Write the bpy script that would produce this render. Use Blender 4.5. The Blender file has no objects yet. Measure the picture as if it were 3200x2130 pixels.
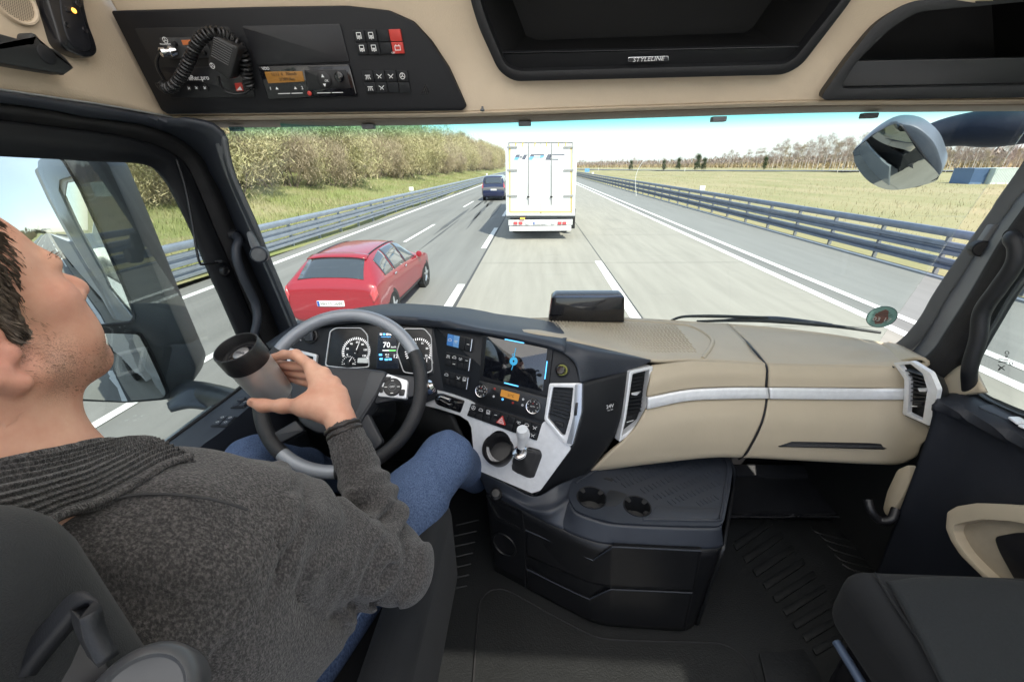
import bpy, bmesh, math, random
import numpy as np
from mathutils import Vector as V, Matrix, noise as mnoise
R_ = math.radians
random.seed(7)
SC = bpy.context.scene
COL = SC.collection
# ------------------------------------------------------------------ camera
H = 2.65                                   # eye height above the road
F_, CX_, CY_ = 1244.0, 1600.0, 1065.0      # measured on the 3200 px wide photograph
_d = V(((1671 - CX_) / F_, (CY_ - 516) / F_, 1.0)).normalized()   # travel direction in camera axes (right, up, forward)
_z = V((0, _d.z, -_d.y)).normalized()
_x = V((_d.y * _z.z - _d.z * _z.y, _d.z * _z.x - _d.x * _z.z, _d.x * _z.y - _d.y * _z.x))
if _x.x < 0: _x = -_x
ROLL = R_(0.9)                             # the photograph leans a little
_z, _x = _z * math.cos(ROLL) - _x * math.sin(ROLL), _x * math.cos(ROLL) + _z * math.sin(ROLL)
RM = Matrix((_x, _d, _z))
EYE = V((0, 0, H))
cam = bpy.data.cameras.new('camera'); camo = bpy.data.objects.new('camera', cam); COL.objects.link(camo)
cam.sensor_width = 36.0; cam.lens = 36.0 * F_ / 3200.0
cam.clip_start = 0.02; cam.clip_end = 6000
_r, _u, _f = RM @ V((1, 0, 0)), RM @ V((0, 1, 0)), RM @ V((0, 0, 1))
camo.matrix_world = Matrix(((_r.x, _u.x, -_f.x, 0), (_r.y, _u.y, -_f.y, 0), (_r.z, _u.z, -_f.z, H), (0, 0, 0, 1)))
SC.camera = camo
# ------------------------------------------------------------------ light
SUN_EL, SUN_AZ = R_(50), R_(-60)           # azimuth counted from +X (right of the truck) towards +Y
sund = V((math.cos(SUN_EL) * math.cos(SUN_AZ), math.cos(SUN_EL) * math.sin(SUN_AZ), math.sin(SUN_EL)))
w = bpy.data.worlds.new('World'); SC.world = w; w.use_nodes = True
nt = w.node_tree; bg = nt.nodes['Background']
sky = nt.nodes.new('ShaderNodeTexSky'); sky.sky_type = 'NISHITA'; sky.sun_disc = False
sky.sun_elevation = SUN_EL; sky.sun_rotation = R_(90) - SUN_AZ
sky.dust_density = 1.0; sky.air_density = 1.0; sky.ozone_density = 1.0
veil = nt.nodes.new('ShaderNodeMix'); veil.data_type = 'RGBA'; veil.inputs[0].default_value = .72; veil.inputs[7].default_value = (1.42, 1.55, 1.78, 1)   # thin high cloud
nt.links.new(sky.outputs[0], veil.inputs[6]); nt.links.new(veil.outputs[2], bg.inputs[0]); bg.inputs[1].default_value = 0.15
sl = bpy.data.lights.new('sun', 'SUN'); sl.energy = 2.0; sl.angle = R_(0.6); sl.color = (1, .93, .82)
so = bpy.data.objects.new('sun', sl); COL.objects.link(so)
so.rotation_euler = sund.to_track_quat('Z', 'Y').to_euler()
SC.view_settings.view_transform = 'Standard'; SC.view_settings.look = 'None'
SC.view_settings.exposure = 1.9; SC.view_settings.gamma = 1.0
SC.cycles.max_bounces = 10; SC.cycles.transparent_max_bounces = 16; SC.cycles.diffuse_bounces = 5
SC.cycles.use_denoising = True

# ------------------------------------------------------------------ pixel measurements -> points of the place
def ray(px, py): return RM @ V(((px - CX_) / F_, (CY_ - py) / F_, 1.0))
def C(px, py, z): return EYE + ray(px, py) * z                      # at camera depth z
def onY(px, py, y): r = ray(px, py); return EYE + r * (y / r.y)
def onX(px, py, x): r = ray(px, py); return EYE + r * (x / r.x)
def onZ(px, py, z): r = ray(px, py); return EYE + r * ((z - H) / r.z)   # z counted from the road
class Pl:                                                            # a plane with a 2-D frame
    def __init__(s, p, n):
        s.p = V(p); s.n = V(n).normalized()
        if s.n.dot(EYE - s.p) < 0: s.n = -s.n
        s.u = s.n.cross(V((0, 0, 1)))
        if s.u.length < 1e-4: s.u = V((1, 0, 0))
        s.u.normalize(); s.u = -s.u if s.u.dot(_r) < 0 else s.u
        s.v = s.n.cross(s.u); s.v = -s.v if s.v.dot(_u) < 0 else s.v
    @staticmethod
    def p3(a, b, c): return Pl(a, (V(b) - V(a)).cross(V(c) - V(a)))
    def hit(s, px, py): r = ray(px, py); return EYE + r * ((s.p - EYE).dot(s.n) / r.dot(s.n))
    def to2(s, q): d = V(q) - s.p; return (d.dot(s.u), d.dot(s.v))
    def at(s, a, b, h=0): return s.p + s.u * a + s.v * b + s.n * h
    def off(s, h): o = Pl(s.p + s.n * h, s.n); o.u, o.v = s.u, s.v; return o

# ------------------------------------------------------------------ materials
MATS = {}
def N(nt, t, **k):
    n = nt.nodes.new(t)
    for a, b in k.items(): setattr(n, a, b)
    return n
def mat(name, col, rough=.5, metal=0, spec=.5, var=.06, vscale=30, bump=0, bscale=200, bdist=.002, coat=0, emit=None, col2=None, mask=(.45, .6), sheen=0, stretch=None, sss=0, detail=4):
    if name in MATS: return MATS[name]
    m = bpy.data.materials.new(name); m.use_nodes = True; nt = m.node_tree; b = nt.nodes['Principled BSDF']; L = nt.links.new
    tc = N(nt, 'ShaderNodeTexCoord'); src = tc.outputs['Object']
    if stretch:
        mp = N(nt, 'ShaderNodeMapping'); mp.inputs['Scale'].default_value = stretch; L(src, mp.inputs[0]); src = mp.outputs[0]
    no = N(nt, 'ShaderNodeTexNoise'); no.inputs['Scale'].default_value = vscale; no.inputs['Detail'].default_value = detail; no.inputs['Roughness'].default_value = .6; L(src, no.inputs['Vector'])
    mr = N(nt, 'ShaderNodeMapRange'); mr.inputs[1].default_value = mask[0] if col2 else .3; mr.inputs[2].default_value = mask[1] if col2 else .7; L(no.outputs[0], mr.inputs[0])
    mx = N(nt, 'ShaderNodeMix', data_type='RGBA')
    c = list(col) + [1]
    a_ = [max(0, x * (1 - var)) for x in col] + [1] if not col2 else c
    b_ = [x * (1 + var) for x in col] + [1] if not col2 else list(col2) + [1]
    mx.inputs[6].default_value = a_; mx.inputs[7].default_value = b_
    L(mr.outputs[0], mx.inputs[0]); L(mx.outputs[2], b.inputs['Base Color'])
    b.inputs['Roughness'].default_value = rough; b.inputs['Metallic'].default_value = metal
    b.inputs['Specular IOR Level'].default_value = spec
    if coat: b.inputs['Coat Weight'].default_value = coat; b.inputs['Coat Roughness'].default_value = .05
    if sheen: b.inputs['Sheen Weight'].default_value = sheen; b.inputs['Sheen Roughness'].default_value = .5
    if sss:
        b.inputs['Subsurface Weight'].default_value = sss; b.inputs['Subsurface Radius'].default_value = (.012, .004, .002); b.inputs['Subsurface Scale'].default_value = 1.0
    if bump:
        nb = N(nt, 'ShaderNodeTexNoise'); nb.inputs['Scale'].default_value = bscale; nb.inputs['Detail'].default_value = 3; L(src, nb.inputs['Vector'])
        bp = N(nt, 'ShaderNodeBump'); bp.inputs['Strength'].default_value = bump; bp.inputs['Distance'].default_value = bdist
        L(nb.outputs[0], bp.inputs['Height']); L(bp.outputs[0], b.inputs['Normal'])
    if emit: b.inputs['Emission Color'].default_value = list(emit[:3]) + [1]; b.inputs['Emission Strength'].default_value = emit[3]
    MATS[name] = m; return m

beige = mat('beige_leather', (.56, .455, .335), .52, var=.05, bump=.5, bscale=260, bdist=.0015, vscale=6)
beige_d = mat('beige_dash', (.46, .39, .285), .55, var=.05, bump=.35, bscale=420, bdist=.001, vscale=5)
dark = mat('dark_plastic', (.011, .012, .0145), .52, spec=.35, var=.12, bump=.35, bscale=700, bdist=.0006, vscale=8)
slate = mat('slate_soft_plastic', (.030, .035, .046), .48, var=.08, bump=.35, bscale=700, bdist=.0006, vscale=8)
grey = mat('grey_plastic', (.11, .117, .125), .5, var=.08, bump=.3, bscale=700, bdist=.0006, vscale=8)
black = mat('black_plastic', (.010, .010, .012), .4, var=.2)
gloss = mat('gloss_black', (.006, .006, .008), .08, coat=.6)
rubber = mat('black_rubber', (.012, .012, .013), .75, var=.3, bump=.6, bscale=500, bdist=.001)
chrome = mat('chrome', (.75, .75, .77), .12, metal=1)
satin = mat('satin_silver', (.80, .81, .83), .36, metal=.3, var=.06, vscale=60)
silver = mat('silver_paint', (.42, .45, .50), .3, metal=.55, var=.05)
white = mat('white_print', (.80, .80, .80), .6)
redp = mat('red_plastic', (.52, .045, .035), .35)
floorm = mat('rubber_floor', (.0105, .0115, .012), .5, spec=.4, var=.2, bump=.6, bscale=240, bdist=.002, vscale=10)
seatm = mat('seat_fabric', (.0055, .0062, .0075), .9, var=.22, bump=.5, bscale=900, bdist=.001, sheen=.03, vscale=14)
seatc = mat('seat_fabric_light', (.0085, .0105, .012), .9, var=.22, bump=.5, bscale=500, bdist=.0015, sheen=.05, vscale=200)
glow_w = mat('lit_white', (.7, .7, .7), .5, emit=(1, 1, 1, .28))
glow_b = mat('lit_blue', (.05, .3, .7), .5, emit=(.12, .5, 1, .55))
glow_g = mat('lit_green', (.1, .6, .1), .5, emit=(.2, 1, .2, .5))
amber = mat('amber_display', (.16, .075, .012), .35, emit=(1, .45, .08, .035))
amber_l = mat('amber_display_bright', (.30, .13, .02), .35, emit=(1, .45, .08, .08))

# ------------------------------------------------------------------ objects
def link(o): COL.objects.link(o); return o
def obj(name, me, m=None, parent=None, smooth=40):
    o = bpy.data.objects.new(name, me); link(o)
    if m is not None:
        for x in (m if isinstance(m, (list, tuple)) else [m]): me.materials.append(x)
    if smooth is not None and len(me.polygons):
        me.polygons.foreach_set('use_smooth', [True] * len(me.polygons)); me.set_sharp_from_angle(angle=R_(smooth))
    if parent is not None:
        o.parent = parent
        q = parent; M = Matrix.Translation((0, 0, 0))
        if parent.get('_base') is not None: o.matrix_parent_inverse = Matrix.Translation(-V(parent['_base']))
    return o
def thing(name, label, cat, loc=(0, 0, 0), group=None):
    o = bpy.data.objects.new(name, None); link(o); o.location = loc; o.empty_display_size = .05
    o['label'] = label; o['category'] = cat; o['_base'] = list(loc)
    if group: o['group'] = group
    return o
def tag(o, label, cat, group=None):
    o['label'] = label; o['category'] = cat
    if group: o['group'] = group
    return o
def struct(o, kind='structure'): o['kind'] = kind; return o
def mesh(verts, faces, name='mesh'):
    me = bpy.data.meshes.new(name); me.from_pydata([tuple(v) for v in verts], [], faces); me.update(); return me
def bm_mesh(bm, name='mesh', fix=True):
    if fix: bmesh.ops.recalc_face_normals(bm, faces=bm.faces)
    me = bpy.data.meshes.new(name); bm.to_mesh(me); bm.free(); return me
def bev(o, w, seg=2, ang=30):
    m = o.modifiers.new('bevel', 'BEVEL'); m.width = w; m.segments = seg; m.limit_method = 'ANGLE'; m.angle_limit = R_(ang); m.harden_normals = False; return o
def solid(o, t, off=-1):
    m = o.modifiers.new('solid', 'SOLIDIFY'); m.thickness = t; m.offset = off; return o
def sub(o, n=1):
    m = o.modifiers.new('sub', 'SUBSURF'); m.levels = n; m.render_levels = n; return o

def rnd(pts, r, seg=4):
    """round the corners of a 2-D polygon"""
    out = []; n = len(pts)
    rr = r if isinstance(r, (list, tuple)) else [r] * n
    for i in range(n):
        p, a, b = V(pts[i]).to_2d(), V(pts[i - 1]).to_2d(), V(pts[(i + 1) % n]).to_2d()
        u, w_ = a - p, b - p
        d = min(rr[i], u.length * .48, w_.length * .48)
        if d < 1e-5: out.append(p); continue
        A, B = p + u.normalized() * d, p + w_.normalized() * d
        for k in range(seg + 1):
            t = k / seg; out.append(A * (1 - t) ** 2 + p * 2 * t * (1 - t) + B * t * t)
    return out
def prism_mesh(pl, poly2, h0, h1, bevel=0, hole=None):
    """2-D polygon in plane frame, from height h0 (back) to h1 (front); optional chamfer of the front rim"""
    P = [V((p[0], p[1])) for p in poly2]
    ar = sum(P[i - 1].x * P[i].y - P[i].x * P[i - 1].y for i in range(len(P)))
    if ar < 0: P.reverse()
    n = len(P); vs = []; fs = []
    def ring(Q, h):
        i0 = len(vs); vs.extend(pl.at(q.x, q.y, h) for q in Q); return i0
    def inset(d):
        out = []
        for i in range(n):
            a, b, c = P[i - 1], P[i], P[(i + 1) % n]
            e1 = (b - a); e2 = (c - b)
            n1 = V((-e1.y, e1.x)).normalized() if e1.length > 1e-9 else V((0, 0)); n2 = V((-e2.y, e2.x)).normalized() if e2.length > 1e-9 else n1
            m = n1 + n2; L = m.length_squared
            out.append(b + m * (2 * d / L if L > .3 else d))
        return out
    rings = [ring(P, h0)]
    if bevel:
        rings += [ring(P, h1 - bevel), ring(inset(bevel * .3), h1 - bevel * .3), ring(inset(bevel), h1)]
    else: rings += [ring(P, h1)]
    for a, b in zip(rings, rings[1:]):
        for i in range(n): fs.append((a + i, a + (i + 1) % n, b + (i + 1) % n, b + i))
    fs.append(tuple(rings[-1] + i for i in range(n)))
    fs.append(tuple(rings[0] + n - 1 - i for i in range(n)))
    me = mesh(vs, fs)
    bm = bmesh.new(); bm.from_mesh(me); bmesh.ops.recalc_face_normals(bm, faces=bm.faces); bm.to_mesh(me); bm.free()
    return me
def plate(name, pl, px, m, parent=None, t=.01, h=0, r=0, bevel=.0015, seg=4):
    """a slab whose front face has the outline px (photo pixels) on plane pl raised by h; thickness t behind it"""
    q = pl.off(h) if h else pl
    pts = [q.to2(q.hit(*p)) for p in px]
    if r: pts = rnd(pts, r, seg)
    return obj(name, prism_mesh(q, pts, -t, 0, bevel), m, parent, 35)
def frame_mesh(pl, outer, inner, h0, h1, bevel=.001):
    """ring between two outlines with equally many points"""
    n = len(outer); vs = []; fs = []
    def ring(Q, h):
        i0 = len(vs); vs.extend(pl.at(q[0], q[1], h) for q in Q); return i0
    co = sum((V(p) for p in outer), V((0, 0))) / n
    O = [V(p) for p in outer]; I = [V(p) for p in inner]
    mid_o = [o + (i - o) * .25 for o, i in zip(O, I)]; mid_i = [i + (o - i) * .25 for o, i in zip(O, I)]
    rs = [ring(O, h0), ring(O, h1 - bevel), ring(mid_o, h1), ring(mid_i, h1), ring(I, h1 - bevel), ring(I, h0)]
    for a, b in zip(rs, rs[1:] + rs[:1]):
        for i in range(n): fs.append((a + i, a + (i + 1) % n, b + (i + 1) % n, b + i))
    me = mesh(vs, fs); bm = bmesh.new(); bm.from_mesh(me); bmesh.ops.recalc_face_normals(bm, faces=bm.faces); bm.to_mesh(me); bm.free()
    return me
def frame(name, pl, outer, inner, m, parent, t=.01, h=.004, r=.004, ri=.003):
    q = pl
    O = rnd([q.to2(q.hit(*p)) for p in outer], r); I = rnd([q.to2(q.hit(*p)) for p in inner], ri)
    return obj(name, frame_mesh(q, O, I, -t, h), m, parent, 35)

def cr(P, n):
    """Catmull-Rom resample of a list of Vectors (equal parameter steps)"""
    if len(P) == 2: return [P[0].lerp(P[1], i / (n - 1)) for i in range(n)]
    out = []; k = len(P) - 1
    L = [0]
    for a, b in zip(P, P[1:]): L.append(L[-1] + (b - a).length)
    for i in range(n):
        s = L[-1] * i / (n - 1); j = 0
        while j < k - 1 and L[j + 1] < s: j += 1
        t = (s - L[j]) / max(1e-9, L[j + 1] - L[j])
        p1, p2 = P[j], P[j + 1]; p0 = P[j - 1] if j > 0 else p1 * 2 - p2; p3 = P[j + 2] if j + 2 <= k else p2 * 2 - p1
        out.append(.5 * ((2 * p1) + (p2 - p0) * t + (2 * p0 - 5 * p1 + 4 * p2 - p3) * t * t + (3 * p1 - p0 - 3 * p2 + p3) * t ** 3))
    return out
def loft_mesh(rows, nu=24, nv=0, lin=False):
    """surface through rows of points; rows resampled to nu columns, then nv rows between"""
    G = [cr([V(p) for p in r], nu) for r in rows]
    if nv:
        cols = [([c[0].lerp(c[1], i / (nv - 1)) for i in range(nv)] if len(c) == 2 else cr(list(c), nv)) for c in zip(*G)]
        G = [list(r) for r in zip(*cols)]
    nr = len(G); vs = [p for r in G for p in r]
    fs = [(i * nu + j, i * nu + j + 1, (i + 1) * nu + j + 1, (i + 1) * nu + j) for i in range(nr - 1) for j in range(nu - 1)]
    me = mesh(vs, fs)
    # face the eye
    s = 0
    for p in me.polygons: s += p.normal.dot(EYE - p.center) * p.area
    if s < 0: me.flip_normals()
    return me
def loft(name, rows, m, parent=None, nu=24, nv=0, t=.012, smooth=50):
    o = obj(name, loft_mesh(rows, nu, nv), m, parent, smooth)
    if t: solid(o, t, -1)
    return o
def tube_mesh(pts, rad, seg=12, n=None, caps=True):
    P = [V(p) for p in pts]
    if n: 
        rr = rad if isinstance(rad, (list, tuple)) else [rad] * len(P)
        Q = cr(P, n); rq = cr([V((r, 0, 0)) for r in rr], n) if len(set(rr)) > 1 else [V((rr[0], 0, 0))] * n
        P = Q; rad = [r.x for r in rq]
    if not isinstance(rad, (list, tuple)): rad = [rad] * len(P)
    vs = []; fs = []; u = None
    for i, p in enumerate(P):
        t = (P[min(i + 1, len(P) - 1)] - P[max(i - 1, 0)]).normalized()
        if u is None: u = t.orthogonal().normalized()
        else:
            u = u - t * u.dot(t)
            u = u.normalized() if u.length > 1e-6 else t.orthogonal().normalized()
        w_ = t.cross(u)
        for k in range(seg):
            a = 2 * math.pi * k / seg; vs.append(p + (u * math.cos(a) + w_ * math.sin(a)) * rad[i])
    for i in range(len(P) - 1):
        for k in range(seg):
            a, b = i * seg + k, i * seg + (k + 1) % seg; fs.append((a, b, b + seg, a + seg))
    if caps:
        fs.append(tuple(range(seg))[::-1]); fs.append(tuple((len(P) - 1) * seg + k for k in range(seg)))
    return mesh(vs, fs)
def tube(name, pts, rad, m, parent=None, seg=12, n=None): return obj(name, tube_mesh(pts, rad, seg, n), m, parent, 50)
def lathe_mesh(c, axis, prof, seg=28, caps=True):
    """prof = [(radius, height along axis)]"""
    ax = V(axis).normalized(); u = ax.orthogonal().normalized(); w_ = ax.cross(u); vs = []; fs = []
    for r, h in prof:
        for k in range(seg):
            a = 2 * math.pi * k / seg; vs.append(V(c) + ax * h + (u * math.cos(a) + w_ * math.sin(a)) * r)
    for i in range(len(prof) - 1):
        for k in range(seg):
            a, b = i * seg + k, i * seg + (k + 1) % seg; fs.append((a, b, b + seg, a + seg))
    if caps:
        fs.append(tuple(range(seg))[::-1]); fs.append(tuple((len(prof) - 1) * seg + k for k in range(seg)))
    me = mesh(vs, fs); bm = bmesh.new(); bm.from_mesh(me); bmesh.ops.remove_doubles(bm, verts=bm.verts, dist=1e-6); bmesh.ops.recalc_face_normals(bm, faces=bm.faces); bm.to_mesh(me); bm.free()
    return me
def lathe(name, c, axis, prof, m, parent=None, seg=28): return obj(name, lathe_mesh(c, axis, prof, seg), m, parent, 35)
def box_bm(bm, lo, hi, rot=None, c=None):
    lo, hi = V(lo), V(hi)
    vs = [bm.verts.new((x, y, z)) for x in (lo.x, hi.x) for y in (lo.y, hi.y) for z in (lo.z, hi.z)]
    for f in ((0, 1, 3, 2), (4, 6, 7, 5), (0, 4, 5, 1), (2, 3, 7, 6), (0, 2, 6, 4), (1, 5, 7, 3)): bm.faces.new([vs[i] for i in f])
    if rot is not None: bmesh.ops.transform(bm, matrix=rot, verts=vs)
    return vs
def box(name, lo, hi, m, parent=None, b=.003):
    bm = bmesh.new(); box_bm(bm, lo, hi); o = obj(name, bm_mesh(bm), m, parent, 35)
    if b: bev(o, b)
    return o
def join_me(mes):
    bm = bmesh.new()
    for me in mes: bm.from_mesh(me)
    for me in mes: bpy.data.meshes.remove(me)
    out = bpy.data.meshes.new('mesh'); bm.to_mesh(out); bm.free(); return out
def text_mesh(s, pl, a, b, size, h=.0006, shear=0, ext=.0003, sx=1, ang=0, bold=0):
    cu = bpy.data.curves.new('txt', 'FONT'); cu.body = s; cu.size = size; cu.align_x = 'CENTER'; cu.align_y = 'CENTER'; cu.shear = shear; cu.extrude = ext; cu.resolution_u = 2; cu.offset = bold
    o = bpy.data.objects.new('txt', cu); link(o)
    dg = bpy.context.evaluated_depsgraph_get(); me = bpy.data.meshes.new_from_object(o.evaluated_get(dg))
    bpy.data.objects.remove(o); bpy.data.curves.remove(cu)
    ca, sa = math.cos(ang), math.sin(ang)
    for v in me.vertices:
        x, y = v.co.x * sx, v.co.y
        v.co = pl.at(a + x * ca - y * sa, b + x * sa + y * ca, h + v.co.z)
    me.update(); return me
def text(name, s, pl, px, size, m, parent, **k):
    a, b = pl.to2(pl.hit(*px)); return obj(name, text_mesh(s, pl, a, b, size, **k), m, parent, None)
def quad_map(pl, c4):
    """corner pixels TL,TR,BR,BL -> function (s,t) -> 2-D plane coordinates"""
    q = [V(pl.to2(pl.hit(*p))) for p in c4]
    return lambda s, t: (q[0] * (1 - s) + q[1] * s) * (1 - t) + (q[3] * (1 - s) + q[2] * s) * t
def key(name, pl, qm, s0, t0, s1, t1, m, parent, h=.003, t=.006, r=.0012, bevel=.0008):
    P = rnd([qm(s0, t0), qm(s1, t0), qm(s1, t1), qm(s0, t1)], r, 2)
    return obj(name, prism_mesh(pl, P, -t, h, bevel), m, parent, 35)
def strokes(name, pl, lines, wd, m, parent, h=.0008):
    """thin printed marks: list of 2-D polylines in plane coordinates"""
    mes = []
    for L in lines:
        for p, q in zip(L, L[1:]):
            p, q = V(p), V(q); d = (q - p)
            if d.length < 1e-6: continue
            d.normalize(); nrm = V((-d.y, d.x)) * wd / 2; e = d * wd * .3
            mes.append(mesh([pl.at(*(p - e + nrm), h), pl.at(*(p - e - nrm), h), pl.at(*(q + e - nrm), h), pl.at(*(q + e + nrm), h)], [(0, 1, 2, 3)]))
    return obj(name, join_me(mes), m, parent, None)
def circ(c, r, n=20, a0=0, a1=2 * math.pi, ry=None):
    return [(c[0] + r * math.cos(a0 + (a1 - a0) * i / n), c[1] + (ry or r) * math.sin(a0 + (a1 - a0) * i / n)) for i in range(n + 1)]

from mathutils.geometry import tessellate_polygon
def holed(name, pl, outer, holes, m, parent, t=.01, smooth=30):
    """plate with holes: tessellated front, side walls all round"""
    loops = [[V((p[0], p[1], 0)) for p in outer]] + [[V((p[0], p[1], 0)) for p in h] for h in holes]
    tri = tessellate_polygon(loops); flat = [p for L in loops for p in L]; n = len(flat)
    vs = [pl.at(p.x, p.y, 0) for p in flat] + [pl.at(p.x, p.y, -t) for p in flat]
    fs = [tuple(f) for f in tri]; i0 = 0
    for L in loops:
        k = len(L)
        for i in range(k): a, b = i0 + i, i0 + (i + 1) % k; fs.append((a, b, b + n, a + n))
        i0 += k
    return obj(name, bm_mesh((lambda b: (b.from_mesh(mesh(vs, fs)), b)[1])(bmesh.new())), m, parent, smooth)
# ================================================================== THE ROAD AND ITS SURROUNDINGS
concrete = mat('concrete_lane', (.295, .28, .24), .8, var=.11, vscale=1.2, stretch=(3, .25, 1), detail=8)
asphalt = mat('asphalt_lane', (.19, .188, .175), .75, var=.16, vscale=.8, stretch=(2.2, .12, 1), detail=8)
shoulder_m = mat('shoulder_asphalt', (.21, .212, .20), .8, var=.08, vscale=1.2, stretch=(2.5, .2, 1), detail=8)
tar = mat('tar_smear', (.085, .085, .08), .6, var=.2, vscale=2)
paint = mat('road_paint', (.80, .80, .77), .6, var=.05, vscale=4)
joint = mat('joint_sealant', (.07, .07, .07), .7)
straw = mat('straw_grass', (.33, .285, .16), .95, col2=(.225, .225, .095), mask=(.35, .7), vscale=.12, stretch=(2.4, .5, 1), detail=10, bump=.6, bscale=6, bdist=.05)
verge_m = mat('verge_grass', (.20, .225, .075), .95, col2=(.31, .275, .15), mask=(.42, .66), vscale=.35, stretch=(2.2, .5, 1), detail=10, bump=.7, bscale=8, bdist=.06)
scrub_m = mat('scrub_ground', (.20, .15, .075), .95, col2=(.13, .14, .04), mask=(.4, .7), vscale=.3, detail=10)
galv = mat('galvanised_steel', (.40, .44, .50), .42, metal=.6, var=.12, vscale=3)
galv_d = mat('shaded_steel', (.20, .235, .30), .45, metal=.55, var=.15, vscale=3)  # same steel as the other rail, darkened for its shaded face
def strip(name, x0, x1, y0, y1, z, m, n=1, kind='structure'):
    vs = []; fs = []
    for i in range(n + 1):
        y = y0 + (y1 - y0) * i / n; vs += [(x0, y, z), (x1, y, z)]
    for i in range(n): fs.append((2 * i, 2 * i + 1, 2 * i + 3, 2 * i + 2))
    return struct(obj(name, mesh(vs, fs), m, None, None), kind)
strip('ground', -2500, 2500, -2500, 2500, -.30, straw)
strip('roadbed', -8.7, 10.05, -700, 1500, 0.0, asphalt)
strip('concrete_lane', -1.62, 6.02, -700, 1500, .004, concrete)
strip('hard_shoulder', 6.75, 9.95, -700, 1500, .004, shoulder_m)
strip('lane_joint', 2.015, 2.045, -700, 1500, .008, joint)
strip('lane_joint', -1.66, -1.60, -700, 1500, .008, joint)
strip('edge_line', 6.02, 6.22, -700, 1500, .008, paint)
strip('edge_line', 6.62, 6.80, -700, 1500, .008, paint)
strip('edge_line', -8.10, -7.90, -700, 1500, .006, paint)
strip('edge_line', 9.80, 9.95, -700, 1500, .008, paint)
vs = []; fs = []
for k in range(-20, 60):
    y = k * 5.0 + 1.7; i = len(vs); vs += [(-1.59, y, .0075), (6.01, y, .0075), (6.01, y + .014, .0075), (-1.59, y + .014, .0075)]; fs.append((i, i + 1, i + 2, i + 3))
struct(obj('slab_joint', mesh(vs, fs), mat('slab_joint_dark', (.13, .125, .11), .8), None, None))
# dashed lane lines
def dashes(name, x0, x1, first, L, gap, n0, n1):
    vs = []; fs = []
    for k in range(n0, n1):
        y = first + k * (L + gap); i = len(vs)
        vs += [(x0, y, .012), (x1, y, .012), (x1, y + L, .012), (x0, y + L, .012)]; fs.append((i, i + 1, i + 2, i + 3))
    return struct(obj(name, mesh(vs, fs), paint, None, None))
dashes('lane_marking', -1.86, -1.68, 4.4, 5.0, 4.6, -30, 60)
dashes('lane_marking', 1.80, 2.0, 6.7, 5.2, 9.5, -20, 50)
dashes('lane_marking', -5.08, -4.94, 15.4, 5.0, 9.0, -20, 50)
# tar smears along the asphalt lanes
vs = []; fs = []
for k in range(26):
    x = random.uniform(-4.9, -2.1); y = 13 + k * 2.2 + random.uniform(0, 3); L = random.uniform(4, 12); wd = random.uniform(.05, .22); i = len(vs); sk = random.uniform(-.35, .1)
    n = 9
    for j in range(n + 1):
        t = j / n; ww = wd * math.sin(math.pi * (t * .96 + .02)) * random.uniform(.6, 1.2)
        vs += [(x + sk * t - ww, y + L * t, .0062), (x + sk * t + ww, y + L * t, .0062)]
        if j: b = i + 2 * j; fs.append((b - 2, b - 1, b + 1, b))
struct(obj('tar_smear', mesh(vs, fs), tar, None, None))
# left bank : a slope rising from the guard rail, right verge
def sheet(name, xs, zs, y0, y1, m, ny=90, rough=.12):
    vs = []; fs = []; n = len(xs)
    for j in range(ny + 1):
        y = y0 + (y1 - y0) * j / ny
        for k, (x, z) in enumerate(zip(xs, zs)):
            e = 0 if k in (0,) else rough
            vs.append((x, y, z + e * mnoise.noise(V((x * .4, y * .13, 3))) * 2))
    for j in range(ny):
        for k in range(n - 1): a = j * n + k; fs.append((a, a + 1, a + n + 1, a + n))
    return struct(obj(name, mesh(vs, fs), m, None, 60))
sheet('bank', [-60, -30, -22, -18, -15, -12.5, -10.5, -9.2, -8.66], [3.4, 3.2, 2.9, 2.1, 1.25, .55, .18, .03, -.01], -300, 700, verge_m, 240)
sheet('verge', [10.0, 10.6, 13, 20, 45, 90, 180], [-.02, -.05, -.2, -.12, -.1, -.12, -.2], -300, 700, straw, 240)
# the road on the far side of the field
vs = []; 
for (x, y) in ((150, 62), (96, 98), (60, 150), (34, 220), (20, 330), (14, 600)): vs.append(V((x, y, .06)))
q = cr(vs, 40); P = []; Fc = []
for i, p in enumerate(q):
    t = (q[min(i + 1, 39)] - q[max(i - 1, 0)]).normalized(); nn = V((-t.y, t.x, 0)); P += [p - nn * 5, p + nn * 5]
    if i: b = 2 * i; Fc.append((b - 2, b - 1, b + 1, b))
struct(obj('side_road', mesh(P, Fc), mat('side_road_asphalt', (.13, .14, .16), .8, vscale=.5), None, None))
side_path = q
def tufts(name, x0, x1, y0, y1, n, m, zf, hmin, hmax, seed):
    r = np.random.default_rng(seed); x = r.uniform(x0, x1, n); y = y0 + (y1 - y0) * r.uniform(0, 1, n) ** 1.8; z = np.array([zf(a, b) for a, b in zip(x, y)]); h = r.uniform(hmin, hmax, n); a = r.uniform(0, 6.28, n); w_ = h * r.uniform(.05, .12, n); lx, ly = r.normal(0, .35, n) * h, r.normal(0, .35, n) * h
    P = np.empty((n, 3, 3)); P[:, 0] = np.stack([x - np.cos(a) * w_, y - np.sin(a) * w_, z - .03], 1); P[:, 1] = np.stack([x + np.cos(a) * w_, y + np.sin(a) * w_, z - .03], 1); P[:, 2] = np.stack([x + lx, y + ly, z + h], 1)
    me = bpy.data.meshes.new('mesh'); me.from_pydata(P.reshape(-1, 3).tolist(), [], np.arange(n * 3).reshape(-1, 3).tolist()); return struct(obj(name, me, m, None, None), 'stuff')
bank_z = lambda x, y: float(np.interp(-x, [8.66, 9.2, 10.5, 12.5, 15, 18], [-.01, .03, .18, .55, 1.25, 2.1]))
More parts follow.
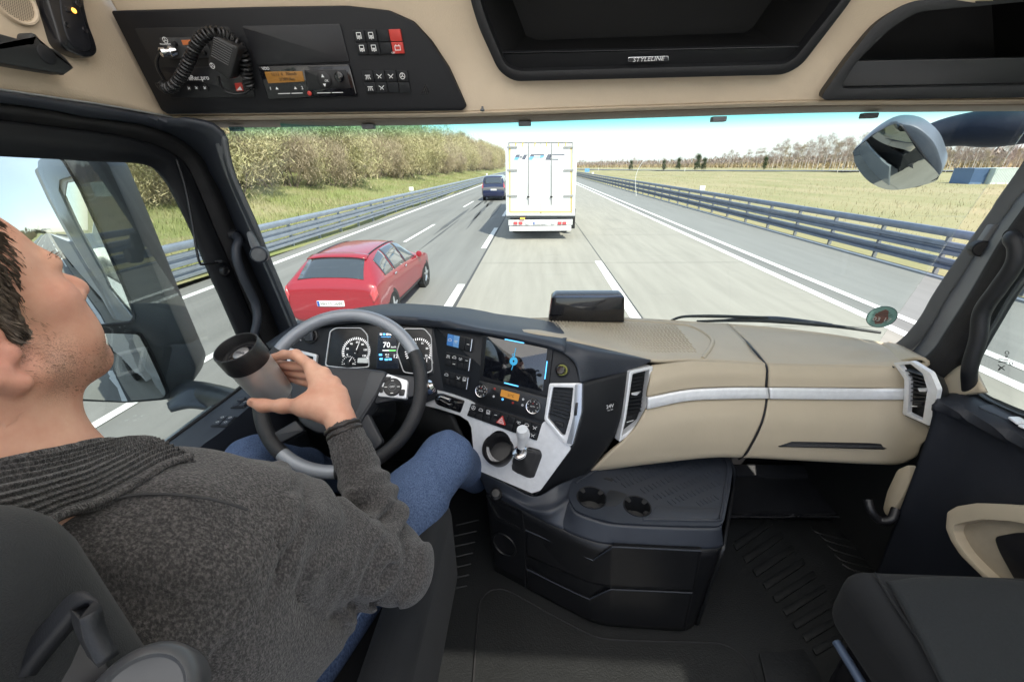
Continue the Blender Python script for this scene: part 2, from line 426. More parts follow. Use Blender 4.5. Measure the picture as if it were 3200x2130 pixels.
tufts('grass', -15.6, -9.4, 2, 110, 42000, mat('grass_blades', (.22, .25, .085), .8, col2=(.33, .295, .16), mask=(.4, .62), vscale=.7), bank_z, .08, .30, 8)
tufts('dry_grass', 10.8, 60, 4, 140, 40000, mat('straw_blades', (.40, .34, .205), .9, col2=(.32, .28, .155), mask=(.42, .65), vscale=.3), lambda x, y: float(np.interp(x, [10, 10.6, 13, 20, 45, 90], [-.02, -.05, -.2, -.12, -.1, -.12])), .08, .24, 9)
# guard rails
def guard_rail(name, label, x, side, m, mp, zs, y0, y1, group):
    t = thing(name, label, 'guard rail', (x, 0, 0), group=group)
    def beam(prof, nm):
        vs = []; fs = []; n = len(prof); ys = [y0 + (y1 - y0) * i / 60 for i in range(61)]
        for y in ys: vs += [(x + side * a, y, b) for a, b in prof]
        for i in range(60):
            for k in range(n - 1): a = i * n + k; fs.append((a, a + 1, a + n + 1, a + n))
        o = obj(nm, mesh(vs, fs), m, t, 30); solid(o, .012, 0); return o
    zt, zm, zl = zs
    beam([(.02, zt - .09), (.10, zt - .085), (.12, zt - .05), (.12, zt + .05), (.10, zt + .085), (.02, zt + .09)], 'top_beam')
    W = lambda z, s=1: [(.02, z - .155 * s), (.10, z - .13 * s), (.10, z - .055 * s), (.03, z - .02 * s), (.03, z + .02 * s), (.10, z + .055 * s), (.10, z + .13 * s), (.02, z + .155 * s)]
    beam(W(zm), 'rail_beam'); beam(W(zl, .85), 'rail_beam')
    bm = bmesh.new(); box_bm(bm, (x - .05, 0, -.2), (x + .05, .06, zt + .05)); pm = bm_mesh(bm)
    ys = [y0 + .5 + 2.0 * k for k in range(int((y1 - y0) / 2))]
    near = [y for y in ys if 2 < y < 200][:99]
    for y in near:
        o = obj('post', pm, None, t, None); o.location = (0, y, 0)
    pm.materials.append(mp)
    rest = [y for y in ys if y not in near]
    bm = bmesh.new()
    for y in rest: box_bm(bm, (x - .05, y, -.2), (x + .05, y + .06, zt + .05))
    o = obj('post', bm_mesh(bm), mp, t, None); o['kind'] = 'stuff'
    return t
guard_rail('guard_rail', 'silver steel guard rail below the bushy grass bank', -8.95, 1, galv, galv, (.93, .60, .26), -160, 560, 'guard rails along the motorway')
guard_rail('guard_rail', 'dark, shaded steel guard rail between the hard shoulder and the straw field', 10.2, -1, galv_d, mat('rail_post', (.17, .18, .20), .6), (.98, .62, .26), -160, 560, 'guard rails along the motorway')
# reflectors standing on the rails
for (x, y) in ((10.2, 26.5), (10.2, 76.5), (-8.95, 30.5), (-8.95, 80.5)):
    t = thing('rail_reflector', {(10.2, 26.5): 'white reflector box on the dark guard rail, the nearest one', (10.2, 76.5): 'small far white reflector box on the dark guard rail', (-8.95, 30.5): 'pale reflector box on the silver guard rail, the nearer one', (-8.95, 80.5): 'tiny far reflector box on the silver guard rail'}[(x, y)], 'reflector', (x, y, 1.03), 'reflectors on the guard rails')
    box('post', (x - .03, y - .02, 1.0), (x + .03, y + .02, 1.08), galv, t); box('reflector_box', (x - .16, y - .05, 1.07), (x + .16, y + .05, 1.34), mat('reflector_white', (.78, .77, .70), .5), t, .02)
# blue roadside sign far right
t = thing('road_sign', 'small pale blue sign far off beside the dark guard rail', 'sign', (11.4, 95, 0))
box('sign_post', (11.36, 95, -.2), (11.44, 95.06, 1.2), galv, t); box('sign_board', (10.9, 94.96, 1.1), (11.9, 94.99, 1.8), mat('sign_blue', (.12, .33, .62), .5), t)
# thin whip standing by the rail
t = tube('marker_rod', [onY(1988, 612, 20.5), onY(1986, 560, 20.5), onY(1994, 530, 20.5), onY(2012, 500, 20.5)], [.012, .011, .010, .007], mat('pale_rod', (.7, .7, .68), .5), None, 6, 14)
tag(t, 'thin pale whip rod curving up beside the dark guard rail', 'rod')

# ------------------------------------------------------------------ vegetation
bark = mat('grey_bark', (.16, .13, .10), .9, var=.3, vscale=3, bump=.5, bscale=20, bdist=.02)
birch_bark = mat('birch_bark', (.55, .50, .45), .8, col2=(.15, .12, .10), mask=(.55, .7), vscale=4)
def leafmat(n, c, c2): return mat(n, c, .8, col2=c2, mask=(.38, .62), vscale=.9, detail=6)
bud_tan = leafmat('tan_budding_twigs', (.43, .37, .22), (.31, .255, .16))
bud_olive = leafmat('olive_budding_twigs', (.33, .31, .145), (.42, .36, .21))
bud_brown = leafmat('brown_twigs', (.37, .30, .20), (.26, .21, .14))
bud_red = leafmat('russet_twigs', (.32, .24, .20), (.23, .18, .145))
needle = leafmat('pine_needles', (.035, .06, .02), (.06, .085, .03))
def spray(rng, centers, n, size, up=.6, thin=.12):
    """many small twig or leaf faces scattered round clump centres"""
    vs = []; fs = []
    for _ in range(n):
        c, r = centers[int(rng.integers(len(centers)))]
        p = np.array(c) + rng.normal(size=3) * r * .55
        d = rng.normal(size=3); d[2] = abs(d[2]) * .5 + up; d /= np.linalg.norm(d)
        s = np.cross(d, rng.normal(size=3)); s /= max(1e-6, np.linalg.norm(s))
        L = size * rng.uniform(.5, 1.5); wd = L * thin * rng.uniform(.6, 1.5); i = len(vs)
        vs += [p - s * wd * .5, p + s * wd * .5, p + d * L + s * wd * .2]; fs.append((i, i + 1, i + 2))
    return mesh([tuple(v) for v in vs], fs)
def make_plant(name, seed, h, wd, n, m, size, trunk_m, thin, up, stems=4, clear=.12, trunk_r=.05, nclump=16, cone=False):
    rng = np.random.default_rng(seed)
    root = thing(name, name, name, (0, 0, 0))
    cs = []
    for k in range(nclump):
        z = h * (clear + (1 - clear) * rng.uniform(.05, 1) ** .9); f = z / h
        prof = (1 - f) * .95 + .08 if cone else math.sqrt(max(.05, 1 - (2 * (f - .5)) ** 2)) * .85 + .15
        a = rng.uniform(0, 2 * math.pi); rr = wd * .5 * prof * rng.uniform(.3, 1)
        cs.append(((rr * math.cos(a), rr * math.sin(a), z), wd * rng.uniform(.14, .30)))
    obj('crown', spray(rng, cs, n, size, up, thin), m, root, None)
    mes = []
    for k in range(stems):
        c = cs[int(rng.integers(nclump))][0] if stems > 1 else (0, 0, h * .9)
        b = V((rng.uniform(-.12, .12) * wd * (stems > 1), rng.uniform(-.12, .12) * wd * (stems > 1), -.3)); e = V((c[0] * .8, c[1] * .8, c[2]))
        mid = b.lerp(e, .5) + V((rng.uniform(-.1, .1) * wd * .3, rng.uniform(-.1, .1) * wd * .3, 0))
        mes.append(tube_mesh([b, mid, e], [trunk_r, trunk_r * .7, trunk_r * .25], 6, 6))
        if stems == 1:
            for q in range(9):
                c2 = cs[int(rng.integers(nclump))][0]; z0 = c2[2] * rng.uniform(.55, .85)
                mes.append(tube_mesh([V((0, 0, z0)), V(c2)], [trunk_r * .4 * (1 - z0 / h) + .008, .006], 5, 3))
    obj('trunk' if stems == 1 else 'stem', join_me(mes), trunk_m, root, 60)
    return root
def kids(o): return [c for c in bpy.data.objects if c.parent == o]
def place(proto, loc, rz, s, label, cat, group, first):
    if first:
        r = proto
    else:
        r = proto.copy(); link(r)
        for ch in proto_kids[proto.name]:
            c = ch.copy(); link(c); c.parent = r
    r.location = loc; r.rotation_euler = (0, 0, rz); r.scale = s if isinstance(s, tuple) else (s, s, s)
    r['label'] = label; r['category'] = cat; r['group'] = group
    return r
proto_kids = {}
def plant_row(protos, spots, labels, cat, group):
    for p in protos: proto_kids[p.name] = kids(p)
    used = set()
    for i, (loc, rz, s, k) in enumerate(spots):
        place(protos[k], loc, rz, s, labels[k], cat, group, k not in used); used.add(k)
rng = np.random.default_rng(5)
bushes = [make_plant('bush', 11, 3.6, 3.8, 7500, bud_tan, .30, bark, .09, .9, 7), make_plant('bush', 12, 3.9, 4.2, 7500, bud_olive, .24, bark, .15, .6, 7),
          make_plant('bush', 13, 3.3, 3.6, 7500, bud_brown, .34, bark, .07, 1.0, 8)]
spots = []
y = -150.
while y < 210:
    k = int(rng.integers(3)); s = 1 + max(0, min(1.1, (y - 15) / 90)) * .75
    x = -15.4 - rng.uniform(0, 1.6) - max(0, min(1, (y - 25) / 60)) * .6
    s *= .88
    spots.append(((x, y, 1.25 + (-15 - x) * .28), rng.uniform(0, 6.3), s * rng.uniform(.72, 1.22), k))
    if y > -30: spots.append(((x - 3.2 - rng.uniform(0, 1.5), y + 1.2, 2.5), rng.uniform(0, 6.3), s * rng.uniform(.8, 1.3), int(rng.integers(3))))
    y += 2.3 * s if y > 0 else 3.4
plant_row(bushes, spots, ['tan budding bush among many on the grass bank', 'olive green budding bush among many on the grass bank', 'brown bare bush among many on the grass bank'], 'bush', 'bushes on the grass bank')
# taller trees behind the bushes
talls = [make_plant('bare_tree', 21, 9.5, 4.4, 3600, bud_brown, .6, bark, .06, .8, 1, .3, .13, 26), make_plant('bare_tree', 22, 8.5, 5.0, 3600, bud_tan, .55, bark, .07, .8, 1, .25, .12, 26)]
spots = []
for k in range(46):
    y = 48 + k * 5.5 + rng.uniform(-2, 2); spots.append(((-19 - rng.uniform(0, 5), y, 2.4), rng.uniform(0, 6.3), rng.uniform(.62, 1.05), int(rng.integers(2))))
for k in range(16): spots.append(((-20 - rng.uniform(0, 5), -160 + k * 9.0, 2.4), rng.uniform(0, 6.3), rng.uniform(.7, 1.05), int(rng.integers(2))))
plant_row(talls, spots, ['tall brown bare tree rising behind the bushes on the bank', 'tall tan budding tree rising behind the bushes on the bank'], 'tree', 'trees behind the bushes on the bank')
# right : birches, pines and a far wood
birches = [make_plant('birch_tree', 31, 8.0, 2.6, 1500, bud_red, .55, birch_bark, .05, .7, 1, .3, .09, 22), make_plant('birch_tree', 32, 7.0, 2.2, 1300, bud_brown, .5, birch_bark, .05, .9, 1, .35, .08, 20),
           make_plant('birch_tree', 33, 9.5, 3.0, 1500, bud_red, .6, birch_bark, .045, .8, 1, .4, .10, 24)]
spots = []
def side_dir(px, d): r = ray(px, 516); v = V((r.x, r.y)).normalized(); return v * d
for k in range(150):
    px = 1800 + 1500 * (k + rng.uniform(-.5, .5)) / 150
    d = (300 - 175 * min(1, (px - 1800) / 900)) * rng.uniform(.95, 1.25)
    v = side_dir(px, d)
    tallf = math.exp(-((px - 2520) / 240) ** 2) * .42
    spots.append(((v.x, v.y, -.3), rng.uniform(0, 6.3), (.55 + tallf) * rng.uniform(.7, 1.25), int(rng.integers(3))))
plant_row(birches, spots, ['slim russet birch among many beyond the straw field', 'small brown birch among many beyond the straw field', 'tall thin pale trunked birch among many beyond the field'], 'birch', 'birches beyond the straw field')
pines = [make_plant('pine_tree', 41, 5.0, 2.6, 2200, needle, .4, bark, .2, .2, 1, .12, .09, 26, True)]
spots = []
for px, d, s in ((1972, 190, .75), (2075, 175, .72), (2120, 185, .85), (2180, 165, 1.0), (2200, 168, .8), (2390, 170, .8)):
    v = side_dir(px, d); spots.append(((v.x, v.y, -.3), rng.uniform(0, 6.3), s, 0))
plant_row(pines, spots, ['dark green pine standing among the bare birches'], 'pine', 'pines among the birches')
# far wood on both sides of the horizon
def wood(name, pts, h, n, m, seed):
    r2 = np.random.default_rng(seed); vs = []; fs = []
    for _ in range(n):
        i = int(r2.integers(len(pts) - 1)); t = r2.uniform(); a, b = pts[i], pts[i + 1]
        p = np.array([a[0] + (b[0] - a[0]) * t + r2.normal() * 7, a[1] + (b[1] - a[1]) * t + r2.normal() * 7, h * r2.uniform(0, 1) ** 1.15 * (0.8 + .35 * mnoise.noise(V((t * 9 + i * 7, seed, 0)))) - .4])
        d = r2.normal(size=3); d[2] = abs(d[2]) + .9; d /= np.linalg.norm(d); s = np.cross(d, r2.normal(size=3)); s /= np.linalg.norm(s)
        L = r2.uniform(.9, 2.4); wd = L * .16; k = len(vs); vs += [p - s * wd, p + s * wd, p + d * L]; fs.append((k, k + 1, k + 2))
    return struct(obj(name, mesh([tuple(v) for v in vs], fs), m, None, None), 'stuff')
pt = [tuple(side_dir(px, d)) for px, d in ((1700, 520), (1850, 420), (2050, 330), (2350, 260), (2700, 215), (3000, 200), (3400, 190))]
wood('far_wood', pt, 5.2, 15000, bud_red, 3)
wood('far_scrub', [(a * .93, b * .93) for a, b in pt], 1.6, 9000, leafmat('dry_reeds', (.36, .27, .15), (.26, .20, .11)), 4)
wood('far_wood', [(-30, -150), (-34, -260), (-28, -400), (-14, -600)], 10, 16000, leafmat('dark_twigs', (.075, .075, .045), (.11, .10, .06)), 6)
# marker posts of the side road
bm = bmesh.new(); box_bm(bm, (-.06, -.04, -.4), (.06, .04, .95)); mpost = bm_mesh(bm); mpost.materials.append(mat('post_white', (.75, .75, .72), .5))
for i in (9, 13, 16, 19, 22, 25):
    p = side_path[i]; t = side_path[i + 1] - side_path[i]; nn = V((-t.y, t.x, 0)).normalized()
    o = obj('marker_post', mpost, None, None, None); o.location = p + nn * 6
    tag(o, 'small white marker post along the road beyond the field', 'post', 'marker posts beyond the field')
# two containers in the field
for nm, lab, c, a, b in (('site_container', 'blue site container in the straw field beyond the kerb mirror', (.10, .17, .30), 3028, 3092), ('site_container', 'pale green site container behind the blue one in the field', (.48, .56, .52), 3094, 3190)):
    p0, p1 = onZ(a, 572, 0), onZ(b, 572, 0); p1.y = p0.y
    m = mat(lab[:10], c, .6, var=.05, vscale=2); HC_ = 1.45
    t = thing('site_container', lab, 'container', (p0.x, p0.y, 0), 'containers in the field')
    bm = bmesh.new(); n = 14; wdt = p1.x - p0.x
    box_bm(bm, (p0.x, p0.y, -.3), (p1.x, p0.y + 2.4, HC_))
    for k in range(n): box_bm(bm, (p0.x + wdt * (k + .2) / n, p0.y - .04, .1), (p0.x + wdt * (k + .6) / n, p0.y - .001, HC_ - .1))
    obj('shell', bm_mesh(bm), m, t, None)
    box('roof', (p0.x - .05, p0.y - .06, HC_ + .002), (p1.x + .05, p0.y + 2.46, HC_ + .1), m, t, 0)
# gantry far behind, seen in the mirror
t = thing('sign_gantry', 'far sign gantry over the road seen in the door mirror', 'gantry', (-3, -260, 0))
box('gantry_leg', (-10.3, -260.3, -.3), (-9.7, -259.7, 7), galv, t, 0); box('gantry_leg', (10.6, -260.3, -.3), (11.2, -259.7, 7), galv, t, 0); box('gantry_beam', (-10.3, -260.4, 7.002), (11.2, -259.6, 7.8), galv, t, 0)
for x in (-7, -3.4, 0): box('gantry_sign', (x - 1, -260.6, 6.2), (x + 1, -260.45, 8.4), black, t, 0)
# ================================================================== VEHICLES ON THE ROAD
car_red = mat('red_car_paint', (.27, .018, .028), .28, var=.04, coat=.7)
van_blue = mat('navy_van_paint', (.012, .018, .06), .22, var=.04, coat=.8)
cglass = mat('car_glass', (.028, .036, .042), .04, spec=1.0, coat=1)
tyre_m = mat('tyre', (.018, .018, .018), .8, bump=.3, bscale=60, bdist=.004)
rim_m = mat('alloy_rim', (.55, .56, .58), .3, metal=.8)
lamp_red = mat('red_lamp', (.50, .075, .085), .15, coat=1)
lamp_amb = mat('amber_lamp_on', (.9, .35, .03), .3, emit=(1, .38, .05, 1.2))
plate_w = mat('number_plate', (.80, .80, .78), .4)
eu_blue = mat('plate_blue', (.03, .09, .38), .4)
def car(root, st, m, nv=60, nu=44):
    """st: stations (y, zb, wb, wm, zbelt, wr, zr); the body skin as a dense grid of points"""
    rows = []
    for (y, zb, wb, wm, zbelt, wr, zr) in st:
        hw = [(0, zb), (wb * .8, zb), (wb, zb + .06), (wm * .985, zb + min(.2, (zbelt - zb) * .35)), (wm, zb + (zbelt - zb) * .62), (wm * .975, zbelt), (wr + (wm - wr) * .30, zbelt + (zr - zbelt) * .70), (wr * .93, zr - .02 * (zr > zbelt + .1)), (wr * .5, zr + .018), (0, zr + .025)]
        pts = [V((-x, y, z)) for x, z in hw] + [V((x, y, z)) for x, z in hw[-2::-1]]
        rows.append(pts)
    # cross-section resampled by parameter (not length) so that columns stay on the same feature line
    def crp(P, n):
        out = []; k = len(P) - 1
        for i in range(n):
            s = k * i / (n - 1); j = min(int(s), k - 1); t = s - j
            p1, p2 = P[j], P[j + 1]; p0 = P[j - 1] if j else p1; p3 = P[j + 2] if j + 2 <= k else p2
            m1, m2 = (p2 - p0) * .38, (p3 - p1) * .38
            out.append(p1 * (2 * t ** 3 - 3 * t * t + 1) + m1 * (t ** 3 - 2 * t * t + t) + p2 * (-2 * t ** 3 + 3 * t * t) + m2 * (t ** 3 - t * t))
        return out
    nu = 18 * 4 + 1
    G = [crp(r, nu) for r in rows]
    G = [list(r) for r in zip(*[crp(list(c), (len(st) - 1) * 5 + 1) for c in zip(*G)])]
    nv = len(G)
    vs = [p for r in G for p in r]; fs = [(i * nu + j, i * nu + j + 1, (i + 1) * nu + j + 1, (i + 1) * nu + j) for i in range(nv - 1) for j in range(nu - 1)]
    fs.append(tuple(range(nu))); fs.append(tuple((nv - 1) * nu + k for k in range(nu)))
    bm = bmesh.new(); bm.from_mesh(mesh(vs, fs)); bmesh.ops.remove_doubles(bm, verts=bm.verts, dist=1e-4)
    obj('body', bm_mesh(bm), m, root, 42)
    def S(v, u):   # v in stations, u in half-section features (0..18)
        a = min(max(v * 5, 0), nv - 1.001); b = min(max(u * 4, 0), nu - 1.001); i, j = int(a), int(b); s, t = a - i, b - j
        return (G[i][j] * (1 - s) + G[i + 1][j] * s) * (1 - t) + (G[i][j + 1] * (1 - s) + G[i + 1][j + 1] * s) * t
    def patch(name, mm, f, na=14, nb=8, off=.006):
        """f(a,b) -> (v,u)"""
        P = []
        for i in range(na + 1):
            for j in range(nb + 1):
                v, u = f(i / na, j / nb); p = S(v, u)
                n = (S(v + .03, u) - S(v - .03, u)).cross(S(v, u + .03) - S(v, u - .03))
                if n.length > 0: n.normalize()
                cen = S(v, 9); cen = V((0, cen.y, .6))
                if n.dot(p - cen) < 0: n = -n
                P.append(p + n * off)
        F = [(i * (nb + 1) + j, i * (nb + 1) + j + 1, (i + 1) * (nb + 1) + j + 1, (i + 1) * (nb + 1) + j) for i in range(na) for j in range(nb)]
        bm = bmesh.new(); bm.from_mesh(mesh(P, F)); o = obj(name, bm_mesh(bm), mm, root, 60); solid(o, .01, 0); return o
    return S, patch
def wheels(root, ys, x, r, wdt=.2):
    for y in ys:
        for s in (-1, 1):
            c = V((s * x, y, r)); ax = V((s, 0, 0))
            o = lathe('wheel', c - ax * wdt, ax, [(r * .66, wdt), (r * .70, wdt + .012), (r * .93, wdt + .012), (r, wdt - .02), (r, .02), (r * .9, 0), (r * .3, 0)], tyre_m, root, 36)
            lathe('rim', c - ax * wdt, ax, [(r * .67, wdt - .01), (r * .62, wdt + .004), (r * .58, wdt - .03), (r * .2, wdt - .05), (r * .16, wdt - .01), (0.001, wdt - .01)], mat('rim_dark', (.10, .10, .11), .4, metal=.6), o, 36)
            mes = []
            for k in range(5):
                a = 2 * math.pi * k / 5 + .3; d = V((0, math.cos(a), math.sin(a)))
                mes.append(tube_mesh([c - ax * .012 + d * r * .12, c - ax * .006 + d * r * .63], [.05 * r / .32, .028 * r / .32], 6))
            obj('spoke', join_me(mes), rim_m, o)
            lathe('wheel_arch', V((s * (x - .16), y, r * 1.02)), ax, [(r * 1.16, 0), (r * 1.16, .167), (r * .9, .167)], black, root, 36)
def plate_text(root, y, z, s, m=None, wd=.52, ht=.11, x=0):
    p = Pl((x, y, z), (0, -1, 0)); p.u = V((1, 0, 0)); p.v = V((0, 0, 1)); p.n = V((0, -1, 0))
    o = obj('number_plate', prism_mesh(p, rnd([(-wd / 2, -ht / 2), (wd / 2, -ht / 2), (wd / 2, ht / 2), (-wd / 2, ht / 2)], .012), -.01, .004, .001), plate_w, root)
    obj('country_band', prism_mesh(p, [(-wd / 2 + .006, -ht / 2 + .005), (-wd / 2 + .048, -ht / 2 + .005), (-wd / 2 + .048, ht / 2 - .005), (-wd / 2 + .006, ht / 2 - .005)], .0042, .006), eu_blue, o)
    obj('plate_lettering', text_mesh(s, p, .02, 0, ht * .85, .0055, sx=.92), black, o, None)
    return p
# ---- red hatchback in the middle lane
red = thing('hatchback', 'red hatchback overtaking in the lane beside the truck', 'car')
ST = [(0.0, .40, .62, .72, .60, .66, .63), (.025, .30, .76, .835, .79, .735, .88), (.08, .25, .80, .875, .90, .735, .985), (.16, .23, .82, .892, .945, .715, 1.06), (.36, .23, .83, .898, .965, .66, 1.225), (.64, .23, .835, .900, .965, .61, 1.375), (1.2, .21, .84, .885, .955, .585, 1.425),
      (1.9, .20, .84, .880, .945, .575, 1.435), (2.4, .20, .84, .880, .935, .56, 1.38), (2.85, .21, .84, .884, .925, .58, 1.17), (3.2, .22, .84, .895, .915, .62, .965), (3.7, .24, .83, .89, .85, .60, .875), (4.1, .26, .76, .84, .74, .55, .77), (4.28, .32, .55, .68, .6, .45, .62), (4.32, .4, .45, .5, .55, .4, .56)]
S, patch = car(red, ST, car_red)
patch('rear_window', cglass, lambda a, b: (3.0 + a * 1.75, 7.15 + 3.7 * b))
patch('windscreen', cglass, lambda a, b: (8.3 + a * 1.5, 7.3 + 3.4 * b))
for s in (0, 1):
    mir = (lambda u: 18 - u) if s else (lambda u: u)
    patch('side_window', cglass, lambda a, b: (5.05 + a * .95, mir(5.15 + b * (1.15 + .5 * a))), 10, 8)
    patch('side_window', cglass, lambda a, b: (6.1 + a * 1.1, mir(5.12 + b * 1.7)), 10, 8)
    patch('side_window', cglass, lambda a, b: (7.28 + a * 1.5, mir(5.1 + b * (1.68 - 1.25 * max(0, a - .35) / .65))), 12, 8)
    patch('rear_lamp', lamp_red, lambda a, b: (.75 + a * 1.7, mir(4.35 + b * (1.5 - .5 * a))), 8, 6, .008)
    patch('roof_rail', black, lambda a, b: (5.1 + a * 2.9, mir(7.05 + b * .12)), 16, 2, .012)
    sx = 1 if s else -1
    o = obj('wing_mirror', lathe_mesh(V((sx * .93, 2.95, .98)), V((0, 1, 0)), [(.02, -.05), (.07, -.04), (.075, .0), (.05, .08), (.01, .11)], 14), car_red, red)
    patch('door_handle', chrome, lambda a, b: (5.9 + a * .25, mir(4.82 + b * .1)), 4, 2, .02)
    patch('door_handle', chrome, lambda a, b: (7.0 + a * .25, mir(4.82 + b * .1)), 4, 2, .02)
    patch('sill_trim', black, lambda a, b: (4.4 + a * 5.2, mir(2.15 + b * .45)), 16, 2, .006)
patch('spoiler', car_red, lambda a, b: (4.72 + a * .5, 7.0 + 4.0 * b), 4, 12, .03)
box('rear_diffuser', (-.56, .03, .19), (.56, .12, .27), black, red, .01)
wheels(red, (.86, 3.56), .885, .315)
pp = plate_text(red, -.012, .64, 'HH FF 3688')
obj('tailgate_badge', join_me([tube_mesh([pp.at(*q, .30) for q in circ((0, .24), .045, 20)], .006, 6, caps=False)] + [tube_mesh([pp.at(0, .24, .30 - .001), pp.at(.045 * math.sin(a), .24 + .045 * math.cos(a), .30 - .001)], .005, 5) for a in (0, 2.094, 4.189)]), chrome, red).location = (0, .38, 0)
red.location = (-3.40, 6.2, .005); red.scale = (.9, .88, .9)
# ---- navy van farther on
van = thing('passenger_van', 'dark blue passenger van ahead in the lane beside the trailer', 'van')
SV = [(0, .42, .80, .86, .75, .78, .8), (.05, .34, .86, .93, .95, .80, 1.0), (.14, .30, .88, .955, 1.08, .78, 1.55), (.26, .28, .89, .96, 1.10, .74, 1.84), (.7, .26, .9, .965, 1.10, .72, 1.90), (2.0, .25, .9, .965, 1.09, .72, 1.92), (3.2, .25, .9, .965, 1.08, .72, 1.88), (3.9, .26, .9, .96, 1.06, .74, 1.45), (4.4, .28, .88, .94, 1.0, .74, 1.08), (4.8, .32, .8, .85, .85, .7, .88), (4.95, .4, .6, .7, .7, .5, .72)]
S, patch = car(van, SV, van_blue)
patch('rear_window', cglass, lambda a, b: (1.55 + a * 1.15, 7.1 + 3.8 * b))
patch('windscreen', cglass, lambda a, b: (6.2 + a * 1.3, 7.2 + 3.6 * b))
for s in (0, 1):
    mir = (lambda u: 18 - u) if s else (lambda u: u)
    patch('side_window', cglass, lambda a, b: (3.2 + a * 1.3, mir(5.15 + b * 1.6)))
    patch('side_window', cglass, lambda a, b: (4.7 + a * 1.1, mir(5.15 + b * 1.6)))
    patch('rear_lamp', lamp_red, lambda a, b: (1.0 + a * .9, mir(5.02 + b * 1.1)), 8, 6, .012)
    sx = 1 if s else -1
    obj('wing_mirror', lathe_mesh(V((sx * 1.02, 3.9, 1.15)), V((0, 1, 0)), [(.02, -.05), (.09, -.04), (.1, .0), (.06, .08), (.01, .11)], 14), van_blue, van)
patch('rear_bumper', mat('van_bumper', (.10, .10, .11), .5), lambda a, b: (.2 + a * .9, 2.3 + 13.4 * b), 4, 18, .012)
wheels(van, (.95, 4.1), .955, .33)
plate_text(van, -.02, .86, 'HH VT 70')
van.location = (-3.36, 34.6, .005)
# ---- the white trailer ahead
tr = thing('box_trailer', 'white rear of the tall box trailer driving ahead', 'trailer', (.1, 15.7, 0))
tw = mat('trailer_white', (.80, .80, .78), .4, var=.03, vscale=3)
tfr = mat('trailer_frame', (.62, .63, .63), .4, metal=.3)
yel = mat('yellow_reflective_tape', (.72, .52, .05), .4)
YT = 15.7
TP = Pl((0, YT, 2), (0, -1, 0)); TP.u, TP.v, TP.n = V((1, 0, 0)), V((0, 0, 1)), V((0, -1, 0))
a, b = onY(1580, 430, YT), onY(1798, 672, YT)
bm = bmesh.new(); box_bm(bm, (a.x + .03, YT + .06, b.z + .12), (b.x - .03, YT + 13.4, a.z - .03)); obj('box_body', bm_mesh(bm), tw, tr, None)
def px_rect(x0, y0, x1, y1): return [(x0, y0), (x1, y0), (x1, y1), (x0, y1)]
frame('door_frame', TP, [(1579, 428), (1799, 427), (1797, 674), (1582, 674)], [(1589, 446), (1789, 445), (1787, 667), (1592, 667)], tfr, tr, .06, .03, .02, .01)
for x0, x1, nm in ((1591, 1689, 0), (1691, 1788, 1)):
    d = plate('rear_door', TP, px_rect(x0, 447, x1, 666), tw, tr, .05, 0, .02)
    xr = 1652 if nm == 0 else 1724
    tube('lock_rod', [TP.off(.04).hit(xr, 447), TP.off(.04).hit(xr, 640)], .018, mat('lock_steel', (.36, .36, .36), .4, metal=.3), d, 8)
    box('rod_handle', TP.off(.05).hit(xr - 5, 618) - V((0, .01, 0)), TP.off(.05).hit(xr + 3, 613) + V((0, .02, 0)), black, d, 0)
    for yy in (459, 531, 611):
        xa, xb = ((1586, 1617) if nm == 0 else (1761, 1792)); p, q = TP.hit(xa, yy + 3), TP.hit(xb, yy - 3)
        box('door_hinge', (p.x, YT - .05, p.z), (q.x, YT - .002, q.z), mat('lock_steel', (.22, .22, .22)), d, .003)
for x in (1612, 1634, 1672, 1708, 1746, 1768):
    p, q = TP.hit(x - 1.2, 458), TP.hit(x + 1.2, 446); box('buckle', (p.x, YT - .03, p.z), (q.x, YT - .003, q.z), yel, tr, 0)
for r_ in ((1592, 452, 1595, 664), (1783, 452, 1786, 664), (1595, 661, 1783, 664)):
    plate('reflective_stripe', TP, px_rect(*r_), yel, tr, .002, .004, 0, 0)
# lettering on the doors : slanted bars of blue and black
lb, lk = mat('logo_blue', (.16, .40, .68), .4), mat('logo_black', (.11, .12, .16), .4)
def bars(lst, m, nm):
    o = []
    for q in lst:
        pts = [TP.to2(TP.hit(*p)) for p in q]; o.append(prism_mesh(TP, pts, .001, .006))
    return obj(nm, join_me(o), m, tr, None)
def sl(x0, x1, y0, y1): return [(x0 + (499 - y0) * .45, y0), (x1 + (499 - y0) * .45, y0), (x1 + (499 - y1) * .45, y1), (x0 + (499 - y1) * .45, y1)]
bars([sl(1606, 1620, 491.5, 500)], lb, 'lettering')
bars([sl(1606, 1619, 483, 491.3), sl(1630, 1641, 483, 499), sl(1620.1, 1628.9, 488.5, 493.5), sl(1651, 1664, 482, 489), sl(1664.1, 1694, 482, 486)], lk, 'lettering')
bars([sl(1651, 1664, 489.2, 500), sl(1664.1, 1683.9, 489.5, 493), sl(1684, 1695, 486.2, 493)], lb, 'lettering')
bars([sl(1704, 1718, 482, 500), sl(1718.1, 1758, 482, 486), sl(1718.1, 1746, 496, 500)], lk, 'lettering')
chd = mat('chassis_dark', (.05, .055, .06), .6)
box('sill_beam', TP.hit(1584, 682) + V((0, .0, 0)), TP.hit(1796, 675) + V((0, .5, 0)), chd, tr, 0)
box('lamp_beam', TP.hit(1589, 705) + V((0, .05, 0)), TP.hit(1790, 685) + V((0, .3, 0)), mat('lamp_beam_white', (.66, .66, .66), .5), tr, 0)
for x in (1611, 1627, 1749, 1764):
    p, q = TP.hit(x - 6, 702), TP.hit(x + 6, 693); box('tail_lamp', (p.x, YT + .01, p.z), (q.x, YT + .049, q.z), lamp_red, tr, .005)
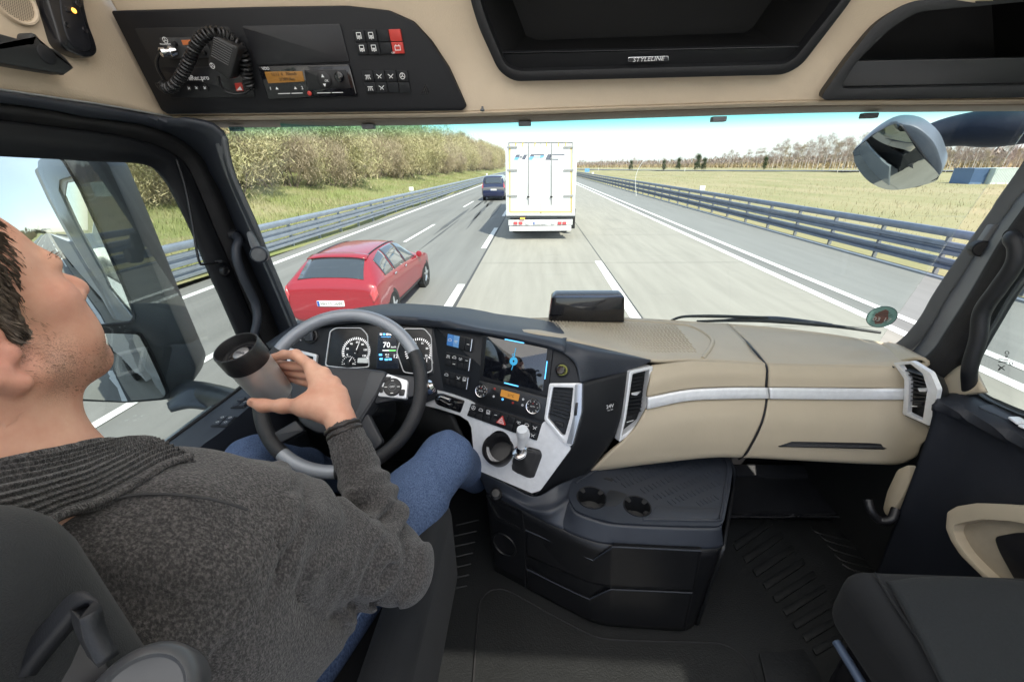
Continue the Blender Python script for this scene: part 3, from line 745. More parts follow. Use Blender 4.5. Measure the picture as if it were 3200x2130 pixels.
for x in (1648, 1728):
    p, q = TP.hit(x - 5, 702), TP.hit(x + 5, 694); box('reverse_lamp', (p.x, YT + .01, p.z), (q.x, YT + .049, q.z), mat('clear_lamp', (.55, .56, .56), .2), tr, .005)
p, q = TP.hit(1626, 684), TP.hit(1640, 680); box('amber_lamp', (p.x, YT - .02, p.z), (q.x, YT - .002, q.z), lamp_amb, tr, 0)
c = TP.hit(1688, 697); plate_text(tr, YT + .02, c.z, 'SLT 7022', None, .52, .11, c.x)
box('bumper_beam', TP.hit(1592, 722) - V((0, .03, 0)), TP.hit(1785, 706) + V((0, .1, 0)), mat('bumper_white', (.74, .74, .74), .45), tr, .01)
for s in (0, 1):
    xa = TP.hit(1590 if s == 0 else 1789, 700).x
    for k in range(3):
        lathe('wheel', V((xa - .3 * s, YT + 2.2 + 1.31 * k, .5)), V((1, 0, 0)), [(.2, 0), (.45, 0), (.5, .04), (.5, .26), (.45, .3), (.2, .3)], tyre_m, tr, 28)
    p = TP.hit(1591 if s == 0 else 1782, 728); box('mud_flap', (p.x - .02, YT + 1.4, .22), (p.x + .3, YT + 1.42, 1.0), rubber, tr, 0)
box('chassis', (a.x + .7, YT + .6, .75), (b.x - .7, YT + 13, b.z + .1), chd, tr, 0)
box('side_skirt', (a.x + .05, YT + 5.9, .4), (a.x + .1, YT + 11, 1.1), tfr, tr, 0); box('side_skirt', (b.x - .1, YT + 5.9, .4), (b.x - .05, YT + 11, 1.1), tfr, tr, 0)
# ================================================================== THE TRUCK CAB
XL, XR = -1.05, 1.17
def ws_y(x, zr): return 1.40 - .20 * ((x - .06) / 1.1) ** 2 + (.14 - zr) * .26
def onW(px, py, off=0.0):
    """point of the windscreen surface, off metres nearer to the eye"""
    r = ray(px, py); lo, hi = .2, 6
    for _ in range(40):
        t = (lo + hi) / 2; p = r * t
        if p.y < ws_y(p.x, p.z): lo = t
        else: hi = t
    return EYE + r * (lo - off)
L_ = lambda pts, f, *a: [f(x, y, *a) for x, y in pts]
def glass_mat(name, tint, refl=.6, scratches=False, band=None):
    m = bpy.data.materials.new(name); m.use_nodes = True; nt = m.node_tree; L = nt.links.new
    for n in list(nt.nodes): nt.nodes.remove(n)
    out = N(nt, 'ShaderNodeOutputMaterial'); tr = N(nt, 'ShaderNodeBsdfTransparent'); gl = N(nt, 'ShaderNodeBsdfGlossy'); mx = N(nt, 'ShaderNodeMixShader'); fr = N(nt, 'ShaderNodeFresnel'); mu = N(nt, 'ShaderNodeMath', operation='MULTIPLY')
    tr.inputs[0].default_value = list(tint) + [1]; gl.inputs['Roughness'].default_value = .01; fr.inputs[0].default_value = 1.5; mu.inputs[1].default_value = refl
    L(fr.outputs[0], mu.inputs[0]); L(mu.outputs[0], mx.inputs[0]); L(tr.outputs[0], mx.inputs[1]); L(gl.outputs[0], mx.inputs[2]); L(mx.outputs[0], out.inputs[0])
    tc = N(nt, 'ShaderNodeTexCoord')
    if band:   # the tinted sun strip along the top of the pane
        sp = N(nt, 'ShaderNodeSeparateXYZ'); L(tc.outputs['Object'], sp.inputs[0]); mr = N(nt, 'ShaderNodeMapRange'); mr.interpolation_type = 'SMOOTHSTEP'
        mr.inputs[1].default_value = band[0]; mr.inputs[2].default_value = band[1]; L(sp.outputs[2], mr.inputs[0])
        mc = N(nt, 'ShaderNodeMix', data_type='RGBA'); mc.inputs[6].default_value = list(tint) + [1]; mc.inputs[7].default_value = list(band[2]) + [1]; L(mr.outputs[0], mc.inputs[0]); L(mc.outputs[2], tr.inputs[0])
    if scratches:
        df = N(nt, 'ShaderNodeBsdfDiffuse'); df.inputs[0].default_value = (.8, .85, .85, 1); m2 = N(nt, 'ShaderNodeMixShader')
        mp = N(nt, 'ShaderNodeMapping'); mp.inputs['Rotation'].default_value = (0, R_(50), 0); mp.inputs['Scale'].default_value = (3, 3, 90); L(tc.outputs['Object'], mp.inputs[0])
        no = N(nt, 'ShaderNodeTexNoise'); no.inputs['Scale'].default_value = 1.5; no.inputs['Detail'].default_value = 2; L(mp.outputs[0], no.inputs['Vector'])
        mr2 = N(nt, 'ShaderNodeMapRange'); mr2.inputs[1].default_value = .66; mr2.inputs[2].default_value = .82; mr2.inputs[4].default_value = .10; L(no.outputs[0], mr2.inputs[0])
        L(mr2.outputs[0], m2.inputs[0]); L(mx.outputs[0], m2.inputs[1]); L(df.outputs[0], m2.inputs[2]); L(m2.outputs[0], out.inputs[0])
    MATS[name] = m; return m
ws_glass = glass_mat('windscreen_glass', (.95, .985, .97), .35, True, (H + .075, H + .145, (.42, .86, .82)))
side_glass = glass_mat('door_glass', (.93, .97, .95), .22)
# windscreen
vs = []; nx, nz = 120, 50
for j in range(nz + 1):
    for i in range(nx + 1):
        x = -1.10 + 2.33 * i / nx; z = -.66 + .86 * j / nz; vs.append((x, ws_y(x, z), H + z))
fs = [(j * (nx + 1) + i, j * (nx + 1) + i + 1, (j + 1) * (nx + 1) + i + 1, (j + 1) * (nx + 1) + i) for j in range(nz) for i in range(nx)]
WSO = [(1100, 372), (708, 400), (692, 470), (735, 600), (815, 790), (905, 1010), (905, 1120), (2860, 1180), (2860, 1075), (2960, 890), (3080, 720), (3240, 520), (3420, 300), (3400, 270), (2000, 340)]
def cut0(me):
    bm = bmesh.new(); bm.from_mesh(me)
    dead = [f for f in bm.faces if not inside(projpx(f.calc_center_median()), WSO)]
    bmesh.ops.delete(bm, geom=dead, context='FACES'); bm.to_mesh(me); bm.free(); return me
def projpx(p):
    c = RM.transposed() @ (V(p) - EYE); return (CX_ + F_ * c.x / c.z, CY_ - F_ * c.y / c.z)
def inside(q, P):
    x, y = q; c = False
    for i in range(len(P)):
        (x1, y1), (x2, y2) = P[i - 1], P[i]
        if (y1 > y) != (y2 > y) and x < (x2 - x1) * (y - y1) / (y2 - y1) + x1: c = not c
    return c
wsc = obj('windscreen', cut0(mesh(vs, fs)), ws_glass, None, 60); solid(wsc, .006, 0)
tag(wsc, 'wide curved windscreen with a green tinted strip along its top', 'windscreen')
# ---- cab shell
cab = thing('truck_cab', 'beige and black lining of the truck cab round the windscreen', 'truck cab', (0, .5, H - 1.34))
def nudge(pts, r):   # dense copy
    return cr([V(p) for p in pts], r)
# beige header : face with two shelf openings, rolled lip
bot = L_([(470, 361)], onY, 1.262) + L_([(760, 359)], onY, 1.258) + L_([(1100, 354)], onY, 1.25) + L_([(1461, 348)], onY, 1.24) + L_([(2011, 329)], onY, 1.22) + L_([(2546, 313)], onY, 1.175) + L_([(2900, 310)], onY, 1.13) + L_([(3400, 305)], onY, 1.06)
mid = L_([(430, 160)], onY, 1.215) + L_([(760, 150)], onY, 1.22) + L_([(1100, 145)], onY, 1.22) + L_([(1461, 140)], onY, 1.205) + L_([(2011, 120)], onY, 1.18) + L_([(2546, 110)], onY, 1.135) + L_([(2900, 100)], onY, 1.09) + L_([(3400, 90)], onY, 1.02)
top = L_([(240, -180)], onY, 1.13) + L_([(760, -200)], onY, 1.13) + L_([(1100, -205)], onY, 1.13) + L_([(1461, -210)], onY, 1.115) + L_([(2011, -220)], onY, 1.09) + L_([(2546, -230)], onY, 1.05) + L_([(2900, -240)], onY, 1.01) + L_([(3400, -250)], onY, .95)
def projpx(p):
    c = RM.transposed() @ (V(p) - EYE); return (CX_ + F_ * c.x / c.z, CY_ - F_ * c.y / c.z)
def inside(q, P):
    x, y = q; c = False
    for i in range(len(P)):
        (x1, y1), (x2, y2) = P[i - 1], P[i]
        if (y1 > y) != (y2 > y) and x < (x2 - x1) * (y - y1) / (y2 - y1) + x1: c = not c
    return c
SH1o = [(1436, -230), (1473, 0), (1499, 84), (1560, 218), (1606, 250), (2447, 229), (2500, 200), (2653, 0), (2780, -230)]
SH1i = [(1470, -230), (1503, 0), (1525, 70), (1581, 202), (1622, 219), (2447, 197), (2480, 178), (2622, 0), (2745, -230)]
SH2o = [(2554, 311), (2645, 182), (2735, 66), (2835, 4), (3360, -60), (3360, 300)]
SH2i = [(2618, 276), (2668, 195), (2775, 88), (2860, 36), (3335, -8), (3335, 262)]
def cut(me, polys):
    bm = bmesh.new(); bm.from_mesh(me)
    dead = [f for f in bm.faces if any(inside(projpx(f.calc_center_median()), P) for P in polys)]
    bmesh.ops.delete(bm, geom=dead, context='FACES'); bm.to_mesh(me); bm.free(); return me
mid1 = [((a + b) / 2) for a, b in zip(SH1o, SH1i)] if False else None
mean = lambda A, B: [((a[0] + b[0]) / 2, (a[1] + b[1]) / 2) for a, b in zip(A, B)]
hm = cut(loft_mesh([bot, mid, top], 380, 120), [[(i[0] + (o[0] - i[0]) * .3, i[1] + (o[1] - i[1]) * .3) for o, i in zip(A, B)] for A, B in ((SH1o, SH1i), (SH2o, SH2i))])
solid(obj('header_lining', hm, beige, cab, 60), .015, -1)
sh = lambda P, dx, dy: [p + V((0, dx, dy)) for p in P]
def lip_row(dpx, dY): return [onY(projpx(p)[0], projpx(p)[1] + dpx, p.y + dY) for p in bot]
loft('header_lip', [bot, lip_row(5, -.004), lip_row(13, .006), lip_row(17, .03)], beige, cab, 60, 12, .01)
loft('roller_blind', [lip_row(12, .03), lip_row(20, .028), lip_row(31, .045), lip_row(40, .09), lip_row(38, .14)], mat('blind_taupe', (.22, .185, .145), .6, var=.06), cab, 60, 14, .01)
for px, py in ((740, 403), (1152, 396), (1640, 387), (2245, 373), (2715, 362)):   # clips of the blind
    p = onY(px, py, 1.30 if px < 2000 else 1.22); box('blind_clip', p - V((.018, .01, .006)), p + V((.018, .01, .006)), grey, cab, .002)
p = onY(1508, 350, 1.225); lathe('blind_hook', p + V((0, 0, .012)), (0, -.3, -1), [(.003, 0), (.003, .006), (.006, .007), (.006, .010), (.002, .011)], grey, cab, 14)
hb = [p + V((0, -.10, .36 if i < 4 else .34)) for i, p in enumerate(top)]
loft('header_crown', [top, [a.lerp(b, .5) + V((0, .04, 0)) for a, b in zip(top, hb)], [V((p.x, p.y, H + .615)) for p in hb]], beige, cab, 40, 8, .01)
obox = bmesh.new(); box_bm(obox, (1.168, -.3, H + .05), (1.215, 1.0, H + .13)); obj('door_header', bm_mesh(obox), dark, cab, None)
# unseen side walls added to block sun and bounce light into the cab
bm = bmesh.new(); box_bm(bm, (1.24, -1.2, H + .07), (1.28, 1.12, H + .619)); box_bm(bm, (1.24, -1.2, H - 1.3), (1.28, .90, H + .069)); box_bm(bm, (-1.16, -1.2, H + .07), (-1.12, 1.1, H + .619)); box_bm(bm, (-1.16, -1.2, H - .85), (-1.12, .10, H + .069))
pale = mat('pale_bounce_lining', (.78, .76, .72), .9)
obj('sun_block_wall', bm_mesh(bm), pale, cab, None)
bm = bmesh.new(); box_bm(bm, (1.20, .12, H - 1.42), (1.235, 1.62, H - .74)); obj('lower_lining', bm_mesh(bm), mat('wall_black', (.010, .011, .012), .7), cab, None)
bm = bmesh.new(); box_bm(bm, (-1.16, -.2, H - 1.42), (-1.125, 1.62, H - .78)); obj('lower_lining', bm_mesh(bm), MATS['wall_black'], cab, None)
bm = bmesh.new(); box_bm(bm, (-1.1, -1.75, H - .9), (1.2, -.55, H - .62)); o = obj('bounce_bunk', bm_mesh(bm), mat('bounce_white', (.78, .77, .74), .9, bump=.4, bscale=8, bdist=.02), cab, 30); bev(o, .06, 4)  # unseen white bunk added to bounce sunlight forward into the cab
rm = bpy.data.materials.new('translucent_fill_sheet'); rm.use_nodes = True; n_ = rm.node_tree  # unseen sheet added in place of the roof to light the cab softly
for q in list(n_.nodes): n_.nodes.remove(q)
o_, t_, d_, x_ = N(n_, 'ShaderNodeOutputMaterial'), N(n_, 'ShaderNodeBsdfTranslucent'), N(n_, 'ShaderNodeBsdfDiffuse'), N(n_, 'ShaderNodeMixShader')
t_.inputs[0].default_value = (.95, .92, .86, 1); d_.inputs[0].default_value = (.9, .88, .84, 1); x_.inputs[0].default_value = .18
n_.links.new(t_.outputs[0], x_.inputs[1]); n_.links.new(d_.outputs[0], x_.inputs[2]); n_.links.new(x_.outputs[0], o_.inputs[0])
obj('roof_fill_sheet', mesh([(-1.14, -.72, H + .63), (1.26, -.72, H + .63), (1.26, 1.16, H + .63), (-1.14, 1.16, H + .63)], [(0, 1, 2, 3)]), rm, cab, None)
# beige side lining above the left door
SW = Pl((XL, 0, 0), (1, 0, 0))
seamL = [(-260, 243), (0, 281), (150, 303), (306, 326), (430, 347), (545, 368)]
topL = [(-260, -260), (60, -240), (180, -200), (330, -6), (375, 36), (530, 350)]
loft('side_lining', [L_(seamL, onX, XL), L_(topL, onX, XL)], beige, cab, 30, 12, .012)
tube('lining_seam', L_([(a, b - 1) for a, b in seamL], onX, XL + .004), .0022, mat('seam_piping', (.30, .31, .31), .4), cab, 6, 30)
# door frame, rubber seal, A pillar on the left
aL = [(-260, 470), (0, 489), (182, 498), (327, 506), (430, 511), (485, 529), (527, 571), (557, 626), (606, 729), (666, 868), (697, 935), (739, 1031), (790, 1150)]
bL = [(-260, 352), (0, 377), (150, 395), (306, 414), (400, 432), (475, 452), (530, 475), (565, 500), (594, 540), (622, 603), (668, 715), (706, 800), (745, 890), (790, 1000), (850, 1150)]
cL = [(-260, 296), (0, 323), (150, 344), (272, 367), (441, 390), (560, 435), (628, 492), (650, 535), (688, 605), (730, 705), (766, 795), (804, 880), (850, 990), (910, 1140)]
eL = [(-260, 243), (0, 282), (150, 304), (306, 327), (470, 356), (560, 372), (660, 392), (697, 425), (703, 465), (719, 532), (747, 600), (793, 699), (828, 789), (874, 896), (918, 1002), (970, 1130)]
def pillar_pt(x, y):
    return onX(x, y, XL) if (x < 600) else onW(x, y, .02)
eLp = [onX(x, y, XL) if x < 560 else onW(x, y, .03) for x, y in eL]
cLp = L_(cL, onX, XL - .02); bLp = L_(bL, onX, XL - .035); aLp = L_(aL, onX, XL - .05)
cLo = [p + V((.022, -.012, 0)) for p in cLp]
def gap(a, b, t): return [p.lerp(q, t) for p, q in zip(cr(a, 60), cr(b, 60))]
m1 = gap(eLp, cLo, .42); m1 = [p + V((.016, -.02, 0)) for p in m1]
loft('pillar_trim', [eLp, m1, cLo, cLp], slate, cab, 70, 14, .012)
e2 = eLp[7:]; c2_ = cLo[6:]; g2 = [p + V((.020, -.026, 0)) for p in gap(e2, c2_, .40)]
loft('pillar_edge', [[p + V((.002, -.004, 0)) for p in e2], [p + V((.012, -.012, 0)) for p in gap(e2, c2_, .2)], g2], grey, cab, 50, 8, .01)
loft('door_seal', [[p + V((.006, 0, 0)) for p in cLp], [p + V((.018, -.006, 0)) for p in gap(cLp, bLp, .5)], bLp], rubber, cab, 70, 10, .01)
glassP = onX(500, 800, XL - .06).x
# left door
dl = thing('left_door', 'black driver side door with the window switches on its sill', 'door', (XL, .9, H - 1.3))
dfr = loft('window_frame', [[p + V((.004, 0, 0)) for p in bLp], [p + V((.012, -.004, 0)) for p in gap(bLp, aLp, .5)], aLp], dark, dl, 70, 10, .03)
pane = obj('window_pane', mesh([(XL - .062, -.3, H - .95), (XL - .062, 1.36, H - .95), (XL - .062, 1.36, H + .2), (XL - .062, -.3, H + .2)], [(0, 1, 2, 3)]), side_glass, dl, None); solid(pane, .004, 0)
# window stay rod in front of the door glass
tube('blind_rod', [onX(552, 500, XL - .02), onX(578, 580, XL - .02), onX(600, 690, XL - .02), onX(614, 780, XL - .02), onX(625, 822, XL - .02), onX(640, 826, XL - .02), onX(706, 817, XL - .02)], .0035, black, dl, 8, 40)
box('rod_bracket', onX(672, 822, XL - .03), onX(703, 810, XL - .005) , black, dl, .002)
lathe('bolt_cover', onX(696, 846, XL - .03), (1, 0, 0), [(.016, 0), (.016, .012), (.012, .015), (.008, .012), (.001, .012)], black, dl, 18)
SZ = H - .725                                    # sill height of the left door
sill_o = [(765, 1200), (751, 1213), (640, 1296), (533, 1374), (380, 1490), (200, 1640)]
sill_i = [(905, 1190), (830, 1246), (750, 1310), (672, 1374), (560, 1480), (380, 1660)]
so_, si_ = L_(sill_o, onZ, SZ), L_(sill_i, onZ, SZ)
loft('door_sill', [[p - V((.01, 0, .05)) for p in so_], [p - V((.0, 0, .0)) for p in so_], [a.lerp(b, .5) + V((0, 0, .004)) for a, b in zip(so_, si_)], si_, [p + V((.012, 0, -.02)) for p in si_], [p + V((.02, 0, -.55)) for p in si_]], slate, dl, 40, 30, .012, 35)
tube('glass_seal', [p + V((.004, 0, .004)) for p in so_], .005, rubber, dl, 8, 30)
# switch blocks on the sill
SP = Pl((0, 0, SZ + .006), (0, 0, 1))
def switch_block(c4, nx, ny, nm, marks=True):
    qm = quad_map(SP, c4)
    base = key(nm, SP, qm, -.04, -.06, 1.04, 1.06, black, dl, .001, .008, .004)
    for i in range(nx):
        for j in range(ny):
            k = key('switch', SP, qm, (i + .06) / nx, (j + .06) / ny, (i + .94) / nx, (j + .94) / ny, slate, base, .005, .003, .003)
            if marks:
                a, b = qm((i + .5) / nx, (j + .5) / ny)
                strokes('mark', SP, [circ((a, b), .004, 6)], .0012, white, k, .0058)
switch_block([(692, 1300), (739, 1302), (713, 1330), (660, 1330)], 2, 2, 'switch_panel')
switch_block([(756, 1245), (790, 1246), (762, 1272), (722, 1273)], 2, 1, 'mirror_switch_panel')
c = SP.hit(757, 1254); lathe('mirror_knob', c, (0, 0, 1), [(.014, 0), (.014, .012), (.011, .015), (.001, .014)], slate, dl, 20)
obj('door_pull', prism_mesh(Pl((0, 0, SZ - .05), (0, 0, 1)), [Pl((0, 0, SZ - .05), (0, 0, 1)).to2(onZ(x, y, SZ - .05)) for x, y in ((572, 1388), (677, 1361), (668, 1374), (610, 1408))], -.02, 0, .004), satin, dl)
# right pillar, door
eR = [(3290, 330), (3200, 500), (3120, 617), (3093, 660), (3026, 756), (2942, 878), (2906, 935), (2878, 985), (2839, 1036), (2800, 1072), (2764, 1092)]
eRp = [onW(x, y, .03) for x, y in eR]
c1R = [(3480, 330), (3300, 500), (3180, 617), (3150, 660), (3059, 780), (2990, 885), (2952, 942), (2925, 992), (2892, 1045), (2868, 1078), (2840, 1105)]
c2R = [(3560, 330), (3360, 500), (3230, 617), (3185, 672), (3125, 760), (3050, 890), (3008, 960), (2972, 1015), (2930, 1080), (2902, 1110), (2880, 1130)]
c3R = [(3700, 330), (3480, 500), (3330, 640), (3280, 720), (3200, 830), (3120, 960), (3080, 1020), (3040, 1080), (3000, 1150), (2975, 1190), (2950, 1225)]
c1p = [onW(x, y, .055) for x, y in c1R]; c2p = L_(c2R, onX, XR - .04); c3p = L_(c3R, onX, XR)
loft('pillar_trim', [eRp, gap(eRp, c1p, .5), c1p], grey, cab, 50, 8, .012)
loft('pillar_trim', [[p + V((-.002, -.002, 0)) for p in c1p], gap(c1p, c2p, .5), c2p], slate, cab, 50, 8, .012)
loft('door_seal', [[p + V((-.003, 0, 0)) for p in c2p], [p + V((-.014, -.01, 0)) for p in gap(c2p, c3p, .45)], c3p], rubber, cab, 50, 8, .012)
loft('pillar_foot', [L_([(2940, 1190), (2985, 1150), (3030, 1130)], onX, XR - .02), L_([(2925, 1262), (2985, 1235), (3075, 1222)], onX, XR - .05)], beige_d, cab, 12, 6, .01)
dr = thing('right_door', 'black passenger side door with a beige pocket', 'door', (XR, .7, H - 1.3))
aR = [(3560, 500), (3420, 650), (3300, 800), (3200, 900), (3126, 1016), (3064, 1130), (3056, 1180), (3075, 1222), (3126, 1253), (3200, 1286), (3330, 1330), (3560, 1400)]
oR = [(3500, 470), (3370, 620), (3255, 770), (3160, 880), (3090, 1000), (3030, 1110), (3012, 1190), (3045, 1240), (3100, 1268), (3180, 1302), (3310, 1350), (3540, 1425)]
loft('window_frame', [L_(oR, onX, XR - .01), L_(mean(oR, aR), onX, XR - .016), L_(aR, onX, XR + .02)], mat('door_frame_grey', (.03, .037, .04), .5), dr, 60, 8, .02)
pane = obj('window_pane', mesh([(XR + .03, .0, H - .72), (XR + .03, 1.04, H - .72), (XR + .03, 1.04, H + .3), (XR + .03, .0, H + .3)], [(3, 2, 1, 0)]), side_glass, dr, None); solid(pane, .004, 0)
SR = H - .575
s_o = L_([(2940, 1226), (3010, 1210), (3060, 1236), (3110, 1262), (3190, 1298), (3320, 1348), (3560, 1440)], onX, XR)
s_i = L_([(2926, 1250), (2985, 1268), (3050, 1294), (3110, 1322), (3200, 1362), (3330, 1424), (3560, 1530)], onZ, SR)
lo_ = [V((XR - .075 - .0 * k, p.y - .03, H - 1.32)) for k, p in enumerate(s_i)]
loft('door_panel', [s_o, [a.lerp(b, .5) + V((0, 0, .006)) for a, b in zip(s_o, s_i)], s_i, [p + V((-.008, -.004, -.02)) for p in s_i], [p + V((.01, -.01, -.12)) for p in s_i], lo_], mat('door_trim_dark', (.008, .010, .016), .55, bump=.3, bscale=700), dr, 40, 40, .01, 35)
DPL = Pl((0, 0, SR + .004), (0, 0, 1))
plate('sill_tray', DPL, [(3052, 1268), (3130, 1258), (3330, 1345), (3330, 1400), (3200, 1332)], slate, dr, .006, .004, .01)
for q in ([(3150, 1300), (3185, 1300), (3225, 1322), (3180, 1322)], [(3180, 1325), (3230, 1325), (3290, 1352), (3240, 1352)]): plate('switch', DPL, q, satin, dr, .004, .012, .004)
DP = Pl((XR - .082, .5, H - 1), (-1, 0, 0))
POo = [(3330, 1602), (3200, 1578), (3095, 1572), (3030, 1582), (2998, 1600), (2993, 1650), (3010, 1690), (3040, 1735), (3085, 1778), (3140, 1830), (3330, 1900)]
POi = [(3330, 1650), (3200, 1628), (3110, 1622), (3060, 1630), (3020, 1640), (3016, 1660), (3028, 1690), (3056, 1730), (3100, 1775), (3150, 1820), (3330, 1880)]
frame('pocket_rim', DP, POo, POi, beige_d, dr, .02, .03, .006, .005)
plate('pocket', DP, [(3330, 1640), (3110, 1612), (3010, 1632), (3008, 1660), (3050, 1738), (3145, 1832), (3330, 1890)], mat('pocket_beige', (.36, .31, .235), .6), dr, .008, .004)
plate('pocket_slot', DP, [(3330, 1668), (3180, 1662), (3105, 1676), (3120, 1720), (3175, 1820), (3330, 1860)], black, dr, .004, .012, .012)
# shell below the windscreen and the outer skin, seen only in the mirrors
skin = mat('cab_paint_grey', (.26, .28, .29), .3, var=.03, coat=.4)
bm = bmesh.new()
box_bm(bm, (-1.20, -.25, .55), (-1.165, 1.25, H - .80)); box_bm(bm, (-1.20, -.25, H + .12), (-1.165, 1.2, H + .7)); box_bm(bm, (-1.20, -.6, .55), (-1.165, -.255, H + .7)); box_bm(bm, (-1.20, -.25, H - .799), (-1.165, .14, H + .119))
obj('outer_skin', bm_mesh(bm), skin, cab, None)
bm = bmesh.new(); box_bm(bm, (-1.15, 1.84, .5), (1.25, 1.88, H - .86)); obj('front_panel', bm_mesh(bm), skin, cab, None)
tl = thing('flat_trailer', 'low grey side of the truck reaching back in the door mirror', 'trailer', (0, -8, 0))
bm = bmesh.new(); box_bm(bm, (-1.25, -14, .95), (-1.1, -.9, 2.3)); box_bm(bm, (1.15, -14, .95), (1.3, -.9, 2.3)); box_bm(bm, (-1.099, -14, .95), (1.149, -.9, 1.1)); obj('load_bed', bm_mesh(bm), mat('trailer_side', (.5, .51, .52), .4, var=.05), tl, None)
for y in (-3.5, -9.5, -10.8, -12.1): lathe('wheel', V((-1.22, y, .5)), V((1, 0, 0)), [(.2, 0), (.45, 0), (.5, .04), (.5, .26), (.45, .3), (.2, .3)], tyre_m, tl, 24)
# ---- door mirrors on the left
mirror_m = mat('mirror_glass', (.70, .73, .72), .0, metal=1, var=0)
mh = mat('mirror_housing', (.030, .034, .038), .4, var=.1)
ml = thing('door_mirror', 'tall door mirror outside the driver window showing the road behind', 'mirror', C(560, 1230, 1.62))
mc0 = onX(330, 800, -1.50); MN = V((.431, -.902, .010))
MP = Pl(mc0, MN)
up = [(-60, 470), (195, 497), (250, 590), (320, 745), (390, 905), (420, 985), (408, 1004), (300, 1014), (-60, 1010)]
lowg = [(90, 1046), (345, 1037), (436, 1041), (462, 1085), (500, 1165), (522, 1222), (514, 1238), (394, 1247), (260, 1240), (90, 1220)]
plate('mirror_glass', MP, up, mirror_m, ml, .004, .006, .012, .0005)
hous = [(-80, 440), (205, 470), (335, 500), (420, 690), (520, 930), (616, 1150), (600, 1200), (560, 1235), (520, 1252), (400, 1262), (240, 1256), (60, 1236), (40, 1020), (-80, 1000)]
plate('housing', MP, hous, mh, ml, .14, -.002, .02, .012)
# slightly convex wide-angle glass
def dome_plate(name, pl, px, m, parent, rise, h, smooth_outline=False):
    q = pl.off(h); P2 = [p.to_2d() for p in cr([V((*q.to2(q.hit(*p)), 0)) for p in (list(px) + [px[0]])], 60)[:-1]] if smooth_outline else rnd([q.to2(q.hit(*p)) for p in px], .012, 4); c = sum(P2, V((0, 0))) / len(P2); vs = []; n = len(P2); K = 9; RM2 = max((p - c).length_squared for p in P2)
    for k in range(1, K + 1):
        f = k / K
        for p in P2: d = c.lerp(p, f); vs.append(q.at(d.x, d.y, rise * (1 - (d - c).length_squared / RM2)))
    vs.append(q.at(c.x, c.y, rise)); fs = [(len(vs) - 1, i, (i + 1) % n) for i in range(n)]
    for k in range(K - 1):
        for i in range(n): a, b = k * n + i, k * n + (i + 1) % n; fs.append((a, a + n, b + n, b))
    o = obj(name, mesh(vs, fs), m, parent, 60); me = o.data
    if sum(p.normal.dot(pl.n) for p in me.polygons) < 0: me.flip_normals()
    return o
dome_plate('wide_angle_glass', MP, lowg, mirror_m, ml, .022, .006)
def rim_of(px, w_, h, nm):
    c = (sum(p[0] for p in px) / len(px), sum(p[1] for p in px) / len(px)); o = [(c[0] + (x - c[0]) * (1 + w_ / 110), c[1] + (y - c[1]) * (1 + w_ / 150)) for x, y in px]
    frame(nm, MP, o, px, black, ml, .002, h, .014, .012)
rim_of(up, 5, .010, 'glass_rim'); rim_of(lowg, 5, .010, 'glass_rim')
# side return of the housing (its flank seen through the window)
q1 = [MP.hit(x, y) for x, y in ((205, 470), (335, 500), (420, 690), (520, 930), (616, 1150))]
tube('mirror_arm', [C(560, 1225, 1.70), C(620, 1232, 1.62), C(690, 1243, 1.52), C(760, 1262, 1.45)], [.05, .055, .05, .04], mh, ml, 14, 16)
loft('arm_cover', [L_([(520, 1258), (585, 1212), (640, 1216), (684, 1240)], C, 1.55), L_([(525, 1275), (580, 1268), (640, 1272), (668, 1262)], C, 1.50)], mat('arm_slate', (.05, .06, .075), .45), ml, 16, 6, .02)
# ---- kerb mirror outside the windscreen, top right
km = thing('kerb_mirror', 'black kerb mirror on an arm outside the windscreen corner', 'mirror', C(3190, 400, 1.75))
KP = Pl(C(2800, 480, 1.95), V((-.62, -.66, -.42)))
kout = [(2668, 471), (2725, 424), (2782, 391), (2818, 392), (2875, 470), (2935, 552), (2870, 580), (2782, 589), (2719, 562), (2676, 510)]
dome_plate('mirror_glass', KP, kout, mat('kerb_mirror_glass', (.50, .54, .54), .0, metal=1, var=0), km, .030, .004, True)
frame('mirror_rim', KP, [(x + (x - 2800) * .02, y + (y - 490) * .03) for x, y in kout], kout, black, km, .03, .008, .012, .012)
plate('mirror_back', KP, [(2668, 471), (2725, 420), (2790, 384), (2860, 390), (2925, 440), (2950, 520), (2938, 556), (2782, 590), (2676, 512)], mat('kerb_mirror_shell', (.10, .12, .15), .35), km, .10, -.004, .06, .015)
tube('mirror_arm', [C(2860, 450, 2.02), C(2930, 420, 1.98), C(3010, 405, 1.92), C(3110, 398, 1.84), C(3300, 385, 1.72)], [.055, .075, .085, .075, .07], mat('arm_navy', (.012, .018, .034), .6, spec=.25, bump=.4, bscale=30, bdist=.004), km, 16, 30)
# ================================================================== OVERHEAD CONSOLE
oc = thing('overhead_console', 'black overhead console with radio slot, tachograph and switches above the driver', 'console', onY(900, 340, 1.25))
OP = Pl.p3(onX(344, 35, XL + .01), onX(504, 346, XL + .01), onY(1455, 336, 1.228))
opx = [(300, -60), (345, 33), (504, 350), (520, 358), (1440, 348), (1459, 335), (1440, 290), (1401, 208), (1345, 126), (1290, 66), (1215, 32), (1080, 17), (800, 21), (560, 28), (344, 33)]
opx = [(344, 34), (504, 347), (524, 358), (1444, 347), (1458, 334), (1438, 290), (1401, 212), (1345, 128), (1290, 68), (1212, 33), (1080, 18), (800, 22)]
plate('panel', OP, opx, mat('console_panel_black', (.007, .0075, .0095), .55, spec=.3, bump=.4, bscale=600, bdist=.0006), oc, .05, .004, .006, .004)
def recess(nm, px, m=black, h=.0045, d=.02, r=.006): return plate(nm, OP, px, m, oc, .01, h, r, .0004)
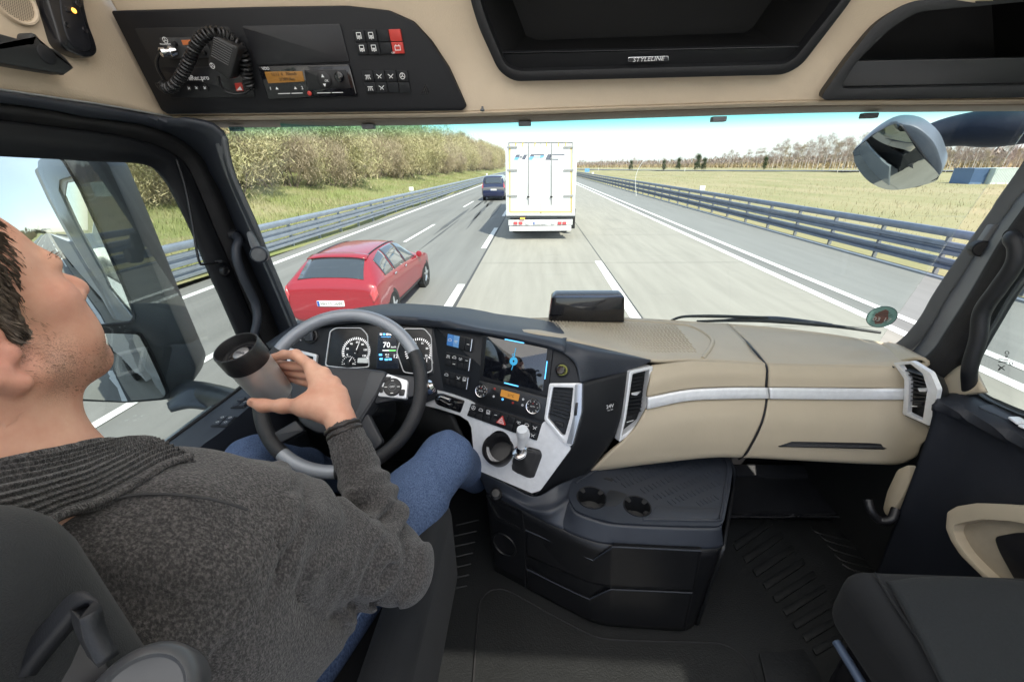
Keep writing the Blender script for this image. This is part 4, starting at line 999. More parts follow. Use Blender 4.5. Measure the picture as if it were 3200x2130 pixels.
recess('radio_slot', [(419, 89), (715, 83), (798, 305), (532, 309), (480, 205)], mat('slot_black', (.006, .006, .007), .6))
pl_ = plate('blank_cover', OP, [(756, 82), (1062, 75), (1092, 194), (803, 204)], mat('cover_black', (.012, .012, .015), .38, bump=.3, bscale=700, bdist=.0005), oc, .006, .008, .004)
# tachograph
ta = plate('tachograph', OP, [(803, 207), (1091, 201), (1116, 300), (838, 311)], gloss, oc, .012, .012, .006, .003)
OT = OP.off(.0125)
plate('display', OT, [(826, 225), (944, 223), (951, 255), (838, 261)], amber, ta, .003, .001, .001, .0004)
text('display_text', '12:12  0   70km/h', OT, (888, 232), .0095, black, ta, h=.0018); text('display_text', '27389.0km', OT, (898, 248), .0095, black, ta, h=.0018)
plate('card_door', OT, [(949, 219), (1080, 217), (1096, 277), (962, 281)], mat('tacho_face', (.012, .012, .014), .3), ta, .003, .0012, .004)
c = OT.hit(1014, 250); lathe('direction_pad', c, OT.n, [(.019, 0), (.019, .004), (.016, .006), (.001, .006)], black, ta, 28)
for q, s in (((1011, 236), '▲'), ((1018, 266), '▼')):
    a, b = OT.to2(OT.hit(*q)); d = .0035 if s == '▲' else -.0035
    obj('mark', mesh([OT.at(a - .004, b - d, .0068), OT.at(a + .004, b - d, .0068), OT.at(a, b + d, .0068)], [(0, 1, 2)]), white, ta, None)
text('pad_text', 'OK', OT, (1024, 252), .007, white, ta, h=.0068)
c = OT.hit(1062, 240); lathe('push_knob', c, OT.n, [(.012, 0), (.012, .007), (.009, .010), (.001, .011)], gloss, ta, 24)
text('maker_text', 'VDO', OT, (831, 215), .009, white, ta, h=.001)
for q, s in (((846, 277), '1'), ((945, 275), '2')): text('button_number', s, OT, q, .010, white, ta, h=.0012)
for q in ((866, 277), (924, 276)):
    a, b = OT.to2(OT.hit(*q)); obj('eject_mark', mesh([OT.at(a - .004, b - .002, .0012), OT.at(a + .004, b - .002, .0012), OT.at(a, b + .004, .0012)], [(0, 1, 2)]), white, ta, None)
lathe('red_dot', OT.hit(968, 292), OT.n, [(.0055, 0), (.0055, .002), (.004, .003), (.001, .003)], redp, ta, 18)
strokes('slot_line', OT, [[OT.to2(OT.hit(*p)) for p in L] for L in ([(870, 293), (907, 292)], [(912, 292), (946, 291)], [(992, 291), (1033, 290)], [(1038, 290), (1072, 289)])], .0015, white, ta, .001)
# rocker banks
def rocker_bank(pl, c4, nx, ny, par, colours=None, lift=.006, icons=()):
    qm = quad_map(pl, c4)
    base = key('switch_frame', pl, qm, -.03, -.04, 1.03, 1.04, black, par, .002, .012, .003)
    for i in range(nx):
        for j in range(ny):
            m = (colours or {}).get((i, j), (colours or {}).get((i, None), dark))
            k = key('rocker_switch', pl, qm, (i + .03) / nx, (j + .03) / ny, (i + .97) / nx, (j + .97) / ny, m, base, lift + .0015 * (j == 0), .01, .001)
            for (ii, jj, kind) in icons:
                if (ii, jj) == (i, j):
                    a, b = qm((i + .5) / nx, (j + .5) / ny); s = .0065
                    g = {'lamp': [[(a - s, b + s * .3), (a + s, b + s * .3)], [(a - s * .5, b), (a - s * .9, b - s)], [(a, b), (a, b - s)], [(a + s * .5, b), (a + s * .9, b - s)]],
                         'box': [[(a - s * .8, b - s * .8), (a - s * .8, b + s), (a + s * .8, b + s), (a + s * .8, b - s * .8)], [(a - s * .5, b), (a + s * .5, b)], [(a - s * .3, b - s * .2), (a - s * .5, b - s * .8)], [(a, b - s * .2), (a, b - s)], [(a + s * .3, b - s * .2), (a + s * .5, b - s * .8)]],
                         'x': [[(a - s, b + s * .6), (a - s * .2, b)], [(a + s, b + s * .6), (a + s * .2, b)], [(a - s * .6, b - s * .7), (a - s * .1, b - s * .1)], [(a + s * .6, b - s * .7), (a + s * .1, b - s * .1)]],
                         'star': [circ((a, b), s, 16), [(a, b), (a, b + s)], [(a, b), (a - s * .86, b - s * .5)], [(a, b), (a + s * .86, b - s * .5)]],
                         'bat': [[(a - s, b - s * .7), (a - s, b + s * .6), (a + s, b + s * .6), (a + s, b - s * .7), (a - s, b - s * .7)], [(a - s * .6, b + s * .6), (a - s * .6, b + s)], [(a + s * .6, b + s * .6), (a + s * .6, b + s)]],
                         'bar': [[(a - s * .7, b), (a + s * .7, b)]], 'car': [[(a - s, b - s * .4), (a - s, b + s * .2), (a - s * .4, b + s * .7), (a + s * .4, b + s * .7), (a + s, b + s * .2), (a + s, b - s * .4), (a - s, b - s * .4)]],
                         'wav': [[(a - s, b), (a - s * .5, b + s * .5), (a, b), (a + s * .5, b + s * .5), (a + s, b)], [(a - s * .6, b - s * .5), (a + s * .6, b - s * .5)]]}[kind]
                    strokes('switch_icon', pl, g, .0014, white, k, lift + .0015 * (j == 0) + .0005)
    return base
red_b = {(3, 0): redp, (3, 1): redp}
ba = rocker_bank(OP, [(1104, 93), (1254, 90), (1268, 168), (1121, 171)], 4, 2, oc, red_b, .010, [(0, 0, 'box'), (1, 0, 'box'), (0, 1, 'box'), (1, 1, 'box'), (3, 1, 'bat')])
bb = rocker_bank(OP, [(1132, 219), (1276, 218), (1288, 289), (1147, 290)], 4, 2, oc, None, .010, [(0, 0, 'lamp'), (1, 0, 'x'), (2, 0, 'x'), (3, 0, 'star'), (0, 1, 'lamp'), (1, 1, 'x')])
text('switch_text', 'OFF', OP, (1233, 165), .0055, white, ba, h=.0108)
mes = [tube_mesh([OP.hit(1329 - k * 3.4 + 2, 258 + k * 9) + OP.n * .004, OP.hit(1317 + k * 6, 293) + OP.n * .004], .0016, 5) for k in range(5)]
obj('sensor_louvre', join_me([tube_mesh([OP.hit(1330 + k * 3.2, 262 + k * 6.5) + OP.n * .0042, OP.hit(1317 + k * 6.4, 294) + OP.n * .0042], .0016, 5) for k in range(5)]), black, oc)
# radio set in the slot
rs = plate('radio_set', OP, [(496, 119), (638, 116), (667, 181), (525, 184)], mat('radio_face', (.035, .036, .038), .45), oc, .006, .010, .003)
ORp = OP.off(.0105)
plate('display', ORp, [(565, 126), (612, 124), (616, 139), (571, 142)], mat('radio_display', (.22, .07, .025), .3, emit=(1, .3, .1, .06)), rs, .002, .001)
a, b = ORp.to2(ORp.hit(517, 126)); strokes('emblem', ORp, [circ((a, b), .006, 16), [(a, b), (a, b + .006)], [(a, b), (a - .005, b - .003)], [(a, b), (a + .005, b - .003)]], .0011, white, rs)
for q in ((548, 137), (620, 158), (640, 165), (600, 160)): lathe('radio_knob', ORp.hit(*q), ORp.n, [(.006, 0), (.005, .008), (.001, .009)], black, rs, 16)
text('radio_print', 'Mercedes-Benz', ORp, (517, 138), .0045, white, rs)
tii = plate('recorder_set', OP, [(486, 213), (770, 207), (797, 303), (532, 307)], mat('recorder_face', (.008, .008, .010), .3), oc, .004, .007, .004)
OTi = OP.off(.0075)
text('recorder_text', 'TiiRec.pro', OTi, (616, 244), .0155, white, tii, bold=.0002)
for q in ((552, 276), (593, 276), (616, 275), (642, 275)):
    lathe('round_button', OTi.hit(*q), OTi.n, [(.0085, 0), (.0085, .002), (.001, .0025)], black, tii, 18); a, b = OTi.to2(OTi.hit(*q))
    strokes('button_mark', OTi, [[(a - .003, b - .002), (a + .003, b + .002)], [(a - .002, b + .003), (a + .002, b - .002)]], .0018, white, tii, .003)
plate('red_sticker', OTi, [(732, 260), (755, 259), (761, 285), (738, 286)], redp, tii, .001, .001, .002)
a, b = OTi.to2(OTi.hit(748, 278)); obj('sticker_mark', mesh([OTi.at(a - .008, b - .003, .0018), OTi.at(a + .008, b - .003, .0018), OTi.at(a + .006, b + .006, .0018)], [(0, 1, 2)]), white, tii, None)
# hand microphone with its coiled cord
hs = thing('radio_handset', 'black radio hand microphone hung in its curly cord on the overhead console', 'radio', OP.hit(690, 180))
HB = OP.off(.055)
mq = [(660, 103), (748, 149), (718, 254), (644, 204)]
plate('microphone_body', HB, mq, mat('mic_black', (.013, .013, .014), .35, bump=.3, bscale=600), hs, .035, 0, .012, .008)
qm = quad_map(HB, [(660, 108), (742, 151), (722, 220), (650, 178)])
for k in range(9):
    u = (k + .6) / 10; p0, p1 = qm(.12, u), qm(.86, u)
    obj('grille_line', tube_mesh([HB.at(p0[0], p0[1], .0005), HB.at(p1[0], p1[1], .0005)], .0011, 5), gloss, hs)
a, b = HB.to2(HB.hit(664, 206)); strokes('emblem', HB, [circ((a, b), .0055, 16), [(a, b), (a, b + .0055)], [(a, b), (a - .0048, b - .0028)], [(a, b), (a + .0048, b - .0028)]], .001, white, hs)
path = [(503, 262), (520, 276), (543, 268), (570, 231), (591, 190), (608, 149), (635, 114), (669, 101), (706, 112), (744, 139), (762, 177), (770, 217), (774, 252), (782, 277)]
hts = [.02, .03, .04, .05, .05, .05, .05, .045, .03, .022, .02, .02, .02, .018]
P = cr([OP.off(h).hit(x, y) for (x, y), h in zip(path, hts)], 900); vs = []
u = OP.n.copy(); Q = []
for i, p in enumerate(P):
    t = (P[min(i + 1, 899)] - P[max(i - 1, 0)]).normalized(); u = (u - t * u.dot(t)).normalized(); w_ = t.cross(u)
    a = 2 * math.pi * 44 * i / 899; Q.append(p + (u * math.cos(a) + w_ * math.sin(a)) * .0105)
tube('coiled_cord', Q, .0034, mat('cord_black', (.012, .012, .013), .28), hs, 6)
tube('cord_end', [OP.off(h).hit(x, y) for x, y, h in ((782, 280, .02), (765, 290, .022), (740, 294, .025), (706, 286, .03), (688, 262, .035), (684, 240, .04))], .003, MATS['cord_black'], hs, 8, 30)
tube('cord_end', [OP.off(h).hit(x, y) for x, y, h in ((499, 167, .03), (490, 192, .03), (496, 220, .026), (514, 250, .02))], .0038, MATS['cord_black'], hs, 8, 20)
p0, p1 = OP.off(.012).hit(548, 160), OP.off(.04).hit(497, 165); ax = (p1 - p0); Lp = ax.length
lathe('plug', p0, ax, [(.011, 0), (.011, Lp * .18), (.013, Lp * .2), (.013, Lp * .38), (.008, Lp * .42), (.008, Lp * .6), (.011, Lp * .64), (.011, Lp * .9), (.006, Lp)], chrome, hs, 20)
# ---- shelves beside it
s1 = thing('overhead_shelf', 'black open shelf in the middle of the headliner with a silver badge', 'shelf', onY(2000, 240, 1.2))
S1P = Pl.p3(onY(1606, 250, 1.208), onY(2447, 229, 1.155), onY(1490, 20, 1.148))
shelf_k = mat('shelf_black', (.008, .0085, .010), .42, bump=.35, bscale=600, bdist=.0006)
frame('shelf_rim', S1P, SH1o, SH1i, shelf_k, s1, .03, .012, .02, .016)
def tray(pl, inner, d, par, m):
    P2 = [pl.to2(pl.hit(*p)) for p in inner]; n = len(P2); c = sum((V(p) for p in P2), V((0, 0))) / n; vs = []
    for k, (f, h) in enumerate(((1.01, .004), (.97, -d * .5), (.9, -d))): vs += [pl.at(*(c + (V(p) - c) * f), h) for p in P2]
    fs = [(k * n + i, k * n + (i + 1) % n, (k + 1) * n + (i + 1) % n, (k + 1) * n + i) for k in range(2) for i in range(n)] + [tuple(2 * n + i for i in range(n))]
    me = mesh(vs, fs); s = sum(f.normal.dot(pl.p + pl.n * .2 - f.center) for f in me.polygons)
    if s < 0: me.flip_normals()
    return obj('tray', me, m, par, 30)
void = mat('shaded_inside', (.0035, .0035, .004), .7)  # blacker than the rim: shade of the recess put into the colour
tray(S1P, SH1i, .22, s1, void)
plate('front_lip', S1P, [(1562, 164), (2512, 143), (2486, 182), (2450, 199), (1620, 221), (1584, 208)], shelf_k, s1, .012, -.012, .004, .004)
bd = plate('badge', S1P, [(1962, 179), (2090, 175), (2090, 192), (1962, 194)], chrome, s1, .003, .0, .003, .001)
plate('badge_field', S1P, [(1966, 181), (2087, 177), (2087, 190), (1966, 192)], mat('badge_grey', (.06, .06, .065), .3, metal=.5), bd, .001, .001)
text('badge_text', 'STYLELINE', S1P, (2026, 185), .0125, white, bd, h=.0016, shear=.15, sx=1.25)
s2 = thing('overhead_locker', 'black open locker at the passenger end of the headliner', 'shelf', onY(2900, 300, 1.12))
S2P = Pl.p3(onY(2554, 311, 1.155), onY(3360, 300, 1.05), onY(2735, 66, 1.10))
frame('locker_rim', S2P, SH2o, SH2i, shelf_k, s2, .03, .012, .02, .016)
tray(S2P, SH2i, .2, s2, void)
plate('front_lip', S2P, [(2672, 190), (3335, 178), (3335, 262), (2620, 274)], shelf_k, s2, .012, -.012, .003, .003)
# ---- left side of the headliner
sp = thing('side_speaker', 'round beige speaker grille at the top of the driver side lining', 'speaker', onX(34, 7, XL))
SWp = Pl((XL, 0, 0), (1, 0, 0)); a0 = SWp.to2(SWp.hit(34, 0))
rr = (V(SWp.to2(SWp.hit(102, 10))) - V(a0)).length
obj('rim', frame_mesh(SWp.off(.001), [(a0[0] + x, a0[1] + y) for x, y in circ((0, 0), rr, 40)[:-1]], [(a0[0] + x, a0[1] + y) for x, y in circ((0, 0), rr * .85, 40)[:-1]], -.004, .008, .002), beige, sp)
g = obj('grille', prism_mesh(SWp, [(a0[0] + x, a0[1] + y) for x, y in circ((0, 0), rr * .86, 40)[:-1]], -.004, .004), beige, sp)
mes = []
for i in range(-12, 13):
    for j in range(-12, 13):
        x, y = (i + .5 * (j % 2)) * rr * .075, j * rr * .066
        if math.hypot(x, y) < rr * .8: mes.append(mesh([SWp.at(a0[0] + x + px, a0[1] + y + py, .0046) for px, py in circ((0, 0), rr * .024, 6)[:-1]], [tuple(range(6))]))
obj('holes', join_me(mes), black, g, None)
hd = thing('phone_cradle', 'black remote holder with a small amber light on the driver side lining', 'holder', onX(230, 100, XL))
cp = [(120, -90), (150, 0), (160, 35), (170, 66), (190, 136), (214, 162), (266, 184), (298, 179), (310, 163), (302, 129), (283, 82), (268, 20), (262, -90)]
plate('body', SWp, cp, mat('cradle_black', (.010, .011, .014), .25, coat=.3), hd, .03, .028, .012, .008)
plate('inner_face', SWp, [(185, -60), (192, 30), (202, 90), (222, 140), (262, 162), (288, 155), (275, 100), (252, 30), (240, -60)], mat('cradle_face', (.012, .013, .017), .35), hd, .004, .031, .01, .002)
SH_ = SWp.off(.0315); cr_ = plate('charging_slot', SH_, [(203, 19), (240, 30), (251, 47), (210, 38)], black, hd, .003, .002, .002)
lathe('amber_light', SH_.hit(228, 34) + SH_.n * .0022, SH_.n, [(.005, 0), (.004, .002), (.001, .003)], lamp_amb, hd, 14)
for q in ((209, 78), (266, 94), (244, 13)): lathe('screw', SH_.hit(*q), SH_.n, [(.006, 0), (.005, .002), (.001, .001)], black, hd, 14)
gh = thing('grab_handle', 'black folding grab handle below the speaker on the driver side lining', 'handle', onX(120, 180, XL))
GP = SWp.off(.05)
plate('bar', GP, [(-120, 70), (0, 104), (94, 130), (98, 106), (107, 102), (117, 108), (146, 146), (178, 154), (206, 178), (236, 214), (207, 234), (52, 208), (-120, 172)], mat('handle_charcoal', (.018, .020, .022), .42, bump=.3, bscale=600), gh, .03, 0, .004, .006)
plate('foot', SWp, [(60, 195), (150, 205), (205, 236), (160, 225), (80, 218)], dark, gh, .01, .02, .004)
c = GP.hit(146, 171); lathe('round_cap', c - GP.n * .002, GP.n, [(.017, 0), (.017, .003), (.0155, .004), (.001, .0042)], dark, gh, 26)
# ---- pillar grips and tweeters
for nm, lab, pts, rad, tw in (('grip', 'black grab handle on the driver side pillar', [(754, 735), (746, 752), (738, 776), (741, 814), (760, 865), (784, 916), (799, 952), (804, 1000), (804, 1070)], .0155, 0), ('grip', 'black grab handle on the passenger side pillar', [(3140, 738), (3162, 748), (3177, 774), (3169, 827), (3117, 904), (3069, 975), (3057, 1057), (3030, 1152), (2992, 1226)], .0165, 1)):
    f = (lambda x, y: onX(x, y, XL + .03)) if not tw else (lambda x, y: onX(x, y, XR - .06))
    P = [f(x, y) for x, y in pts]
    P[0] = P[0] + V((-.03 if not tw else .03, .01, 0)); P[-1] = P[-1] + V((-.02 if not tw else .03, 0, 0))
    t = thing('pillar_grip', lab, 'handle', P[0], 'grab handles on the pillars'); tube('bar', P, [rad * .9, rad] + [rad] * (len(P) - 3) + [rad * .9], dark if tw else slate, t, 16, 60)
    lathe('foot', P[0], V((1 if not tw else -1, 0, 0)), [(rad * 1.3, -.012), (rad * 1.2, .004), (rad * .9, .01)], dark, t, 18)
TWP = Pl(onW(800, 770, .07), V((.35, -.9, .1)))
t = thing('pillar_speaker', 'small round tweeter with a bar mount on the driver side pillar', 'speaker', TWP.hit(813, 794), 'tweeters on the pillars')
plate('mount', TWP, [(768, 728), (780, 721), (790, 735), (808, 770), (812, 790), (796, 800), (780, 768)], grey, t, .025, .002, .006, .004)
c = TWP.hit(812, 795); lathe('housing', c - TWP.n * .014, TWP.n, [(.026, 0), (.026, .026), (.023, .030), (.0215, .028), (.001, .028)], slate, t, 30)
lathe('grille', c + TWP.n * .0145, TWP.n, [(.0215, 0), (.020, .002), (.001, .004)], mat('tweeter_mesh', (.10, .105, .11), .5, bump=1, bscale=900, bdist=.001), t, 26)
TWR = Pl(onW(3062, 775, .085), V((-.45, -.88, .1)))
t = thing('pillar_speaker', 'small round tweeter with a bar mount on the passenger side pillar', 'speaker', TWR.hit(3062, 775), 'tweeters on the pillars')
plate('mount', TWR, [(3104, 700), (3142, 704), (3136, 725), (3098, 790), (3062, 790), (3060, 765)], grey, t, .03, .0, .006, .004)
c = TWR.hit(3062, 776); lathe('housing', c - TWR.n * .016, TWR.n, [(.021, 0), (.021, .028), (.0195, .032), (.018, .030), (.001, .030)], dark, t, 30)
lathe('grille', c + TWR.n * .0145, TWR.n, [(.018, 0), (.017, .002), (.001, .003)], mat('tweeter_mesh_black', (.02, .02, .021), .6, bump=1, bscale=900, bdist=.001), t, 26)
# ================================================================== DASHBOARD
da = thing('dashboard', 'wide beige and black dashboard under the windscreen', 'dashboard', onY(1670, 1010, 1.5) - V((0, 0, .3)))
ST = Pl.p3(onY(1400, 1042, 1.25), onY(1810, 1192, 1.06), onY(1668, 1537, .94))
CLP = Pl.p3(ST.hit(1354, 1021), ST.hit(1388, 1232), onY(950, 1070, 1.235))
spanel = mat('instrument_panel_black', (.009, .011, .015), .5, spec=.35, var=.1, bump=.35, bscale=700, bdist=.0006)
plate('instrument_panel', CLP, [(850, 1085), (930, 1034), (1026, 1014), (1150, 1004), (1354, 1018), (1392, 1236), (1316, 1262), (1010, 1236), (980, 1266), (850, 1256)], spanel, da, .03, 0, .004)
plate('centre_stack', ST, [(1350, 1017), (1503, 1040), (1715, 1084), (1764, 1101), (1797, 1139), (1814, 1195), (1790, 1384), (1700, 1326), (1462, 1300), (1440, 1270), (1312, 1258), (1380, 1210)], spanel, da, .05, 0, .002, .003)
# hood above
h0 = [CLP.off(.02).hit(x, y) for x, y in ((845, 1090), (930, 1036), (1026, 1016), (1150, 1008), (1350, 1021))] + [ST.off(.02).hit(x, y) for x, y in ((1430, 1030), (1503, 1042), (1610, 1062), (1715, 1086), (1764, 1103))]
h1 = [onY(x, y, 1.27) for x, y in ((835, 1070), (925, 1014), (1026, 992), (1150, 982))] + [onY(1354, 996, 1.26), onY(1440, 1008, 1.255), onY(1510, 1023, 1.23), onY(1615, 1038, 1.19), onY(1705, 1054, 1.16), onY(1768, 1072, 1.13)]
h2 = [p + V((.01, .09, -.012)) for p in h1]
h3 = [p + V((.02, .30, -.06)) for p in h1]
hm_ = gap(h0, h1, .5); hm_ = [p + V((0, -.006, .008)) for p in hm_]
loft('hood', [[p + V((0, .03, -.012)) for p in h0], h0, hm_, h1, h2, h3], slate, da, 50, 30, .006, 60)
rf = [[onY(1700, 1062, 1.155), ST.off(.02).hit(1764, 1103), ST.off(.012).hit(1799, 1139), ST.off(.004).hit(1813, 1194), ST.off(.0).hit(1814, 1199)],
      [onY(1765, 1062, 1.18), onY(1812, 1078, 1.13), onY(1858, 1110, 1.10), onY(1886, 1178, 1.10), onY(1887, 1183, 1.10)],
      [onY(1950, 1100, 1.20), onY(2024, 1121, 1.16), onY(2033, 1130, 1.15), onY(1966, 1157, 1.125), onY(1966, 1161, 1.125)]]
loft('hood_wing', [rf[0], [a.lerp(b, .5) + V((0, 0, .004)) for a, b in zip(rf[0], rf[1])], rf[1], rf[2]], slate, da, 20, 24, .006, 40)
hw_top = [[onY(1768, 1072, 1.13), onY(1705, 1054, 1.16)], [onY(1815, 1074, 1.13), onY(1760, 1050, 1.17)], [onY(2024, 1121, 1.16), onY(2010, 1112, 1.18)]]
# dark flank of the stack
f0 = [ST.off(-.002).hit(x, y) for x, y in ((1816, 1197), (1816, 1290), (1787, 1393), (1735, 1465), (1670, 1550))]
f1 = [onY(1966, 1160, 1.125), onY(1952, 1230, 1.10), onY(1935, 1320, 1.07), onY(1900, 1400, 1.05), onY(1800, 1520, 1.02)]
loft('stack_flank', [f0, gap(f0, f1, .5)[::12] if False else [a.lerp(b, .5) for a, b in zip(f0, f1)], f1], dark, da, 30, 16, .01, 60)
FP = Pl.p3(f0[0], f1[0], f1[3])
c = FP.hit(1905, 1268) + FP.n * .004
lathe('power_socket', c, FP.n, [(.033, -.004), (.031, .004), (.027, .004), (.025, .008), (.001, .0085)], black, da, 30)
FPo = FP.off(.0135); text('socket_text', '24V', FPo, (1906, 1269), .017, white, da); text('socket_text', 'max 15A', FPo, (1906, 1280), .006, white, da)
# ---- beige passenger side
We = [(1478, 1011), (1560, 1003), (1656, 1000), (1800, 998), (1951, 999), (2143, 1011), (2277, 1018)]
near = [(1505, 1026), (1600, 1038), (1698, 1050), (1850, 1082), (2028, 1124), (2170, 1124), (2396, 1136)]
WeP = [onW(x, y, .02) + V((0, .02, 0)) for x, y in We]
nearP = [onY(1505, 1026, 1.25), onY(1600, 1038, 1.21), onY(1698, 1050, 1.175), onY(1850, 1082, 1.165), onY(2028, 1124, 1.155), onY(2170, 1124, 1.165), onY(2396, 1136, 1.155)]
seamP = [onW(2277, 1018, .02) + V((0, .02, 0)), onY(2330, 1058, 1.34), onY(2358, 1088, 1.24), onY(2396, 1136, 1.155)]
top_beige = mat('beige_dash_top', (.42, .39, .34), .6, var=.04, bump=.35, bscale=420, bdist=.001)
loft('dash_top', [[p + V((0, .12, -.10)) for p in WeP], WeP, [p + V((0, -.03, .004)) for p in WeP], [a.lerp(b, .5) + V((0, 0, .006)) for a, b in zip(WeP, nearP)], [p + V((0, .03, .002)) for p in nearP], nearP], beige_d, da, 60, 40, .01, 60)
def row(pts, ys): return [onY(x, y, z) for (x, y), z in zip(pts, ys)]
RA = row([(2036, 1140), (2165, 1126), (2290, 1130), (2397, 1137)], [1.150, 1.160, 1.158, 1.154])
RB = row([(2030, 1195), (2150, 1168), (2290, 1165), (2399, 1172)], [1.10, 1.122, 1.125, 1.124])
RC = row([(2023, 1240), (2148, 1216), (2286, 1209), (2397, 1209)], [1.085, 1.105, 1.11, 1.11])
RD = row([(2020, 1278), (2148, 1252), (2286, 1246), (2398, 1245)], [1.080, 1.098, 1.104, 1.104])
RE = row([(1975, 1350), (2130, 1320), (2280, 1315), (2382, 1318)], [1.05, 1.062, 1.066, 1.066])
RF = row([(1900, 1420), (2080, 1408), (2240, 1400), (2340, 1402)], [1.035, 1.045, 1.05, 1.05])
RG = row([(1840, 1475), (2030, 1450), (2210, 1430), (2312, 1429)], [1.05, 1.06, 1.065, 1.065])
RH = [p + V((0, .12, -.05)) for p in RG]
loft('dash_front', [nearP[4:] and RA, RB, RC], beige_d, da, 40, 14, .012, 60)
loft('dash_lower', [RD, RE, RF, RG, RH], beige_d, da, 40, 30, .012, 60)
loft('trim_strip', [[p + V((0, -.006, .001)) for p in RC], [a.lerp(b, .75) + V((0, -.010, 0)) for a, b in zip(RC, RD)], [p + V((0, -.002, 0)) for p in RD]], satin, da, 40, 6, .006, 25)
# glove box side (right of the seam)
gb = thing('glove_box', 'beige glove box lid with a silver strip at the passenger end of the dashboard', 'glove box', onY(2600, 1430, 1.04))
We2 = [(2281, 1019), (2400, 1029), (2530, 1043), (2657, 1061), (2780, 1084), (2860, 1130)]
We2P = [onW(x, y, .02) + V((0, .02, 0)) for x, y in We2[:5]] + [onY(2862, 1126, 1.10)]
n2 = [onY(2400, 1137, 1.155), onY(2500, 1140, 1.152), onY(2620, 1143, 1.145), onY(2720, 1146, 1.13), onY(2792, 1150, 1.105), onY(2840, 1160, 1.07)]
loft('top_lid', [[p + V((0, .12, -.10)) for p in We2P], We2P, [p + V((0, -.03, .003)) for p in We2P], [a.lerp(b, .5) + V((0, 0, .008)) for a, b in zip(We2P, n2)], [p + V((0, .03, .002)) for p in n2], n2], beige_d, gb, 50, 40, .01, 60)
SA = n2[:5] + [onY(2832, 1165, 1.08)]
SB = row([(2402, 1174), (2500, 1176), (2620, 1178), (2720, 1178), (2800, 1178), (2833, 1180)], [1.124, 1.122, 1.118, 1.108, 1.09, 1.075])
SC_ = row([(2401, 1209), (2500, 1210), (2620, 1211), (2720, 1212), (2800, 1212), (2832, 1213)], [1.11, 1.108, 1.105, 1.098, 1.08, 1.07])
SD = row([(2401, 1245), (2500, 1246), (2620, 1247), (2720, 1247), (2800, 1247), (2829, 1247)], [1.104, 1.102, 1.098, 1.092, 1.075, 1.066])
SE = row([(2386, 1318), (2500, 1322), (2620, 1326), (2720, 1330), (2820, 1334), (2908, 1338)], [1.066, 1.064, 1.060, 1.055, 1.035, 1.0])
SF = row([(2344, 1402), (2480, 1410), (2620, 1416), (2740, 1420), (2820, 1418), (2880, 1388)], [1.05, 1.046, 1.042, 1.036, 1.02, 1.0])
SG = row([(2316, 1429), (2460, 1436), (2600, 1444), (2730, 1450), (2806, 1450), (2846, 1432)], [1.065, 1.06, 1.056, 1.05, 1.035, 1.02])
SH = [p + V((0, .12, -.05)) for p in SG]
loft('front_panel', [SA, SB, SC_], beige_d, gb, 40, 14, .012, 60)
lid = loft('lid', [SD, SE, SF, SG, SH], beige_d, gb, 50, 34, .012, 60)
loft('trim_strip', [[p + V((0, -.006, .001)) for p in SC_], [a.lerp(b, .8) + V((0, -.010, 0)) for a, b in zip(SC_, SD)], [p + V((0, -.002, 0)) for p in SD]], satin, gb, 40, 6, .006, 25)
GPl = Pl.p3(SF[1], SF[3], SE[2]).off(.004)
plate('handle_slot', GPl, [(2432, 1395), (2476, 1380), (2758, 1386), (2790, 1402), (2770, 1405)], black, gb, .004, .002, .002)
plate('handle_slot_lip', GPl, [(2446, 1394), (2480, 1387), (2752, 1392), (2772, 1401)], mat('slot_grid', (.03, .03, .032), .5, bump=1, bscale=300, bdist=.002), gb, .002, .004, .001)
tube('top_seam', [onW(2657, 1061, .02) + V((0, .02, .001)), onY(2730, 1103, 1.26), n2[4] + V((0, 0, .003))], .0022, dark, gb, 6, 16)
tube('gap', [p + V((-.0035, -.003, -.004)) for p in [seamP[0], seamP[1], seamP[2], seamP[3], RB[3], RC[3], RD[3], RE[3], RF[3], RG[3]]], .0035, black, gb, 6, 60)
# tray pattern on top of the dash : many short ridges
tp = mat('tray_ridges', (.44, .40, .33), .6, bump=.3, bscale=400)
def surf_pt(px, py):   # top surface interpolated between windscreen edge and near edge
    best = None
    for i in range(41):
        a, b = cr(WeP, 41)[i], cr(nearP, 41)[i]
        pa, pb = projpx(a), projpx(b)
    return None
A_, B_ = cr(WeP, 81), cr(nearP, 81)
def top_at(s, t):   # s along the dash 0..1, t from windscreen 0 to near edge 1
    i = min(int(s * 80), 79); f = s * 80 - i; a = A_[i].lerp(A_[i + 1], f); b = B_[i].lerp(B_[i + 1], f); return a.lerp(b, t) + V((0, 0, .0072 * (1 - abs(2 * t - 1) ** 2)))
mes = []
for r_ in range(13):
    for k in range(46):
        s, t = .20 + .60 * (k + (r_ % 2) * .3) / 46, .16 + .72 * r_ / 13
        if (1 - s) * 1.0 < .12 + .1 * t: continue
        p, q = top_at(s, t), top_at(min(s + .004, 1), t + .036)
        mes.append(tube_mesh([p, q], .0022, 5))
obj('tray_ridges', join_me(mes), beige_d, da, 60)
rim = [top_at(.32, .12), top_at(.4, .09), top_at(.6, .09), top_at(.80, .12), top_at(.86, .20), top_at(.885, .5), top_at(.86, .72), top_at(.80, .97)]
tube('tray_rim', [p + V((0, 0, .0)) for p in rim], .007, beige_d, da, 8, 50)
